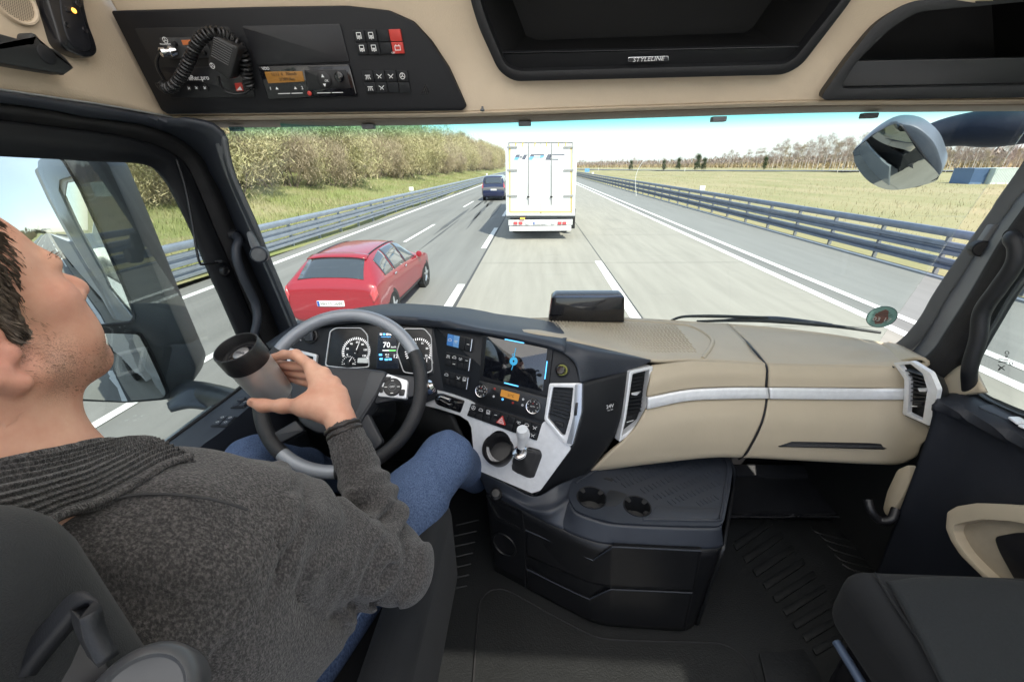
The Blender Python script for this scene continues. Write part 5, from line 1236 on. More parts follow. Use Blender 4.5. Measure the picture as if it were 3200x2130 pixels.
# ---- vents
def vent(name, label, pl, outer, inner, lower, n, par=None, ft=.02):
    t = thing(name, label, 'air vent', pl.hit(*outer[-1]), 'air vents of the dashboard')
    frame('frame', pl, outer, inner, satin, t, ft, .010 if ft > .01 else .006, .006, .004)
    plate('throat', pl, inner, mat('vent_black', (.006, .006, .007), .6), t, .004, -.014, .003, 0)
    tl_, tr_, br_, bl_ = lower
    for k in range(n):
        u = (k + .5) / n
        a = V(tl_).lerp(V(bl_), u); b = V(tr_).lerp(V(br_), u)
        A, B = pl.hit(*a), pl.hit(*b); d = (A - B).normalized(); up = pl.v * .0095 - pl.n * .006
        me = mesh([A + pl.n * .0, B + pl.n * .0, B + up * .3 - pl.n * .014, A + up * .3 - pl.n * .014], [(0, 1, 2, 3)])
        o = obj('slat', me, mat('slat_black', (.022, .024, .027), .35), t, None); solid(o, .0022, 0)
    return t
v1 = vent('air_vent', 'silver framed air vent on the driver side of the centre stack edge', ST.off(.006), [(1719, 1197), (1818, 1196), (1816, 1285), (1789, 1391), (1768, 1386), (1703, 1309)], [(1730, 1208), (1794, 1210), (1784, 1300), (1768, 1358), (1757, 1357), (1713, 1304)], [(1731, 1211), (1793, 1213), (1778, 1320), (1714, 1296)], 9)
STv = ST.off(.006); plate('frame_wing', STv, [(1797, 1200), (1819, 1197), (1817, 1288), (1789, 1390), (1770, 1384), (1792, 1300)], silver, v1, .02, .013, .003, .002)
plate('thumb_wheel', STv, [(1798, 1258), (1806, 1258), (1802, 1298), (1793, 1298)], black, v1, .004, .018, .002)
plate('vent_slider', STv, [(1732, 1314), (1762, 1322), (1760, 1336), (1738, 1330)], dark, v1, .004, .001, .002)
V2P = Pl.p3(onY(1966, 1160, 1.122), onY(2034, 1142, 1.148), onY(1931, 1376, 1.052))
v2 = vent('air_vent', 'silver framed air vent on the passenger side of the centre stack', V2P.off(.003), [(1963, 1158), (2035, 1141), (2021, 1282), (2005, 1323), (1930, 1378), (1945, 1300)], [(1972, 1166), (2025, 1153), (2010, 1275), (1997, 1313), (1938, 1360), (1952, 1300)], [(1971, 1168), (2016, 1156), (2003, 1290), (1953, 1296)], 11)
V2Q = V2P.off(.004); plate('vent_slider', V2Q, [(1958, 1302), (1986, 1294), (1984, 1304), (1956, 1312)], dark, v2, .004, .003, .002); plate('centre_tab', V2Q, [(1975, 1228), (2004, 1222), (1990, 1236), (1975, 1234)], satin, v2, .004, .006, .002)
strokes('slider_mark', V2Q, [[V2Q.to2(V2Q.hit(*p)) for p in ((1958, 1318), (1978, 1312))]], .002, white, v2, .002)
V3P = Pl.p3(onY(2797, 1132, 1.11), onY(2915, 1165, .985), onY(2830, 1290, 1.045))
v3 = vent('air_vent', 'silver framed air vent at the far right end of the dashboard', V3P.off(.005), [(2797, 1133), (2855, 1127), (2914, 1163), (2937, 1216), (2912, 1330), (2826, 1292), (2832, 1228), (2832, 1183)], [(2818, 1140), (2852, 1136), (2890, 1166), (2905, 1215), (2890, 1312), (2842, 1288), (2846, 1228), (2846, 1185)], [(2826, 1150), (2890, 1170), (2900, 1258), (2846, 1258)], 8, None, .006)
V3Q = V3P.off(.006); plate('centre_tab', V3Q, [(2866, 1212), (2896, 1212), (2890, 1224), (2872, 1224)], satin, v3, .004, .006, .002); plate('vent_slider', V3Q, [(2852, 1256), (2884, 1256), (2882, 1268), (2855, 1268)], dark, v3, .004, .003, .002)
strokes('slider_mark', V3Q, [[V3Q.to2(V3Q.hit(*p)) for p in ((2850, 1268), (2868, 1268))]], .0035, white, v3, .002)
loft('end_cap', [[V3P.hit(2914, 1163), V3P.hit(2937, 1216), V3P.hit(2912, 1332)], [onX(2950, 1180, XR - .06), onX(2965, 1240, XR - .06), onX(2930, 1350, XR - .06)]], dark, da, 16, 6, .01)
loft('end_cheek', [[V3P.hit(2826, 1293), V3P.hit(2870, 1312), V3P.hit(2912, 1331)], [V3P.hit(2826, 1300) - V3P.n * .03, V3P.hit(2872, 1320) - V3P.n * .03, V3P.hit(2916, 1342) - V3P.n * .03]], dark, da, 10, 4, .004)
V0P = CLP.off(.004)
v0 = vent('air_vent', 'small silver framed air vent behind the steering wheel by the light switch', V0P, [(903, 1086), (994, 1108), (990, 1150), (975, 1185), (900, 1165)], [(913, 1098), (984, 1115), (980, 1146), (966, 1172), (910, 1156)], [(914, 1100), (984, 1117), (976, 1165), (911, 1150)], 5)
# ---- light switch, cluster
c = CLP.hit(972, 1050); ls = lathe('light_switch', c, CLP.n, [(.026, 0), (.026, .006), (.021, .008), (.019, .016), (.001, .017)], black, da, 30)
plate('switch_grip', CLP, [(967, 1034), (976, 1034), (977, 1064), (968, 1064)], slate, ls, .006, .023, .003, .002)
strokes('light_mark', CLP, [[CLP.to2(CLP.hit(*p)) for p in L] for L in ([(990, 1030), (996, 1027)], [(976, 1024), (982, 1023)], [(946, 1062), (952, 1066)], [(971, 1036), (972, 1044)])], .0025, white, ls, .0235)
cl = thing('instrument_cluster', 'instrument cluster with two dials and a colour display showing 70', 'instruments', CLP.hit(1180, 1176))
CQ = CLP.off(.002)
gface = mat('dial_black', (.005, .005, .006), .35)
plate('bezel', CLP, [(1030, 1016), (1200, 1008), (1350, 1022), (1356, 1168), (1330, 1180), (1180, 1182), (1010, 1148)], mat('cluster_black', (.008, .009, .011), .3), cl, .01, .003, .008)
def dial_frame(o):
    c = (sum(p[0] for p in o) / len(o), sum(p[1] for p in o) / len(o)); i = [(c[0] + (x - c[0]) * .955, c[1] + (y - c[1]) * .955) for x, y in o]
    plate('dial_face', CLP, i, gface, cl, .003, .0042, .008, .0005); frame('dial_rim', CLP, o, i, satin, cl, .002, .008, .010, .009)
dial_frame([(1018, 1144), (1033, 1034), (1052, 1024), (1132, 1024), (1152, 1046), (1157, 1148), (1090, 1152)])
dial_frame([(1240, 1100), (1262, 1026), (1328, 1026), (1350, 1052), (1353, 1160), (1320, 1172), (1262, 1164)])
DF = CLP.off(.0045)
def dial(cx, cy, rpx, a0, a1, nums, n, needle, sz):
    a, b = DF.to2(DF.hit(cx, cy)); r = (V(DF.to2(DF.hit(cx + rpx, cy))) - V((a, b))).length; L = []
    for k in range(n):
        t = a0 + (a1 - a0) * k / (n - 1); L.append([(a + r * .86 * math.cos(t), b + r * .86 * math.sin(t)), (a + r * math.cos(t), b + r * math.sin(t))])
    strokes('dial_ticks', DF, L, r * .055, glow_w, cl, .0006)
    for k, s in enumerate(nums):
        t = a0 + (a1 - a0) * k / max(1, len(nums) - 1); obj('dial_number', text_mesh(s, DF, a + r * .66 * math.cos(t), b + r * .66 * math.sin(t), sz, .0006), glow_w, cl, None)
    obj('needle', tube_mesh([DF.at(a - r * .15 * math.cos(needle), b - r * .15 * math.sin(needle), .004), DF.at(a + r * .82 * math.cos(needle), b + r * .82 * math.sin(needle), .004)], [.0014, .0006], 6), glow_w, cl)
    lathe('needle_hub', DF.at(a, b, .001), DF.n, [(.006, 0), (.006, .004), (.001, .005)], black, cl, 16)
dial(1113, 1098, 44, R_(200), R_(-28), ['0', '20', '40', '60', '80', '100', '120'], 30, R_(70), .0095)
dial(1090, 1134, 22, R_(190), R_(-10), ['0', '1/2'], 12, R_(60), .006)
dial(1308, 1098, 42, R_(210), R_(-28), ['0', '5', '10', '15', '20', '25'], 26, R_(195), .0095)
dial(1334, 1136, 20, R_(170), R_(10), [], 10, R_(88), .006)
plate('odometer', DF, [(1118, 1118), (1152, 1118), (1150, 1134), (1116, 1133)], mat('lcd_grey', (.30, .32, .31), .4, emit=(.8, .85, .85, .12)), cl, .001, .001, .002)
plate('centre_display', DF, [(1182, 1036), (1236, 1036), (1247, 1152), (1176, 1152)], mat('display_black', (.004, .005, .008), .25, emit=(.1, .15, .25, .02)), cl, .002, .0015, .003)
DD = CLP.off(.0065)
text('speed_text', '70', DD, (1208, 1078), .026, glow_w, cl, bold=.0003); text('speed_unit', 'km/h', DD, (1230, 1084), .009, glow_w, cl)
text('display_title', 'Geschwindigkeit', DD, (1206, 1052), .0052, glow_b, cl)
for k, m in enumerate((glow_w, glow_b, glow_w, glow_w, glow_w)): plate('display_icon', DD, [(1187 + k * 10, 1041), (1194 + k * 10, 1041), (1194 + k * 10, 1047), (1187 + k * 10, 1047)], m, cl, .0005, .0005, 0, 0)
plate('speed_bar', DD, [(1195, 1093), (1216, 1093), (1216, 1096), (1195, 1096)], glow_w, cl, .0005, .0005, 0, 0); plate('speed_bar', DD, [(1216, 1093), (1236, 1093), (1236, 1096), (1216, 1096)], glow_g, cl, .0005, .0005, 0, 0)
text('display_text', '85.0', DD, (1210, 1108), .008, glow_w, cl); text('display_text', 'km/h', DD, (1211, 1115), .0055, glow_w, cl); text('gear_text', '12', DD, (1236, 1113), .018, glow_w, cl)
for q in ((1189, 1108), (1191, 1121), (1207, 1123), (1219, 1122)): plate('display_icon', DD, [(q[0] - 5, q[1] - 3), (q[0] + 5, q[1] - 3), (q[0] + 5, q[1] + 3), (q[0] - 5, q[1] + 3)], glow_b, cl, .0005, .0005, .001, 0)
# ---- switch banks on the stack
blue1, blue2 = mat('blue_switch', (.06, .24, .62), .35), mat('blue_switch_pale', (.16, .38, .72), .35)
b1 = rocker_bank(ST, [(1403, 1042), (1479, 1059), (1474, 1098), (1399, 1079)], 4, 1, da, {(0, 0): blue1, (1, 0): blue2}, .008, [(0, 0, 'car'), (1, 0, 'wav'), (3, 0, 'bar')])
b2 = rocker_bank(ST, [(1397, 1100), (1473, 1119), (1468, 1159), (1394, 1140)], 4, 2, da, None, .008, [(0, 0, 'lamp'), (1, 0, 'car'), (2, 0, 'wav'), (3, 0, 'bar'), (1, 1, 'bar')])
b3 = rocker_bank(ST, [(1391, 1159), (1466, 1178), (1461, 1217), (1388, 1196)], 4, 2, da, None, .008, [(0, 0, 'car'), (2, 0, 'x'), (3, 0, 'box')])
for b, (x0, y0, x1, y1) in ((b1, (1476, 1060, 1471, 1097)), (b2, (1470, 1120, 1465, 1158)), (b3, (1463, 1179, 1458, 1215))):
    tube('chrome_edge', [ST.hit(x0 + 3, y0) + ST.n * .008, ST.hit(x1 + 3, y1) + ST.n * .008], .0022, chrome, b, 8)
# ---- screen
sc = thing('media_screen', 'dark media screen with a blue lock symbol in the centre stack', 'screen', ST.hit(1604, 1210))
plate('housing', ST, [(1507, 1043), (1729, 1086), (1711, 1240), (1497, 1184)], dark, sc, .02, .006, .006, .004)
scr = mat('screen_glass', (.006, .007, .010), .04, coat=1, spec=.8)
plate('glass', ST, [(1521, 1050), (1711, 1088), (1696, 1223), (1508, 1175)], scr, sc, .004, .0085, .004, .001)
SS = ST.off(.0087)
for q in ([(1578, 1058), (1638, 1070), (1637, 1073), (1577, 1061)], [(1708, 1128), (1711, 1128), (1704, 1184), (1701, 1184)], [(1576, 1194), (1620, 1205), (1619, 1208), (1575, 1197)]): plate('blue_edge', SS, q, glow_b, sc, .001, .001, 0, 0)
cyan = mat('screen_cyan', (.02, .16, .30), .4, emit=(.05, .5, .85, .16))
a, b = SS.to2(SS.hit(1605, 1128)); rr_ = .0135
obj('lock_symbol', frame_mesh(SS, [(a + x, b + y) for x, y in circ((0, 0), rr_, 24)[:-1]], [(a + x, b + y) for x, y in circ((0, 0), rr_ * .25, 24)[:-1]], 0, .0008, .0002), cyan, sc)
strokes('lock_symbol', SS, [[(a - .001, b + rr_), (a + .001, b + .042)], [(a, b - rr_), (a - .002, b - .028)]], .0022, cyan, sc)
text('lock_symbol', 'O', SS, (1605, 1110), .015, cyan, sc, h=.001)
# climate panel
plate('climate_panel', ST, [(1497, 1188), (1712, 1243), (1701, 1318), (1487, 1256)], mat('climate_black', (.010, .011, .013), .35), da, .01, .004, .006, .002)
for q, s in (((1510, 1220), 1), ((1670, 1268), 1.1)):
    c = ST.hit(*q) + ST.n * .004; k = lathe('climate_knob', c, ST.n, [(.0225 * s, 0), (.0225 * s, .010), (.020 * s, .014), (.0185 * s, .013), (.001, .013)], chrome, da, 34)
    lathe('knob_face', c + ST.n * .0131, ST.n, [(.0185 * s, 0), (.017 * s, .0015), (.001, .0015)], mat('knob_face_black', (.012, .012, .014), .4), k, 30)
    a, b = ST.to2(c); KF = ST.off(.0187)
    strokes('knob_marks', KF, [[(a + .0135 * s * math.cos(t), b + .0135 * s * math.sin(t)), (a + .016 * s * math.cos(t), b + .016 * s * math.sin(t))] for t in [i * .7 for i in range(9)]], .0016, white, k, .0006)
    obj('knob_text', text_mesh('AUTO', KF, a, b, .0055, .0006), white, k, None)
    obj('red_mark', text_mesh('•', KF, a, b + .009, .012, .0006), redp, k, None)
CPn = ST.off(.0045)
plate('climate_display', CPn, [(1567, 1216), (1624, 1232), (1619, 1253), (1563, 1237)], amber_l, da, .002, .001, .001, 0); text('climate_text', '21°C', CPn, (1597, 1236), .011, black, da, h=.0016)
for q, m in (((1546, 1214), redp), ((1571, 1247), glow_b), ((1603, 1258), redp), ((1635, 1247), white), ((1633, 1265), white), ((1543, 1238), white)): strokes('climate_mark', CPn, [circ(CPn.to2(CPn.hit(*q)), .0028, 5)], .0018, m, da)
# lighter socket
c = ST.hit(1757, 1156) ; lathe('lighter_ring', c, ST.n, [(.023, -.002), (.022, .004), (.019, .005), (.017, .001)], dark, da, 30); lathe('lighter_light_ring', c, ST.n, [(.0165, .001), (.0165, .006), (.0145, .006), (.0145, .001)], mat('lime_ring', (.45, .46, .12), .4), da, 30); lathe('lighter', c, ST.n, [(.012, 0), (.012, .012), (.0135, .014), (.0135, .024), (.011, .026), (.001, .026)], gloss, da, 26)
# switch strip + hazard
b4 = rocker_bank(ST, [(1478, 1259), (1691, 1326), (1678, 1374), (1463, 1297)], 9, 2, da, None, .012, [(0, 0, 'star'), (1, 0, 'car'), (2, 0, 'box'), (3, 0, 'bar'), (6, 0, 'wav'), (7, 0, 'car'), (8, 0, 'x'), (8, 1, 'x')])
HZ = ST.off(.0145); a, b = HZ.to2(HZ.hit(1566, 1313)); tri = [(a + .0175, b - .013), (a + .003, b + .017), (a - .0165, b - .010)]
o = obj('hazard_button', prism_mesh(HZ, rnd(tri, .004), -.006, .003, .001), redp, da); cc = V((a + .0013, b - .002)); t2 = [tuple(cc + (V(p) - cc) * .62) for p in tri]; t3 = [tuple(cc + (V(p) - cc) * .32) for p in tri]
strokes('hazard_mark', HZ, [t2 + t2[:1], t3 + t3[:1]], .0012, white, o, .0034)
# ---- silver panel, cup holder, gear lever, brake lever
sil = thing('silver_fascia', 'brushed silver fascia of the centre stack below the switches', 'fascia', ST.hit(1600, 1500))
spx = [(1316, 1262), (1318, 1250), (1362, 1216), (1412, 1229), (1466, 1248), (1487, 1260), (1470, 1300), (1680, 1376), (1696, 1322), (1704, 1314), (1782, 1388), (1784, 1402), (1690, 1530), (1664, 1538), (1494, 1466), (1484, 1420), (1476, 1335), (1466, 1314), (1440, 1297), (1377, 1277)]
cup_c = ST.hit(1561, 1397); cup_n = (ST.n * .72 + V((0, 0, .70))).normalized()
def ell_hole(pl, c, n, r, k=28, slack=1.0):
    u = n.orthogonal().normalized(); w_ = n.cross(u); out = []
    for i in range(k):
        p = c + (u * math.cos(2 * math.pi * i / k) + w_ * math.sin(2 * math.pi * i / k)) * r
        p = p - n * ((p - pl.p).dot(pl.n) / n.dot(pl.n)); out.append(pl.to2(p))
    return out
obj_s = holed('panel', ST.off(.007), rnd([ST.to2(ST.hit(*p)) for p in spx], .004), [ell_hole(ST.off(.007), cup_c, cup_n, .043)], satin, sil, .018)
ch = thing('cup_holder', 'black round cup holder sunk in the silver fascia beside the gear lever', 'cup holder', ST.hit(1561, 1440))
c = cup_c; tiltn = cup_n
lathe('rim', c + ST.n * .014, tiltn, [(.047, -.05), (.052, -.012), (.052, .004), (.048, .010), (.0445, .006), (.042, -.008), (.038, -.085), (.001, -.087)], mat('holder_black', (.014, .014, .016), .38), ch, 44)
lathe('floor_disc', c + ST.n * .014 - tiltn * .084, tiltn, [(.037, 0), (.03, .001), (.03, .002), (.022, .002), (.022, .001), (.001, .001)], dark, ch, 36)
gl = thing('gear_lever', 'chrome gear lever with a stitched leather gaiter on the silver fascia', 'gear lever', ST.hit(1640, 1480))
gp = [(1604, 1446), (1660, 1400), (1692, 1416), (1692, 1440), (1664, 1493), (1612, 1478)]
plate('gaiter_frame', ST, [(1650, 1395), (1688, 1405), (1694, 1424), (1668, 1494), (1612, 1478), (1602, 1452)], black, gl, .01, .010, .008, .002)
base_c = ST.hit(1648, 1448) + ST.n * .009; top_c = ST.hit(1643, 1404) + ST.n * .052
vs = []; fs = []; nb = 28; axis = (top_c - base_c)
bq = [ST.hit(*p) + ST.n * .009 for p in ((1655, 1400), (1690, 1412), (1690, 1430), (1666, 1488), (1614, 1472), (1606, 1450))]
bq = cr(bq + bq[:1], nb + 1)[:-1]
tq = [top_c + ST.u * .016 * math.cos(a) + (ST.v * .5 + ST.n * .1) * .022 * math.sin(a) for a in [2 * math.pi * (k + .5) / nb for k in range(nb)]]
tq = tq[::1]
# match starting points
best = min(range(nb), key=lambda s: sum((bq[(k + s) % nb] - tq[k]).length for k in range(nb))); bq1 = [bq[(k + best) % nb] for k in range(nb)]
bq2 = bq[::-1]; b2_ = min(range(nb), key=lambda s: sum((bq2[(k + s) % nb] - tq[k]).length for k in range(nb))); bq2 = [bq2[(k + b2_) % nb] for k in range(nb)]
if sum((bq2[k] - tq[k]).length for k in range(nb)) < sum((bq1[k] - tq[k]).length for k in range(nb)): bq1 = bq2
NR = 12
for i in range(NR + 1):
    t = i / NR
    for k in range(nb):
        p = bq1[k].lerp(tq[k], t); cc = base_c.lerp(top_c, t); r_ = 1 + .10 * math.sin(math.pi * t) + .035 * math.sin(t * 16 + .8 * math.sin(k * .9)) ; vs.append(cc + (p - cc) * r_)
for i in range(NR):
    for k in range(nb): a, b = i * nb + k, i * nb + (k + 1) % nb; fs.append((a, b, b + nb, a + nb))
fs.append(tuple(NR * nb + k for k in range(nb)))
bm = bmesh.new(); bm.from_mesh(mesh(vs, fs)); obj('gaiter', bm_mesh(bm), mat('gaiter_leather', (.028, .028, .030), .42, bump=.5, bscale=300, bdist=.001), gl, 60)
lathe('collar', top_c - axis.normalized() * .004, axis, [(.021, 0), (.023, .003), (.023, .011), (.016, .013), (.001, .013)], chrome, gl, 24)
k0 = top_c + axis.normalized() * .008; k1 = onY(1640, 1362, (top_c.y - .012)); k1 = C(1638, 1360, (RM.transposed() @ (top_c - EYE)).z - .03)
kd = (k1 - k0)
tube('stem', [k0, k0.lerp(k1, .5), k1], [.011, .010, .012], gloss, gl, 14)
o = obj('knob', tube_mesh([k0.lerp(k1, .25) , k0.lerp(k1, .62), k1 + ST.u * -.003, C(1632, 1340, (RM.transposed() @ (top_c - EYE)).z - .045)], [.011, .0145, .020, .016], 16, 14), satin, gl, 60)
pb = thing('brake_lever', 'black parking brake lever with a chrome grip left of the switch strip', 'lever', ST.hit(1410, 1275))
plate('pod', ST, [(1358, 1240), (1366, 1228), (1384, 1229), (1452, 1251), (1438, 1290), (1368, 1266), (1358, 1256)], gloss, pb, .01, .010, .006, .003)
obj('lever', tube_mesh([ST.hit(1374, 1246) + ST.n * .018, ST.hit(1390, 1249) + ST.n * .024, ST.hit(1412, 1262) + ST.n * .022, ST.hit(1420, 1262) + ST.n * .012], [.009, .010, .009, .007], 14, 12), gloss, pb)
plate('grip', ST.off(.026), [(1368, 1241), (1374, 1236), (1406, 1246), (1403, 1257), (1370, 1248)], chrome, pb, .008, .006, .003, .003)
# lower dash round the knees
KL = [[CLP.off(-.02).hit(850, 1240), CLP.off(-.02).hit(1010, 1230), CLP.off(-.02).hit(1316, 1256), CLP.off(-.02).hit(1392, 1236)], [V((-1.0, 1.22, H - .85)), V((-.8, 1.22, H - .88)), V((-.5, 1.20, H - .90)), V((-.2, 1.12, H - .95))], [V((-1.0, 1.5, H - 1.3)), V((-.8, 1.5, H - 1.3)), V((-.5, 1.5, H - 1.3)), V((-.1, 1.45, H - 1.3))]]
loft('knee_panel', KL, mat('knee_black', (.008, .009, .010), .6), da, 30, 20, .01)
cl2 = [ST.off(-.004).hit(x, y) for x, y in ((1312, 1262), (1377, 1280), (1446, 1303), (1474, 1330), (1482, 1420), (1494, 1470), (1670, 1548))]
loft('stack_side', [cl2, [p + V((-.03, .25, -.03)) for p in cl2]], dark, da, 40, 6, .006, 60)
# cowl below the windscreen behind the dash and behind the hood
loft('cowl', [[V((-1.05, 1.62, H - .72)), V((0, 1.66, H - .74)), V((1.15, 1.42, H - .72))], [V((-1.05, 1.30, H - .80)), V((0, 1.28, H - .82)), V((1.1, 1.15, H - .78))]], black, da, 20, 6, .01)
# ================================================================== WHEEL, CONSOLE, FLOOR, SEATS
ZF = H - 1.32
sw = thing('steering_wheel', 'steering wheel with a silver top and foot and dark perforated grips', 'steering wheel', V((-.5246, .92, H - .553)))
wa, wb = .71794, .0687
WP = Pl((-.5246, .92, H - .553), (math.sin(wb), -math.cos(wa) * math.cos(wb), math.sin(wa) * math.cos(wb)))
def arc(a0, a1, r=.2165, n=40, h=0): return [WP.at(r * math.cos(R_(a0 + (a1 - a0) * i / n)), r * math.sin(R_(a0 + (a1 - a0) * i / n)), h) for i in range(n + 1)]
wsil = mat('wheel_silver', (.30, .32, .355), .35, metal=.25, var=.04)
wblk = mat('wheel_leather', (.016, .016, .018), .45, bump=1, bscale=420, bdist=.0015)
def ang_of(px, py): a, b = WP.to2(WP.hit(px, py)); return math.degrees(math.atan2(b, a))
aR1, aL1 = ang_of(1300, 1098), ang_of(853, 1080); aL2, aR2 = ang_of(868, 1430), ang_of(1052, 1462)
aL2 = aL2 % 360; aR2 = aR2 % 360
tube('silver_rim', arc(aR1, aL1), .0178, wsil, sw, 18)
tube('left_grip', arc(aL1, aL2), .0190, wblk, sw, 18); tube('foot_rim', arc(aL2, aR2), .0180, wsil, sw, 18); tube('right_grip', arc(aR2, aR1 + 360), .0190, wblk, sw, 18)
hub = mat('hub_slate', (.026, .028, .034), .5, bump=.4, bscale=600, bdist=.0007)
W2 = lambda px, py: WP.to2(WP.hit(px, py))
hubp = [(900, 1180), (950, 1152), (1040, 1143), (1140, 1148), (1213, 1158), (1198, 1200), (1178, 1240), (1150, 1285), (1118, 1340), (1060, 1362), (980, 1352), (930, 1320), (905, 1250)]
plate('hub_pad', WP.off(.012), hubp, hub, sw, .045, 0, .018, .014)
plate('hub_crease', WP.off(.0125), [(1155, 1160), (1205, 1165), (1172, 1235), (1110, 1325), (1085, 1335), (1120, 1270)], mat('hub_light', (.055, .058, .065), .5), sw, .003, .0, .01, .002)
for nm, q, m in (('spoke', [(1180, 1165), (1312, 1176), (1308, 1236), (1170, 1262)], hub), ('spoke', [(905, 1180), (800, 1180), (800, 1240), (915, 1270)], hub), ('spoke', [(846, 1356), (922, 1312), (950, 1345), (866, 1388)], hub), ('spoke', [(1112, 1312), (1150, 1290), (1196, 1380), (1170, 1408)], hub)):
    plate(nm, WP.off(.004), q, m, sw, .022, 0, .008, .005)
bp = plate('button_panel', WP.off(.016), [(1209, 1166), (1275, 1188), (1269, 1246), (1179, 1237)], satin, sw, .02, 0, .006, .003)
WQ = WP.off(.0165); c = WQ.hit(1227, 1209); o = lathe('round_buttons', c, WP.n, [(.0245, -.003), (.0245, .002), (.022, .004), (.001, .004)], black, bp, 30)
a, b = WQ.to2(c); obj('ring_mark', frame_mesh(WQ.off(.0042), [(a + x, b + y) for x, y in circ((0, 0), .011, 22)[:-1]], [(a + x, b + y) for x, y in circ((0, 0), .0098, 22)[:-1]], 0, .0006, .0001), grey, o); obj('button_text', text_mesh('OFF', WQ, a, b, .008, .005), white, o, None)
for dx, dy in ((0, .017), (0, -.017), (.017, 0), (-.017, 0)): strokes('button_mark', WQ, [[(a + dx - .003, b + dy), (a + dx + .003, b + dy)]], .002, white, o, .005)
for q in ([(1203, 1176), (1224, 1176), (1210, 1190), (1196, 1196)], [(1190, 1206), (1197, 1208), (1196, 1226), (1184, 1226)], [(1248, 1216), (1266, 1216), (1262, 1236), (1246, 1236)]): plate('button', WQ, q, black, bp, .003, .003, .004, .001)
tube('column', [WP.at(0, -.02, -.03), WP.at(0, -.02, -.12), WP.at(0, -.03, -.26)], [.06, .075, .085], dark, sw, 20)
plate('shroud', WP.off(-.05), [(960, 1170), (1200, 1175), (1180, 1290), (1080, 1330), (960, 1290)], dark, sw, .06, 0, .02, .01)
st = thing('column_stalk', 'black stalk with a chrome tip right of the steering wheel', 'stalk', C(1330, 1215, 1.13))
tube('arm', [C(1230, 1235, 1.16), C(1290, 1228, 1.14), C(1315, 1222, 1.13), C(1330, 1216, 1.12), C(1352, 1203, 1.115)], [.009, .011, .018, .021, .017], gloss, st, 16, 24)
obj('tip', tube_mesh([C(1338, 1210, 1.113), C(1350, 1205, 1.11), C(1356, 1202, 1.11)], [.0205, .019, .012], 16), chrome, st)
# ---- floor, bulkhead
PF = Pl((0, 0, ZF), (0, 0, 1))
obj('floor', mesh([(-1.15, -.6, ZF), (1.2, -.6, ZF), (1.2, 1.6, ZF), (-1.15, 1.6, ZF)], [(0, 1, 2, 3)]), floorm, cab, None)
bm = bmesh.new(); box_bm(bm, (-1.15, 1.52, ZF - .1), (1.22, 1.56, H - .80)); obj('bulkhead', bm_mesh(bm), mat('bulkhead_black', (.006, .006, .008), .7), cab, None)
seam = [(1465, 2240), (1479, 2130), (1488, 2000), (1499, 1892), (1505, 1870), (1514, 1858), (1535, 1843), (1569, 1840), (1600, 1850), (1640, 1872), (1730, 1922), (1822, 1970), (1860, 1987), (1897, 1995), (1980, 2000), (2100, 2003), (2225, 2006), (2262, 2012), (2300, 2030), (2335, 2066), (2365, 2130), (2395, 2220)]
fm = thing('floor_mat', 'black grained rubber floor mat with a raised edge in the middle of the cab', 'floor mat', onZ(1900, 2100, ZF))
holed('mat_sheet', PF.off(.006), [PF.to2(p) for p in cr(L_(seam, onZ, ZF + .006), 70)] + [PF.to2(onZ(1950, 2400, ZF + .006))], [], mat('mat_rubber', (.0095, .0105, .0105), .5, spec=.4, var=.2, bump=.6, bscale=240, bdist=.002, vscale=8), fm, .006)
tube('mat_edge', L_(seam, onZ, ZF + .006), .0035, rubber, fm, 8, 110)
for k in range(9):
    x, y = 2300 + k * 31, 1700 + k * 41
    q = [onZ(x - 12, y - 3, ZF + .002), onZ(x + 105 + k * 3, y - 82, ZF + .002), onZ(x + 116 + k * 3, y - 62, ZF + .002), onZ(x + 2, y + 21, ZF + .002)]
    obj('floor_pad', prism_mesh(PF, rnd([PF.to2(p) for p in q], .008), 0, .006, .002), floorm, cab, 30)
for L in ([(2536, 1645), (2560, 1665), (2700, 1696)], [(2562, 1670), (2590, 1690), (2740, 1730)], [(2585, 1700), (2615, 1720), (2775, 1765)], [(2610, 1732), (2640, 1752), (2780, 1785)], [(2633, 1762), (2660, 1778), (2720, 1795)]): tube('floor_rib', L_(L, onZ, ZF + .001), .004, floorm, cab, 6, 14)
for k in range(7):
    x, y = 1425 - k * 6, 1640 + k * 34; tube('floor_rib', L_([(x, y), (x + 70, y - 16)], onZ, ZF + .001), .004, floorm, cab, 6, 4)
loft('foot_step', [L_([(2270, 1450), (2480, 1450), (2680, 1450)], onY, 1.46), L_([(2270, 1483), (2480, 1482), (2664, 1481)], onY, 1.42), L_([(2275, 1500), (2480, 1499), (2662, 1498)], onY, 1.40), L_([(2278, 1596), (2470, 1596), (2636, 1597)], onY, 1.24), L_([(2280, 1608), (2470, 1608), (2632, 1608)], onY, 1.215), L_([(2280, 1622), (2470, 1622), (2630, 1622)], onZ, ZF)], mat('step_black', (.013, .014, .017), .55, bump=.6, bscale=160, bdist=.002), cab, 20, 40, .01, 50)
tube('step_rib', L_([(2665, 1480), (2640, 1560), (2655, 1590)], onY, 1.25), .006, rubber, cab, 8, 14)
plate('kick_panel', Pl((XR - .10, 1.1, H - 1), (-1, 0, 0)), [(2802, 1466), (2839, 1450), (2844, 1500), (2826, 1540), (2784, 1606), (2768, 1612), (2757, 1590), (2770, 1535)], beige_d, cab, .02, 0, .012, .004)
tube('cable_hose', [onX(2712, 1560, XR - .16), onX(2722, 1595, XR - .16), onX(2750, 1625, XR - .14), onX(2785, 1622, XR - .12), onX(2800, 1590, XR - .10)], .012, black, cab, 10, 24)
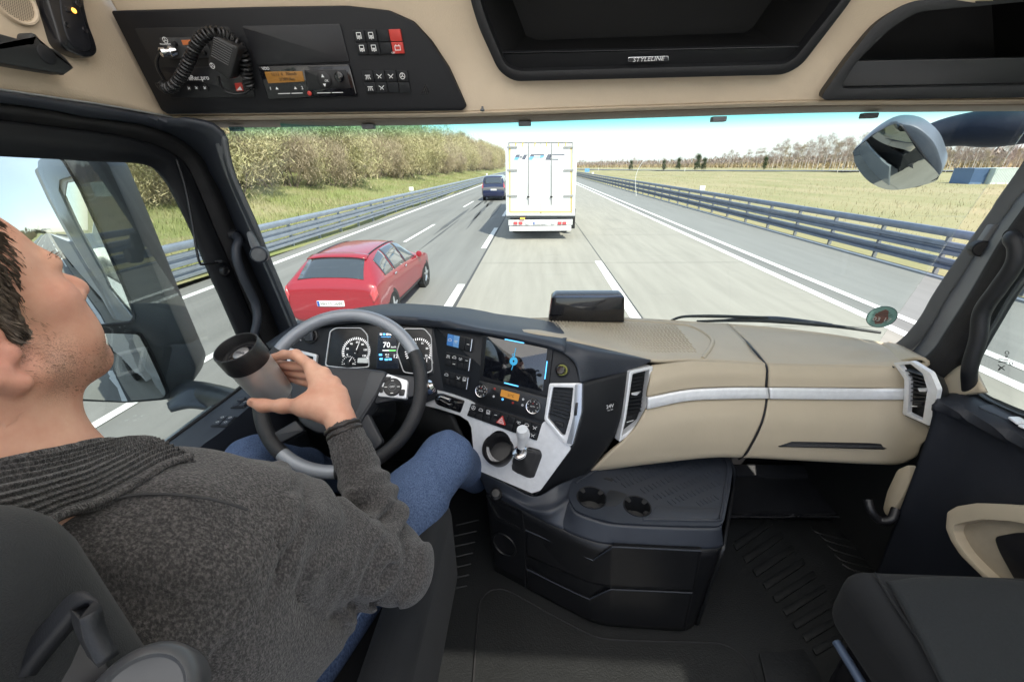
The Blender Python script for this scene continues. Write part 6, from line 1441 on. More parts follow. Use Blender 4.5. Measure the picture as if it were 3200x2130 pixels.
plate('floor_shadow', PF.off(.0065), [(2372, 2036), (2400, 2034), (2440, 2036), (2512, 2024), (2560, 2100), (2600, 2240), (2420, 2240)], mat('shadow_black', (.009, .010, .011), .6, bump=.5, bscale=140, bdist=.002), cab, .004, .002, .01)  # thin dark sheet laid on the floor as a shadow patch
# ---- centre console
co = thing('centre_console', 'dark centre console with two cup holders, a ribbed tray and two drawers', 'console', onZ(1900, 1900, ZF))
ZT = H - .925
CT = Pl((0, 0, ZT), (0, 0, 1))
outer = [(1783, 1512), (1790, 1492), (1832, 1471), (1947, 1424), (2060, 1392), (2146, 1369), (2232, 1361), (2256, 1390), (2278, 1425), (2289, 1469), (2280, 1540), (2262, 1628), (2250, 1640), (2235, 1643), (2080, 1640), (1922, 1632), (1850, 1614), (1797, 1592), (1776, 1552)]
cslate = mat('console_slate', (.025, .030, .041), .42, var=.06, bump=.35, bscale=600, bdist=.0007)
cups = [((1849, 1553), .043), ((1991, 1580), .038)]
hol = []
for (q, r) in cups:
    a, b = CT.to2(CT.hit(*q)); hol.append([(a + x, b + y) for x, y in circ((0, 0), r, 32)[:-1]])
O2 = rnd([CT.to2(CT.hit(*p)) for p in outer], .012, 3)
top_ = holed('top_plate', CT, O2, hol, cslate, co, .055)
bev(top_, .004, 3, 40)
for (q, r), h2 in zip(cups, hol):
    c = CT.hit(*q); lathe('cup_well', c, (0, 0, 1), [(r + .003, -.06), (r + .003, .0), (r + .002, .002), (r - .001, .001), (r - .003, -.055), (.001, -.056)], dark, co, 36)
    lathe('cup_base', c - V((0, 0, .0555)), (0, 0, 1), [(r - .004, 0), (r - .006, .003), (r * .6, .003), (r * .58, .0045), (r * .3, .0045), (r * .28, .003), (.001, .003)], mat('cup_floor', (.05, .05, .05), .6), co, 32)
    for a in (.6, 2.3, 3.9, 5.4):
        d = V((math.cos(a), math.sin(a), 0)); p = c + d * (r - .002); n_ = V((-d.y, d.x, 0))
        obj('grip_tab', mesh([p + n_ * .009 + V((0, 0, .0022)), p - n_ * .009 + V((0, 0, .0022)), p - d * .012 - n_ * .005 + V((0, 0, -.003)), p - d * .012 + n_ * .005 + V((0, 0, -.003))], [(0, 1, 2, 3)]), rubber, co, None)
# well link, tray edge, flat pad, ridges
CTo = CT.off(.0005)
plate('well_link', CTo, [(1893, 1545), (1905, 1528), (1955, 1540), (1962, 1552), (1948, 1560), (1925, 1580), (1890, 1580)], mat('console_link', (.014, .016, .02), .5), co, .004, .0008, .006)
tray_o = [(1800, 1508), (1850, 1477), (1960, 1432), (2070, 1398), (2150, 1380), (2222, 1374), (2246, 1400), (2266, 1440), (2272, 1470), (2262, 1550), (2250, 1615), (2236, 1626), (2080, 1624), (2010, 1622)]
tube('tray_rim', [CT.hit(*p) + V((0, 0, .001)) for p in tray_o], .0035, cslate, co, 8, 90)
plate('flat_pad', CTo, [(2052, 1580), (2252, 1584), (2244, 1618), (2225, 1624), (2060, 1622), (2030, 1618)], slate, co, .003, .002, .004)
mes = []
for (x0, y0, x1, y1, n) in ((1905, 1496, 2160, 1398, 20), (1935, 1512, 2210, 1402, 22), (1995, 1530, 2232, 1424, 19), (2035, 1550, 2240, 1464, 17), (2080, 1568, 2240, 1500, 13), (2170, 1570, 2236, 1545, 6)):
    for k in range(n):
        t = (k + .5) / n; x, y = x0 + (x1 - x0) * t, y0 + (y1 - y0) * t
        mes.append(tube_mesh([CT.hit(x, y) + V((0, 0, .001)), CT.hit(x + 15, y + 13) + V((0, 0, .001))], .0017, 5))
obj('tray_ridges', join_me(mes), cslate, co, 60)
plate('card_slot', CTo, [(1886, 1494), (1894, 1490), (1918, 1498), (1912, 1502)], black, co, .002, .0006, .001, 0)
# body
ZB = ZT - .055
body_t = [onZ(*p, ZB) for p in ((1519, 1536), (1648, 1601), (1748, 1652), (1830, 1686), (1897, 1702), (2060, 1712), (2190, 1716), (2255, 1708))]
body_b = [onZ(*p, ZF) for p in ((1546, 1783), (1643, 1836), (1740, 1888), (1837, 1937), (1897, 1953), (2020, 1964), (2136, 1969), (2172, 1950))]
cblack = mat('console_black', (.0065, .007, .0085), .42, var=.1, bump=.35, bscale=700, bdist=.0006)
loft('body', [[p for p in body_t], body_b], cblack, co, 60, 10, .01, 60)
loft('body_side', [[body_t[-1], onZ(2280, 1560, ZB), onZ(2290, 1470, ZB), onZ(2240, 1372, ZB)], [body_b[-1], onZ(2190, 1870, ZF), onZ(2215, 1760, ZF), onZ(2225, 1640, ZF)]], cblack, co, 30, 8, .01)
loft('rim_skirt', [[CT.hit(*p) - V((0, 0, .004)) for p in ((1779, 1560), (1797, 1594), (1850, 1617), (1922, 1635), (2080, 1643), (2235, 1646), (2256, 1636))], [onZ(1740, 1640, ZB), onZ(1775, 1662, ZB), onZ(1830, 1684, ZB), onZ(1900, 1700, ZB), onZ(2070, 1712, ZB), onZ(2225, 1714, ZB), onZ(2262, 1704, ZB)]], cslate, co, 50, 8, .008, 60)
fill_t = [ST.off(-.002).hit(1494, 1474), ST.off(-.002).hit(1580, 1511), ST.off(-.002).hit(1668, 1550), ST.off(-.03).hit(1740, 1516), onZ(1800, 1490, ZT)]
fill_b = [onZ(1508, 1510, ZB + .02), onZ(1580, 1552, ZB + .02), onZ(1650, 1590, ZB + .02), onZ(1720, 1600, ZT - .02), onZ(1783, 1560, ZT - .006)]
loft('console_arm', [fill_t, [a.lerp(b, .55) + V((0, 0, -.006)) for a, b in zip(fill_t, fill_b)], fill_b, [onZ(1519, 1536, ZB), onZ(1590, 1572, ZB), onZ(1648, 1601, ZB), onZ(1715, 1636, ZB), onZ(1760, 1655, ZB)]], cslate, co, 40, 18, .008, 60)
lathe('release_knob', fill_t[1].lerp(fill_b[1], .6) + V((-.03, -.01, .0)), (0, -.5, .8), [(.02, -.01), (.019, .004), (.012, .010), (.001, .011)], black, co, 20)
FLp = Pl.p3(body_t[0], body_b[0], body_b[3]); FRp = Pl.p3(body_t[4], body_b[4], body_b[6])
def bodyp(x, y, h): return (FLp if x < 1868 else FRp).off(h).hit(x, y)
for k, (tp_, bt_) in enumerate((([(1643, 1655), (1750, 1702), (1846, 1746), (1858, 1745), (1910, 1712), (1925, 1708), (2060, 1714), (2190, 1720)], [(1646, 1738), (1750, 1782), (1840, 1820), (1850, 1823), (1905, 1835), (1925, 1837), (2060, 1841), (2168, 1845)]),
                         ([(1646, 1776), (1750, 1828), (1836, 1868), (1848, 1867), (1905, 1842), (1925, 1841), (2050, 1846), (2163, 1851)], [(1648, 1836), (1750, 1890), (1836, 1934), (1850, 1938), (1897, 1951), (1925, 1954), (2040, 1963), (2138, 1967)]))):
    T = [bodyp(x, y, .012) for x, y in tp_]; B = [bodyp(x, y, .012 if k == 0 else .006) for x, y in bt_]
    d = loft('drawer', [[p - V((0, 0, .0)) + FLp.n * -.014 for p in T], T, [p + V((0, 0, -.004)) for p in T], B], cblack, co, 80, 14, .006, 30)
    tube('drawer_lip', [p + FLp.n * .0005 for p in T], .0022, slate, d, 6, 80)
    sc_ = [(1650, 1660 + 118 * k), (1848, 1744 + 122 * k), (1900, 1712 + 128 * k), (1860, 1690 + 128 * k), (1760, 1655 + 120 * k)]
loft('drawer_shade', [[bodyp(x, y, .002) for x, y in ((1643, 1622), (1750, 1665), (1850, 1700), (1908, 1706))], [bodyp(x, y, .002) for x, y in ((1643, 1660), (1750, 1712), (1846, 1752), (1908, 1716))]], void, co, 30, 4, .002)  # black sheets laid on the body for the shade inside the scoops
loft('drawer_shade', [[bodyp(x, y, .002) for x, y in ((1643, 1735), (1750, 1780), (1850, 1821), (1908, 1834))], [bodyp(x, y, .002) for x, y in ((1643, 1780), (1750, 1832), (1842, 1873), (1908, 1846))]], void, co, 30, 4, .002)
tube('drawer_gap', [bodyp(1640, 1612, .004), bodyp(1643, 1836, .004)], .003, black, co, 6, 6)
tube('side_gap', [bodyp(2192, 1720, .004), bodyp(2138, 1967, .004)], .0025, black, co, 6, 6)
FLo = FLp.off(.002)
plate('cubby', FLo, [(1524, 1545), (1632, 1592), (1640, 1652), (1556, 1612)], black, co, .004, .001, .006, 0)
frame('cubby_edge', FLo, [(1520, 1540), (1636, 1590), (1645, 1660), (1552, 1618)], [(1526, 1548), (1630, 1596), (1637, 1650), (1558, 1610)], cblack, co, .004, .008, .006, .006)
hc = FLp.to2(FLp.hit(1578, 1698)); frame_o = [(hc[0] + x, hc[1] + y) for x, y in circ((0, 0), .047, 32)[:-1]]; frame_i = [(hc[0] + x, hc[1] + y) for x, y in circ((0, 0), .041, 32)[:-1]]
obj('round_well', frame_mesh(FLp, frame_o, frame_i, -.002, .008, .003), cblack, co); obj('well_floor', prism_mesh(FLp, frame_i, -.001, .0022), black, co)
# ---- seats
def cushion(name, lo, hi, m, par, r=.05, rot=None, piv=None, n=3):
    bm = bmesh.new(); box_bm(bm, lo, hi); 
    if rot is not None: bmesh.ops.transform(bm, matrix=Matrix.Translation(piv) @ rot.to_4x4() @ Matrix.Translation(-V(piv)), verts=bm.verts)
    o = obj(name, bm_mesh(bm), m, par, 80); bev(o, r, 6, 20); return o
ps = thing('passenger_seat', 'dark fabric passenger seat cushion at the lower right', 'seat', V((.93, .3, ZF)))  # one single seat; only the cushion is built
cushion('bolster', (.685, -.5, H - 1.00), (1.22, .655, H - .82), seatm, ps, .055)
def seat_px(pts, z): return [onZ(x, y, z) for x, y in pts]
q = cr(seat_px([(2755, 1795), (2900, 1782), (3095, 1786), (3400, 1822)], H - .815), 20); q2 = cr(seat_px([(3000, 2230), (3120, 2220), (3250, 2200), (3420, 2180)], H - .815), 20)
loft('centre_panel', [[p + V((0, 0, -.02)) for p in q], [p + V((0, -.02, .0)) for p in q], [a.lerp(b, .4) + V((0, 0, .012)) for a, b in zip(q, q2)], q2], seatc, ps, 30, 24, .01, 60)
tube('seam', cr(seat_px([(2735, 1790), (2790, 1880), (2880, 2010), (2990, 2180)], H - .8165), 30), .003, seatm, ps, 6)
bm = bmesh.new(); box_bm(bm, (.72, -.5, ZF + .05), (1.2, .60, H - 1.001)); o = obj('base', bm_mesh(bm), black, ps, 30); bev(o, .02)
tube('rail', [V((.705, .60, H - 1.02)), V((.705, .3, H - 1.03)), V((.705, -.2, H - 1.03))], .010, mat('rail_blue_grey', (.12, .16, .24), .35, metal=.3), ps, 8)
ds = thing('driver_seat', 'dark driver seat behind the man in the grey cardigan', 'seat', V((-.5, .3, ZF)))
cushion('seat_cushion', (-.77, .05, H - .99), (-.26, .74, H - .845), seatm, ds, .05)
cushion('bolster', (-.285, .02, H - 1.02), (-.195, .735, H - .735), seatm, ds, .04)
cushion('bolster', (-.86, .02, H - 1.02), (-.77, .735, H - .775), seatm, ds, .04)
cushion('backrest', (-.76, .05, H - .95), (-.322, .212, H - .195), mat('seat_back_fabric', (.0085, .0098, .0108), .9, var=.2, bump=.4, bscale=800, sheen=.06), ds, .065)
bm = bmesh.new(); box_bm(bm, (-.74, .1, ZF + .04), (-.27, .66, H - .991)); o = obj('base', bm_mesh(bm), black, ds, 30); bev(o, .02)
bgp = [(-60, 2200), (30, 2075), (120, 1965), (205, 1868), (250, 1848), (284, 1862), (300, 1930), (340, 2010)]
bg0 = [C(x, y, .262) for x, y in bgp]; bg1 = [C(x + 34, y + 30, .250) for x, y in bgp]
loft('belt_guide', [bg0, [a.lerp(b, .4) + V((0, 0, .004)) for a, b in zip(bg0, bg1)], bg1], dark, ds, 40, 8, .010, 60)
plate('belt_guide_inside', Pl(C(160, 2050, .275), EYE - C(160, 2050, .275)), [(-60, 2230), (40, 2085), (130, 1975), (215, 1880), (262, 1870), (292, 1950), (330, 2060), (380, 2250)], black, ds, .006, 0, .006)
lathe('recline_cover', C(440, 2195, .270), V((.35, -.35, .85)), [(.034, -.03), (.034, .0), (.031, .006), (.026, .009), (.024, .006), (.001, .004)], mat('cover_grey', (.05, .052, .056), .35), ds, 40)
# ---- things on and before the windscreen
tb = thing('toll_box', 'black glossy box standing behind the windscreen in the middle', 'device', onY(1835, 998, 1.52))
TBp = Pl(onY(1835, 965, 1.5), (-.02, -1, .03))
plate('box', TBp, [(1713, 1008), (1724, 930), (1738, 920), (1942, 919), (1953, 930), (1952, 1008)], gloss, tb, .06, 0, .006, .008)
plate('top_edge', TBp, [(1728, 931), (1740, 923), (1941, 922), (1950, 931)], mat('box_navy', (.02, .035, .08), .15, coat=1), tb, .002, .001, .004)
wk = mat('wiper_black', (.012, .014, .018), .5)
for lab, arm, blade in (('long black wiper lying along the windscreen foot on the passenger side', [(2095, 1003), (2118, 993), (2152, 988), (2250, 988), (2400, 992)], [(2177, 1004), (2300, 1001), (2420, 1003), (2600, 1018), (2752, 1039)]), ('short end of the black wiper in front of the instrument hood', [(1416, 996), (1450, 992), (1538, 990), (1600, 993), (1648, 998)], [(1430, 998), (1500, 999), (1540, 1002)])):
    t = thing('wiper', lab, 'wiper', onW(*arm[0], -.05), 'windscreen wipers')
    tube('arm', [onW(x, y, -.045) for x, y in arm], [.005, .006, .007, .006, .005], wk, t, 8, 30)
    tube('blade', [onW(x, y, -.04) for x, y in blade], [.005] + [.009] * (len(blade) - 2) + [.005], wk, t, 8, 40)
    if len(blade) > 4:
        tube('bracket', [onW(x, y, -.05) for x, y in ((2240, 1002), (2330, 996), (2420, 996), (2520, 1004), (2600, 1014))], [.004, .009, .011, .008, .004], mat('wiper_navy', (.02, .03, .055), .4), t, 8, 24)
WSP = Pl(onW(2755, 990, .012), (onW(2700, 990) - onW(2800, 990)).cross(onW(2755, 1030) - onW(2755, 950)))
sk = thing('window_sticker', 'round pale green vignette sticker at the lower right of the windscreen', 'sticker', WSP.hit(2755, 1020))
a, b = WSP.to2(WSP.hit(2755, 990)); rx = (V(WSP.to2(WSP.hit(2803, 993))) - V((a, b))).length; ry = (V(WSP.to2(WSP.hit(2755, 957))) - V((a, b))).length
obj('disc', prism_mesh(WSP, circ((a, b), rx, 40, ry=ry)[:-1], -.0005, .0005), mat('sticker_green', (.22, .40, .36), .5), sk)
obj('disc_rim', frame_mesh(WSP, circ((a, b), rx, 40, ry=ry)[:-1], circ((a, b), rx * .95, 40, ry=ry * .95)[:-1], 0, .001, .0002), mat('sticker_dark', (.03, .07, .065), .5), sk)
obj('print', prism_mesh(WSP, [(a - .45 * rx, b - .2 * ry), (a - .5 * rx, b + .2 * ry), (a - .25 * rx, b + .5 * ry), (a, b + .72 * ry), (a + .25 * rx, b + .6 * ry), (a + .35 * rx, b + .2 * ry), (a + .5 * rx, b - .1 * ry), (a + .2 * rx, b - .6 * ry), (a - .2 * rx, b - .7 * ry)], .0004, .0009), mat('sticker_brown', (.22, .11, .09), .5), sk)
strokes('sticker_lines', WSP, [[(a - rx * w_, b + ry * k), (a + rx * w_, b + ry * k)] for k, w_ in ((.45, .4), (.3, .6), (.15, .7), (-.3, .5), (-.45, .5))], .0016, MATS['sticker_dark'], sk, .0012)
text('sticker_text', '03 17', WSP, (2755, 998), .022, mat('sticker_pale', (.6, .62, .58), .5), sk, h=.0012)
# print on the passenger window
GWP = Pl((XR + .026, .8, H - .4), (-1, 0, 0))
mes = []
for (x, y, r) in ((3147, 1102, 6), (3145, 1113, 3), (3160, 1135, 5)):
    p = GWP.to2(GWP.hit(x, y)); q = GWP.to2(GWP.hit(x + r, y)); rr_ = (V(p) - V(q)).length; mes.append(tube_mesh([GWP.at(u, v, 0) for u, v in circ(p, rr_, 14)], .0008, 4, caps=False))
g = thing('window_print', 'tiny black glass markings printed on the passenger door window', 'marking', GWP.hit(3147, 1135))
obj('ring', join_me(mes), black, g)
for y in (1122, 1130): strokes('line', GWP, [[GWP.to2(GWP.hit(3122, y)), GWP.to2(GWP.hit(3150, y + 2))]], .0022, black, g)
strokes('grid', GWP, [[GWP.to2(GWP.hit(3120, 1140)), GWP.to2(GWP.hit(3140, 1156))], [GWP.to2(GWP.hit(3140, 1142)), GWP.to2(GWP.hit(3122, 1156))], [GWP.to2(GWP.hit(3120, 1156)), GWP.to2(GWP.hit(3128, 1146)), GWP.to2(GWP.hit(3140, 1156))]], .002, black, g)
# ================================================================== THE DRIVER
class SDF:
    """signed-distance body: rounded limbs and lumps blended smoothly, meshed on a sparse grid (surface nets)"""
    def __init__(s, h): s.h = h; s.pr = []
    def cap(s, a, b, ra, rb, k=.02, op=1): s.pr.append(('c', np.array(a, float), np.array(b, float), ra, rb, k, op)); return s
    def chain(s, pts, rad, k=.02, op=1):
        for (a, b, r1, r2) in zip(pts, pts[1:], rad, rad[1:]): s.cap(a, b, r1, r2, k, op)
        return s
    def ell(s, c, r, M=None, k=.02, op=1): s.pr.append(('e', np.array(c, float), np.array(r, float), np.eye(3) if M is None else np.array(M, float), None, k, op)); return s
    def bbox(s, p):
        m = p[5] + 3 * s.h
        if p[0] == 'c': r = max(p[3], p[4]) + m; return np.minimum(p[1], p[2]) - r, np.maximum(p[1], p[2]) + r
        e = np.sqrt(((p[3] * p[2]) ** 2).sum(1)) + m; return p[1] - e, p[1] + e
    def ev(s, P, prims, disp=None):
        f = np.full(P.shape[:-1], 1.0, np.float32)
        for p in prims:
            if p[0] == 'c':
                ab = p[2] - p[1]; t = np.clip(((P - p[1]) @ ab) / max(1e-12, ab @ ab), 0, 1); d = np.linalg.norm(P - p[1] - t[..., None] * ab, axis=-1) - (p[3] + (p[4] - p[3]) * t)
            else:
                q = (P - p[1]) @ p[3]; k0 = np.linalg.norm(q / p[2], axis=-1); k1 = np.linalg.norm(q / (p[2] ** 2), axis=-1); d = k0 * (k0 - 1) / np.maximum(k1, 1e-9)
            k = p[5]
            if p[6] > 0:
                hh = np.clip(.5 + .5 * (f - d) / k, 0, 1); f = f + (d - f) * hh - k * hh * (1 - hh)
            else:
                hh = np.clip(.5 - .5 * (f + d) / k, 0, 1); f = f + (-d - f) * hh + k * hh * (1 - hh)
        if disp is not None: f = f + disp(P)
        return f
    def mesh(s, disp=None, B=24):
        h = s.h; bb = [s.bbox(p) for p in s.pr]; lo = np.min([b[0] for b in bb], 0); hi = np.max([b[1] for b in bb], 0)
        nb = np.ceil((hi - lo) / (h * B)).astype(int); V_ = []; Kk = []; Q = []
        NN = (nb * B + 2).astype(np.int64)
        key = lambda I: (I[..., 0] * NN[1] + I[..., 1]) * NN[2] + I[..., 2]
        off = np.array([(i, j, k) for i in (0, 1) for j in (0, 1) for k in (0, 1)])
        for bi in np.ndindex(*nb):
            o = np.array(bi) * B; a = lo + (o - 1) * h; b = lo + (o + B + 1) * h
            pr = [p for p, (l, u) in zip(s.pr, bb) if np.all(l < b) and np.all(u > a)]
            if not pr: continue
            ix = np.stack(np.meshgrid(*[np.arange(-1, B + 2)] * 3, indexing='ij'), -1)   # lattice -1..B+1
            P = lo + (ix + o) * h; f = s.ev(P, pr, disp); sg = f < 0
            if sg.all() or not sg.any(): continue
            n = B + 2                                                                    # cells -1..B
            cs = [sg[i:i + n, j:j + n, k:k + n] for i, j, k in off]; cnt = sum(c.astype(np.int8) for c in cs); act = (cnt > 0) & (cnt < 8)
            ci = np.argwhere(act)
            if not len(ci): continue
            fv = np.stack([f[ci[:, 0] + i, ci[:, 1] + j, ci[:, 2] + k] for i, j, k in off], 1); acc = np.zeros((len(ci), 3)); w = np.zeros(len(ci))
            for e0 in range(8):
                for e1 in range(e0 + 1, 8):
                    if np.abs(off[e0] - off[e1]).sum() != 1: continue
                    cr_ = (fv[:, e0] < 0) != (fv[:, e1] < 0); t = np.where(cr_, fv[:, e0] / np.where(cr_, fv[:, e0] - fv[:, e1], 1), 0)
                    acc += np.where(cr_[:, None], off[e0] + t[:, None] * (off[e1] - off[e0]), 0); w += cr_
            pos = lo + (ci - 1 + o + acc / w[:, None]) * h
            V_.append(pos); Kk.append(key(ci - 1 + o + 1))
            for ax in range(3):                                                          # edges starting inside the block own their quad
                d = [0, 0, 0]; d[ax] = 1; A = sg[1:B + 1, 1:B + 1, 1:B + 1]; Bv = sg[1 + d[0]:B + 1 + d[0], 1 + d[1]:B + 1 + d[1], 1 + d[2]:B + 1 + d[2]]
                ed = np.argwhere(A != Bv)
                if not len(ed): continue
                u, v = [(1, 2), (2, 0), (0, 1)][ax]; eu = np.zeros(3, int); eu[u] = 1; ev_ = np.zeros(3, int); ev_[v] = 1
                c0 = ed + o + 1; q = np.stack([key(c0 - eu - ev_), key(c0 - ev_), key(c0), key(c0 - eu)], 1)
                fl = A[ed[:, 0], ed[:, 1], ed[:, 2]]; q[~fl] = q[~fl][:, ::-1]; Q.append(q)
        Vv = np.concatenate(V_); K = np.concatenate(Kk); uk, idx = np.unique(K, return_index=True); q = np.concatenate(Q)
        fi = np.searchsorted(uk, q); fi = np.clip(fi, 0, len(uk) - 1); ok = (uk[fi] == q).all(1); fi = fi[ok]; vv = Vv[idx]
        me = bpy.data.meshes.new('mesh'); me.vertices.add(len(vv)); me.vertices.foreach_set('co', vv.astype(np.float32).ravel())
        me.loops.add(len(fi) * 4); me.loops.foreach_set('vertex_index', fi.astype(np.int32).ravel()); me.polygons.add(len(fi)); me.polygons.foreach_set('loop_start', np.arange(0, len(fi) * 4, 4, dtype=np.int32))
        me.update(calc_edges=True); me.validate(); return me
def Rot(yaw, pitch, roll):
    return np.array((Matrix.Rotation(yaw, 3, 'Z') @ Matrix.Rotation(pitch, 3, 'X') @ Matrix.Rotation(roll, 3, 'Y')))
Ev = np.array(EYE)
def Cp(x, y, z): return np.array(C(x, y, z))
pe = thing('person', 'man in a dark grey knit cardigan and jeans driving and raising a steel mug', 'person', (-.5, .3, ZF))
# --- head frame (right, forward, up) from the measured face points
HC = Ev + np.array((-.539, .294, -.132)); HM = Rot(-.017, .111, -.05)
def hp(x, y, z): return HC + HM @ np.array((x, y, z))
sk = SDF(.0028)
K = .018
# skull and face
sk.ell(hp(0, .005, .060), (.073, .092, .072), HM, .01); sk.ell(hp(0, .045, .020), (.062, .062, .075), HM, .03); sk.ell(hp(0, .060, -.035), (.050, .048, .050), HM, .03)
sk.ell(hp(0, .079, -.073), (.024, .023, .019), HM, .03)                                   # chin
for s_ in (-1, 1):
    sk.cap(hp(s_ * .056, .012, -.045), hp(s_ * .020, .085, -.078), .020, .016, .03)      # jaw
    sk.ell(hp(s_ * .047, .070, .004), (.020, .022, .018), HM, .022)                       # cheekbone
    sk.ell(hp(s_ * .030, .091, .037), (.024, .012, .009), HM, .016)                       # brow
    sk.ell(hp(s_ * .031, .103, .021), (.017, .013, .011), HM, .010, -1)                   # eye socket
    sk.ell(hp(s_ * .031, .086, .021), (.0135, .0125, .0125), HM, .005)                    # closed eye
    sk.ell(hp(s_ * .040, .072, -.034), (.022, .024, .030), HM, .02)
sk.cap(hp(0, .098, .036), hp(0, .121, .002), .0088, .0125, .010); sk.ell(hp(0, .128, -.006), (.0142, .0130, .0122), HM, .010)
for s_ in (-1, 1): sk.ell(hp(s_ * .014, .112, -.011), (.0095, .013, .0092), HM, .008)
sk.ell(hp(0, .098, -.030), (.026, .014, .016), HM, .014)                                  # muzzle
sk.cap(hp(-.020, .103, -.040), hp(.020, .103, -.040), .0055, .0055, .006); sk.cap(hp(-.018, .100, -.051), hp(.018, .100, -.051), .0065, .0065, .008)
sk.cap(hp(-.022, .112, -.0455), hp(.022, .112, -.0455), .0035, .0035, .005, -1)
# ear
for s_ in (1, -1):
    EM = HM @ Rot(s_ * .35, -.15, 0)
    c = lambda y, z, x=0: hp(s_ * (.073 + x), -.012 + y, z - .010)
    ring = [c(.012, .012, .003), c(.010, .030, .008), c(-.006, .036, .013), c(-.022, .026, .016), c(-.024, .004, .014), c(-.014, -.018, .009), c(.002, -.032, .006)]
    sk.chain(ring, [.0045, .0048, .0052, .0055, .0052, .0058, .0078], .006)
    sk.chain([c(-.010, .018, .008), c(-.012, -.002, .009), c(-.002, -.016, .007)], [.0045, .0048, .005], .006)
    sk.ell(c(-.006, .004, .001), (.006, .022, .030), HM, .006); sk.ell(c(.011, -.006, .005), (.005, .007, .008), HM, .006)
    sk.ell(c(.001, .0, .014), (.008, .008, .011), HM, .004, -1)
# neck, shoulders, trunk (under the cardigan)
nb = np.array((-.515, .275, H - .32)); 
sk.cap(hp(0, -.020, -.020), nb, .060, .066, .03); sk.cap(hp(0, .030, -.055), nb + (0, .018, .02), .040, .044, .03)
for s_ in (-1, 1): sk.cap(hp(s_ * .050, -.010, -.040), nb + (s_ * .02, .055, -.01), .012, .012, .02)
ShR = np.array(C(835, 1640, .545)); ElR = np.array(C(1236, 1762, .68)); WrR = np.array(C(1072, 1338, .735))
ShL = np.array((-.70, .33, H - .40))
chest = np.array((-.505, .315, H - .46)); pelv = np.array((-.51, .24, H - .82))
sk.cap(nb, chest, .07, .085, .04); sk.cap(chest, pelv, .10, .10, .05); sk.cap(nb + (0, 0, -.03), ShR, .05, .045, .04); sk.cap(nb + (0, 0, -.03), ShL, .05, .045, .04)
sk.cap(ShR, ElR, .040, .034, .03); sk.cap(ElR, ElR * .1 + WrR * .9, .034, .0245, .02)
ElL = np.array((-.82, .42, H - .62)); WrL = np.array((-.70, .66, H - .70)); sk.cap(ShL, ElL, .04, .034, .03); sk.cap(ElL, WrL, .034, .026, .02); sk.ell(WrL + (.02, .05, 0), (.04, .05, .02), None, .02)
HipR, KnR = np.array((-.475, .30, H - .83)), np.array(C(1392, 1432, 1.06)); HipL, KnL = np.array((-.62, .30, H - .80)), np.array(C(790, 1440, 1.14))
for a, b in ((HipR, KnR), (HipL, KnL)): sk.cap(pelv, a, .09, .075, .05); sk.cap(a, b, .07, .05, .04); sk.cap(b, b + (.0, .39, -.43), .048, .04, .03)
# --- hand round the mug
M0, M1 = np.array(C(736, 1083, .765)), np.array(C(862, 1232, .865))       # lid centre, foot centre
MA = (M1 - M0) / np.linalg.norm(M1 - M0); ML = np.linalg.norm(M1 - M0)
def mug_pt(t, a, r):     # t along the axis 0 lid..1 foot, a angle about it (0 = image right), r radius
    return M0 + MA * ML * t + (MU * math.cos(a) + MV * math.sin(a)) * r
vd = (M0 + M1) / 2 - Ev; vd /= np.linalg.norm(vd)
MV = -(vd - MA * (vd @ MA)); MV /= np.linalg.norm(MV)      # towards the eye
MU = np.cross(MV, MA); MU /= np.linalg.norm(MU)
if MU @ np.array(_r) < 0: MU = -MU                          # to the right in the picture
RMUG = .0395
def D(px, py, z): return np.array(C(px, py, z))
palm_k = [D(968, 1142, .800), D(1010, 1166, .792), D(1042, 1196, .785), D(1062, 1226, .780)]     # knuckles index..little
wr = WrR
hand0 = len(sk.pr)
for kx, rr_ in zip(palm_k, (.0145, .0145, .0135, .0125)):
    sk.cap(wr + (kx - wr) * .12, wr + (kx - wr) * .93, .0155, rr_, .014)
sk.cap(palm_k[0] * .8 + wr * .2, palm_k[3] * .75 + wr * .25, .0125, .0125, .016)
sk.cap(ElR * .12 + WrR * .88, wr + (palm_k[1] - wr) * .15, .0255, .022, .02)
for kx in palm_k: sk.ell(kx - vd * .0055 + np.array((0, 0, .003)), (.0112, .0108, .0105), None, .007)
# fingers run from the knuckles over the far side of the mug
def finger(k, tips, rad): sk.chain([k] + tips, rad, .006)
fr = RMUG + .0085
finger(palm_k[0], [D(925, 1108, .812), D(886, 1108, .835), mug_pt(.58, R_(-62), fr)], [.0120, .0104, .0092, .0080])
finger(palm_k[1], [D(975, 1148, .815), mug_pt(.70, R_(-35), fr), mug_pt(.66, R_(-80), fr)], [.0120, .0106, .0095, .0082])
finger(palm_k[2], [D(1003, 1180, .815), mug_pt(.85, R_(-35), fr), mug_pt(.80, R_(-80), fr)], [.0115, .0100, .0090, .0078])
finger(palm_k[3], [D(1024, 1215, .812), mug_pt(.98, R_(-40), fr), mug_pt(.94, R_(-85), fr)], [.0105, .0090, .0080, .0070])
# thumb : from the side of the palm under the foot of the mug
tb_ = [D(1010, 1290, .745), D(955, 1268, .752), D(885, 1268, .768), D(824, 1267, .775), D(787, 1256, .775)]
sk.chain(tb_, [.0185, .0165, .0125, .0115, .0088], .012)
sk.cap(tb_[1], palm_k[0] * .65 + wr * .35, .013, .012, .022)   # web
sk.ell(D(1010, 1262, .752), (.026, .022, .022), None, .02)
sk.ell(D(786, 1252, .766), (.0058, .0030, .0045), None, .002)
body = obj('body', sk.mesh(), None, pe, 80)
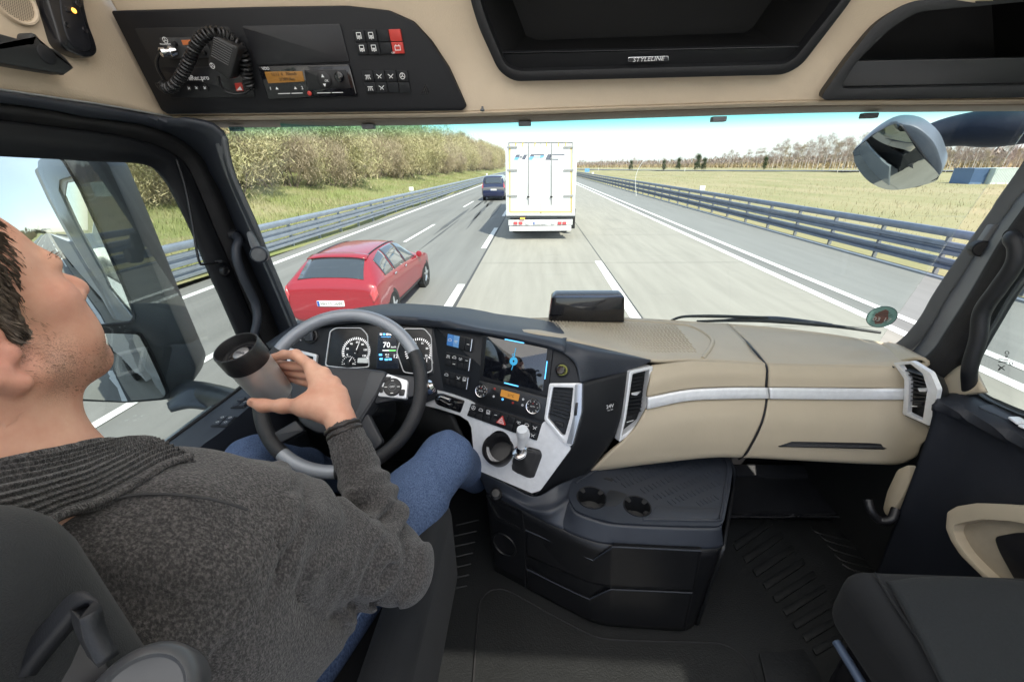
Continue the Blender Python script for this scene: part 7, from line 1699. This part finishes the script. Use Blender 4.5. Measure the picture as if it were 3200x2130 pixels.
# skin
def skin_mat():
    m = mat('skin', (.46, .245, .165), .5, var=.0, vscale=25, bump=.25, bscale=420, bdist=.0012, sss=.12)
    nt = m.node_tree; b = nt.nodes['Principled BSDF']; L = nt.links.new
    mx = b.inputs['Base Color'].links[0].from_node; mx.inputs[6].default_value = (.62, .355, .245, 1); mx.inputs[7].default_value = (.53, .255, .17, 1)
    # beard shadow and stubble on jaw and lip: dark specks in the lower face only
    tc = N(nt, 'ShaderNodeTexCoord')
    def blob(c, r0, r1):
        v = N(nt, 'ShaderNodeVectorMath', operation='DISTANCE'); L(tc.outputs['Object'], v.inputs[0]); v.inputs[1].default_value = tuple(c)
        q = N(nt, 'ShaderNodeMapRange'); q.inputs[1].default_value = r1; q.inputs[2].default_value = r0; L(v.outputs['Value'], q.inputs[0]); return q
    def mul(a, b_):
        q = N(nt, 'ShaderNodeMath', operation='MULTIPLY'); L(a, q.inputs[0])
        if isinstance(b_, float): q.inputs[1].default_value = b_
        else: L(b_, q.inputs[1])
        return q.outputs[0]
    def add(a, b_): q = N(nt, 'ShaderNodeMath', operation='MAXIMUM'); L(a, q.inputs[0]); L(b_, q.inputs[1]); return q.outputs[0]
    jaw = add(add(blob(hp(.058, .030, -.052), .012, .042).outputs[0], blob(hp(.035, .078, -.068), .012, .040).outputs[0]), add(blob(hp(.0, .095, -.045), .02, .045).outputs[0], blob(hp(.070, .014, -.018), .006, .024).outputs[0]))
    sp = N(nt, 'ShaderNodeTexNoise'); sp.inputs['Scale'].default_value = 900; sp.inputs['Detail'].default_value = 2; L(tc.outputs['Object'], sp.inputs['Vector'])
    mr = N(nt, 'ShaderNodeMapRange'); mr.inputs[1].default_value = .44; mr.inputs[2].default_value = .62; mr.inputs[3].default_value = .12; mr.inputs[4].default_value = 1; L(sp.outputs[0], mr.inputs[0])
    m2 = N(nt, 'ShaderNodeMix', data_type='RGBA'); L(mul(mul(jaw, mr.outputs[0]), .75), m2.inputs[0]); L(mx.outputs[2], m2.inputs[6]); m2.inputs[7].default_value = (.11, .06, .04, 1)
    red = add(add(blob(hp(.0, .122, -.004), .008, .026).outputs[0], blob(hp(.080, -.012, -.014), .015, .04).outputs[0]), blob(hp(.045, .072, .004), .01, .035).outputs[0])
    m3 = N(nt, 'ShaderNodeMix', data_type='RGBA'); L(mul(red, .45), m3.inputs[0]); L(m2.outputs[2], m3.inputs[6]); m3.inputs[7].default_value = (.56, .22, .17, 1)
    L(m3.outputs[2], b.inputs['Base Color']); return m
body.data.materials.append(skin_mat())
# --- hair: a cap of many fine strands over the scalp
hair_m = mat('brown_hair', (.050, .037, .027), .6, col2=(.20, .155, .115), mask=(.35, .75), vscale=160, spec=.4)
cap_ = SDF(.003); cap_.ell(hp(0, -.004, .056), (.0788, .0975, .084), HM, .01); cap_.ell(hp(0, -.030, .03), (.070, .075, .075), HM, .02)
cap_.ell(hp(0, .115, .015), (.10, .062, .085), HM, .012, -1); cap_.ell(hp(0, .05, -.060), (.12, .075, .052), HM, .012, -1)
for s_ in (-1, 1): cap_.cap(hp(s_ * .069, .016, .03), hp(s_ * .070, .014, .0), .010, .007, .01)
hm_e = cap_.mesh(); obj('hair', hm_e, hair_m, pe, 80)
rng = np.random.default_rng(77); vs = []; fs = []
co = np.array([v.co[:] for v in hm_e.vertices]); no_ = np.array([v.normal[:] for v in hm_e.vertices])
upv = HM @ np.array((0, 0, 1.)); fwv = HM @ np.array((0, 1., 0)); crown_c = hp(0, -.02, .14)
for i in rng.integers(0, len(co), 17000):
    p, n = co[i], no_[i]; d = p - crown_c; d = d - n * (d @ n); d = d / max(1e-6, np.linalg.norm(d)); d = d * .8 - upv * .35 + rng.normal(size=3) * .22; d -= n * (d @ n); d /= np.linalg.norm(d)
    s = np.cross(d, n); L = rng.uniform(.008, .019); w_ = rng.uniform(.0003, .0007); k = len(vs)
    q = p + n * rng.uniform(-.001, .002); vs += [q - s * w_, q + s * w_, q + d * L * .6 + n * (.002 + rng.uniform(0, .002)) + s * w_ * .7, q + d * L + n * rng.uniform(-.001, .004)]
    fs += [(k, k + 1, k + 2), (k, k + 2, k + 3)]
obj('hair_strands', mesh([tuple(v) for v in vs], fs), hair_m, pe, None)
# stubble, lip hair, brow, sideburn as real short hairs
vs = []; fs = []
bco = np.array([v.co[:] for v in body.data.vertices]); bno = np.array([v.normal[:] for v in body.data.vertices])
loc = (bco - HC) @ HM
def hairs(mask, n, L0, L1, w0, dirn):
    idx = np.argwhere(mask)[:, 0]
    if not len(idx): return
    for i in rng.choice(idx, n):
        p, nn = bco[i], bno[i]; d = HM @ np.array(dirn) + rng.normal(size=3) * .35 + nn * .45; d /= np.linalg.norm(d); s = np.cross(d, nn); s /= max(1e-6, np.linalg.norm(s)); L = rng.uniform(L0, L1); k = len(vs)
        q = p + rng.normal(size=3) * .0008; vs.extend([q - s * w0, q + s * w0, q + d * L]); fs.append((k, k + 1, k + 2))
x, y, z = loc.T
hairs((abs(x) < .03) & (y > .088) & (z < -.022) & (z > -.040), 500, .004, .009, .0004, (0, .3, -.8))
hairs((abs(x) < .026) & (y > .085) & (z < -.056) & (z > -.075), 200, .003, .006, .0004, (0, .4, -.7))
hairs((abs(x) > .012) & (abs(x) < .055) & (y > .070) & (z > .038) & (z < .045), 140, .004, .008, .0003, (.4, .25, .1))
hairs((abs(x) > .055) & (y < .045) & (y > .0) & (z < .0) & (z > -.05), 700, .002, .005, .00022, (0, .3, -.8))
hairs((abs(x) > .03) & (y > .02) & (z < -.045) & (z > -.09), 500, .0015, .003, .0003, (0, .3, -.8))
hairs((abs(x) > .058) & (y < .036) & (y > .012) & (z > .0) & (z < .06), 260, .004, .009, .0003, (0, -.3, -.8))
obj('beard_stubble', mesh([tuple(v) for v in vs], fs), mat('beard_hair', (.075, .045, .026), .6, col2=(.20, .125, .07), mask=(.4, .7), vscale=200), pe, None)
# nail of the thumb
# --- cardigan
knit = mat('grey_knit', (.018, .0165, .016), .95, col2=(.125, .114, .110), mask=(.43, .76), vscale=380, bump=1.0, bscale=600, bdist=.003, sheen=.2, detail=5, stretch=(1, 1, .55))
cg = SDF(.0034)
cg.cap(nb + (.0, .0, -.035), chest, .085, .128, .05); cg.ell(chest + (0, .012, .0), (.175, .128, .13), None, .05); cg.cap(chest + (-.06, 0, 0), pelv + (-.05, 0, .06), .125, .125, .05); cg.cap(chest + (.06, 0, 0), pelv + (.06, .02, .06), .125, .13, .05)
cg.ell(D(640, 1800, .50), (.10, .09, .16), None, .05)
cg.cap(nb + (.02, .03, -.04), ShR, .064, .066, .05); cg.cap(nb + (-.02, .02, -.04), ShL, .064, .066, .05)
cg.ell(ShR + (-.035, .01, -.02), (.07, .065, .07), None, .04); cg.cap(D(640, 1830, .52), D(930, 1862, .64), .10, .07, .05); cg.cap(D(700, 1960, .52), D(975, 1900, .63), .085, .07, .05); cg.cap(D(640, 2000, .50), D(900, 1960, .60), .07, .06, .05)
cg.cap(ShR, ElR, .066, .053, .04); cg.ell(ElR + (.004, -.012, -.004), (.050, .050, .050), None, .03); cg.cap(ElR, WrR * .45 + ElR * .55, .052, .045, .02); cg.cap(WrR * .45 + ElR * .55, WrR * .80 + ElR * .20, .043, .0345, .012); cg.cap(WrR * .80 + ElR * .20, WrR * .955 + ElR * .045, .0325, .0315, .008)
cg.cap(ShL, ElL, .062, .05, .04); cg.cap(ElL, WrL, .048, .036, .03)
cg.cap(nb + (.0, .0, .10), nb + (0, .0, -.02), .075, .075, .01, -1)   # neck opening
cg.ell(nb + (0, .10, .03), (.06, .09, .05), None, .02, -1)
fa = (ElR - ShR) / np.linalg.norm(ElR - ShR); fb = (WrR - ElR) / np.linalg.norm(WrR - ElR); Lb = np.linalg.norm(WrR - ElR); La = np.linalg.norm(ElR - ShR)
def folds(P):
    e = np.linalg.norm(P - ElR, axis=-1); ta = ((P - ShR) @ fa) / La; tb2 = ((P - ElR) @ fb) / Lb
    da = np.linalg.norm((P - ShR) - (((P - ShR) @ fa)[..., None]) * fa, axis=-1); db = np.linalg.norm((P - ElR) - (((P - ElR) @ fb)[..., None]) * fb, axis=-1)
    wob = np.sin(P[..., 0] * 61) * .8 + np.sin(P[..., 2] * 47 + 1) * .9 + np.sin(P[..., 1] * 53 + 2)
    g = np.exp(-((e - .055) / .055) ** 2)
    f = -.0052 * g * np.sin(e * 190 + wob) 
    arm = (db < .065) & (tb2 > .1) & (tb2 < .74)
    f = f + np.where(arm, -.0042 * np.sin(tb2 * 34 + wob * 1.2) * np.clip((.74 - tb2) * 8, 0, 1), 0)
    up_ = (da < .09) & (ta > -.1) & (ta < .9); f = f + np.where(up_, -.0045 * np.sin(ta * 13 + wob * 1.6) , 0)
    f = f + .0075 * np.exp(-((ta - .02) / .035) ** 2) * np.exp(-(np.maximum(0, da - .085) / .03) ** 2)
    f = f + .006 * np.exp(-((da - .085) / .012) ** 2) * (ta > .1) * (ta < .75) * np.clip(((P - ShR) @ np.array((-.6, -.3, -.7))) * 10, 0, 1)
    cuff = (db < .05) & (tb2 >= .74)
    ang = np.arctan2((P - ElR) @ np.cross(fb, (0, 0, 1.)), (P - ElR) @ np.cross(fb, np.cross(fb, (0, 0, 1.))))
    f = f + np.where(cuff, .0019 * np.sin(ang * 30), 0)
    body_ = (ta < -.1); f = f + np.where(body_, -.0035 * np.sin(P[..., 0] * 40 + P[..., 2] * 70 + 1.5 * np.sin(P[..., 1] * 25)), 0)
    return f.astype(np.float32)
cme = cg.mesh(folds); cgo = obj('cardigan', cme, knit, pe, 80)
# shawl collar with ribs, yoke seam
nl = [(-90, 1468, .325), (0, 1442, .338), (120, 1420, .359), (220, 1400, .384), (318, 1378, .416), (390, 1365, .448), (455, 1364, .474)]
ml_ = [(-70, 1555, .315), (30, 1530, .330), (150, 1500, .355), (260, 1470, .382), (360, 1435, .412), (440, 1402, .440), (510, 1384, .464)]
bl_ = [(-50, 1700, .316), (80, 1668, .335), (200, 1602, .364), (320, 1562, .392), (430, 1505, .421), (520, 1450, .446), (600, 1422, .470)]
cme2 = loft_mesh([[C(*p) for p in r] for r in (nl, ml_, bl_)], 120, 90)
nrm = [v.normal.copy() for v in cme2.vertices]
for i, v in enumerate(cme2.vertices): v.co = v.co + nrm[i] * (.0022 * math.sin((i // 120) / 89 * math.pi * 2 * 11 + .6 * math.sin((i % 120) * .11)) + .003 * math.sin((i // 120) / 89 * math.pi))
col = obj('collar', cme2, knit, pe, 80); solid(col, .010, -1)
tube('collar_hem', [C(x, y, z - .002) for x, y, z in bl_], .0042, knit, pe, 8, 60)
tube('yoke_seam', [C(345, 1560, .398), C(430, 1545, .410), C(560, 1545, .4245), C(690, 1565, .4325), C(775, 1592, .4425)], .0016, mat('knit_shadow', (.03, .03, .031), .95), pe, 6, 40)
# --- jeans
den = mat('blue_denim', (.030, .055, .125), .85, col2=(.135, .195, .33), mask=(.38, .75), vscale=420, bump=.8, bscale=900, bdist=.001, stretch=(1, 1, .35), detail=6)
je = SDF(.004)
for a, b, sgn in ((HipR, KnR, 1), (HipL, KnL, -1)):
    je.cap(pelv + (0, .02, -.03), a, .105, .090, .05); je.cap(a, b * .75 + a * .25, .084, .077, .04); je.cap(b * .75 + a * .25, b, .077, .066, .04); je.cap(b, b + np.array((0, .20, -.20)), .066, .062, .03); je.cap(b + np.array((0, .20, -.20)), b + np.array((0, .40, -.44)), .062, .055, .03)
def jf(P):
    f = np.zeros(P.shape[:-1])
    for a, b in ((HipR, KnR), (HipL, KnL)):
        e = np.linalg.norm(P - b, axis=-1); f = f - .0022 * np.exp(-((e - .08) / .06) ** 2) * np.sin(e * 120 + 3 * np.sin(P[..., 0] * 40))
    return f.astype(np.float32)
jo = obj('jeans', je.mesh(jf), den, pe, 80)
sd = []
ax_ = (KnR - HipR) / np.linalg.norm(KnR - HipR); side = np.cross(ax_, (0, 0, 1.)); side /= np.linalg.norm(side); upn = np.cross(side, ax_)
for i in range(30):
    t = .35 + .66 * i / 29; r = .093 + (.067 - .093) * min(1, t / .98); p = HipR + (KnR - HipR) * t + (side * math.cos(R_(22)) + upn * math.sin(R_(22))) * (r * 1.012); sd.append(V(p))
tube('seam_stitch', sd, .0016, mat('denim_seam', (.22, .28, .40), .8), pe, 6)
# shoe tips are out of view; bracelet
ba_ = WrR * .985 + ElR * .015; bx = V(fb); ux = bx.orthogonal().normalized(); vx = bx.cross(ux)
mes = []
for s_ in (-.0055, .0055):
    P = [V(ba_) + bx * s_ + (ux * math.cos(2 * math.pi * i / 48) + vx * math.sin(2 * math.pi * i / 48)) * (.0285) + bx * .0008 * math.sin(i * 2 * math.pi / 48 * 12) for i in range(49)]
    mes.append(tube_mesh(P, .0046, 8))
obj('bracelet', join_me(mes), mat('braided_leather', (.018, .013, .011), .4, bump=.5, bscale=400, bdist=.001), pe, 60)
# --- the mug
mg = thing('travel_mug', 'steel travel mug with a black lid held up in the man\'s hand', 'mug', V(M1))
steel = mat('brushed_steel', (.58, .565, .54), .48, metal=.72, var=.10, vscale=8, stretch=(1, 1, 1), bump=.15, bscale=300, bdist=.0004)
lathe('body', V(M1), V(-MA), [(.002, 0), (.0335, 0), (.036, .003), (.0385, ML * .35), (.0395, ML * .70), (.0395, ML * .72), (.001, ML * .72)], steel, mg, 48)
lidm = mat('mug_lid_black', (.012, .012, .013), .42, bump=.15, bscale=300)
lathe('lid', V(M1), V(-MA), [(.001, ML * .70), (.0412, ML * .70), (.0422, ML * .74), (.0418, ML * .98), (.0405, ML * 1.0), (.0385, ML * 1.0), (.0372, ML * .98), (.0355, ML * .86), (.001, ML * .855)], lidm, mg, 56)
lathe('lid_well', V(M1), V(-MA), [(.027, ML * .852), (.0275, ML * .862), (.026, ML * .864), (.0245, ML * .860), (.001, ML * .860)], gloss, mg, 40)
lathe('lid_button', V(M1), V(-MA), [(.015, ML * .86), (.015, ML * .885), (.0135, ML * .892), (.001, ML * .892)], mat('lid_badge', (.34, .34, .35), .35, metal=.7), mg, 36)
LBP = Pl(V(M1) + V(-MA) * ML * .893, V(-MA)); a, b = LBP.to2(V(M1) + V(-MA) * ML * .893)
obj('lid_text', text_mesh('emsa', LBP, a, b, .011, .0004), mat('lid_print', (.12, .12, .13), .4), mg, None)
for o in bpy.data.objects:
    if '_base' in o: del o['_base']
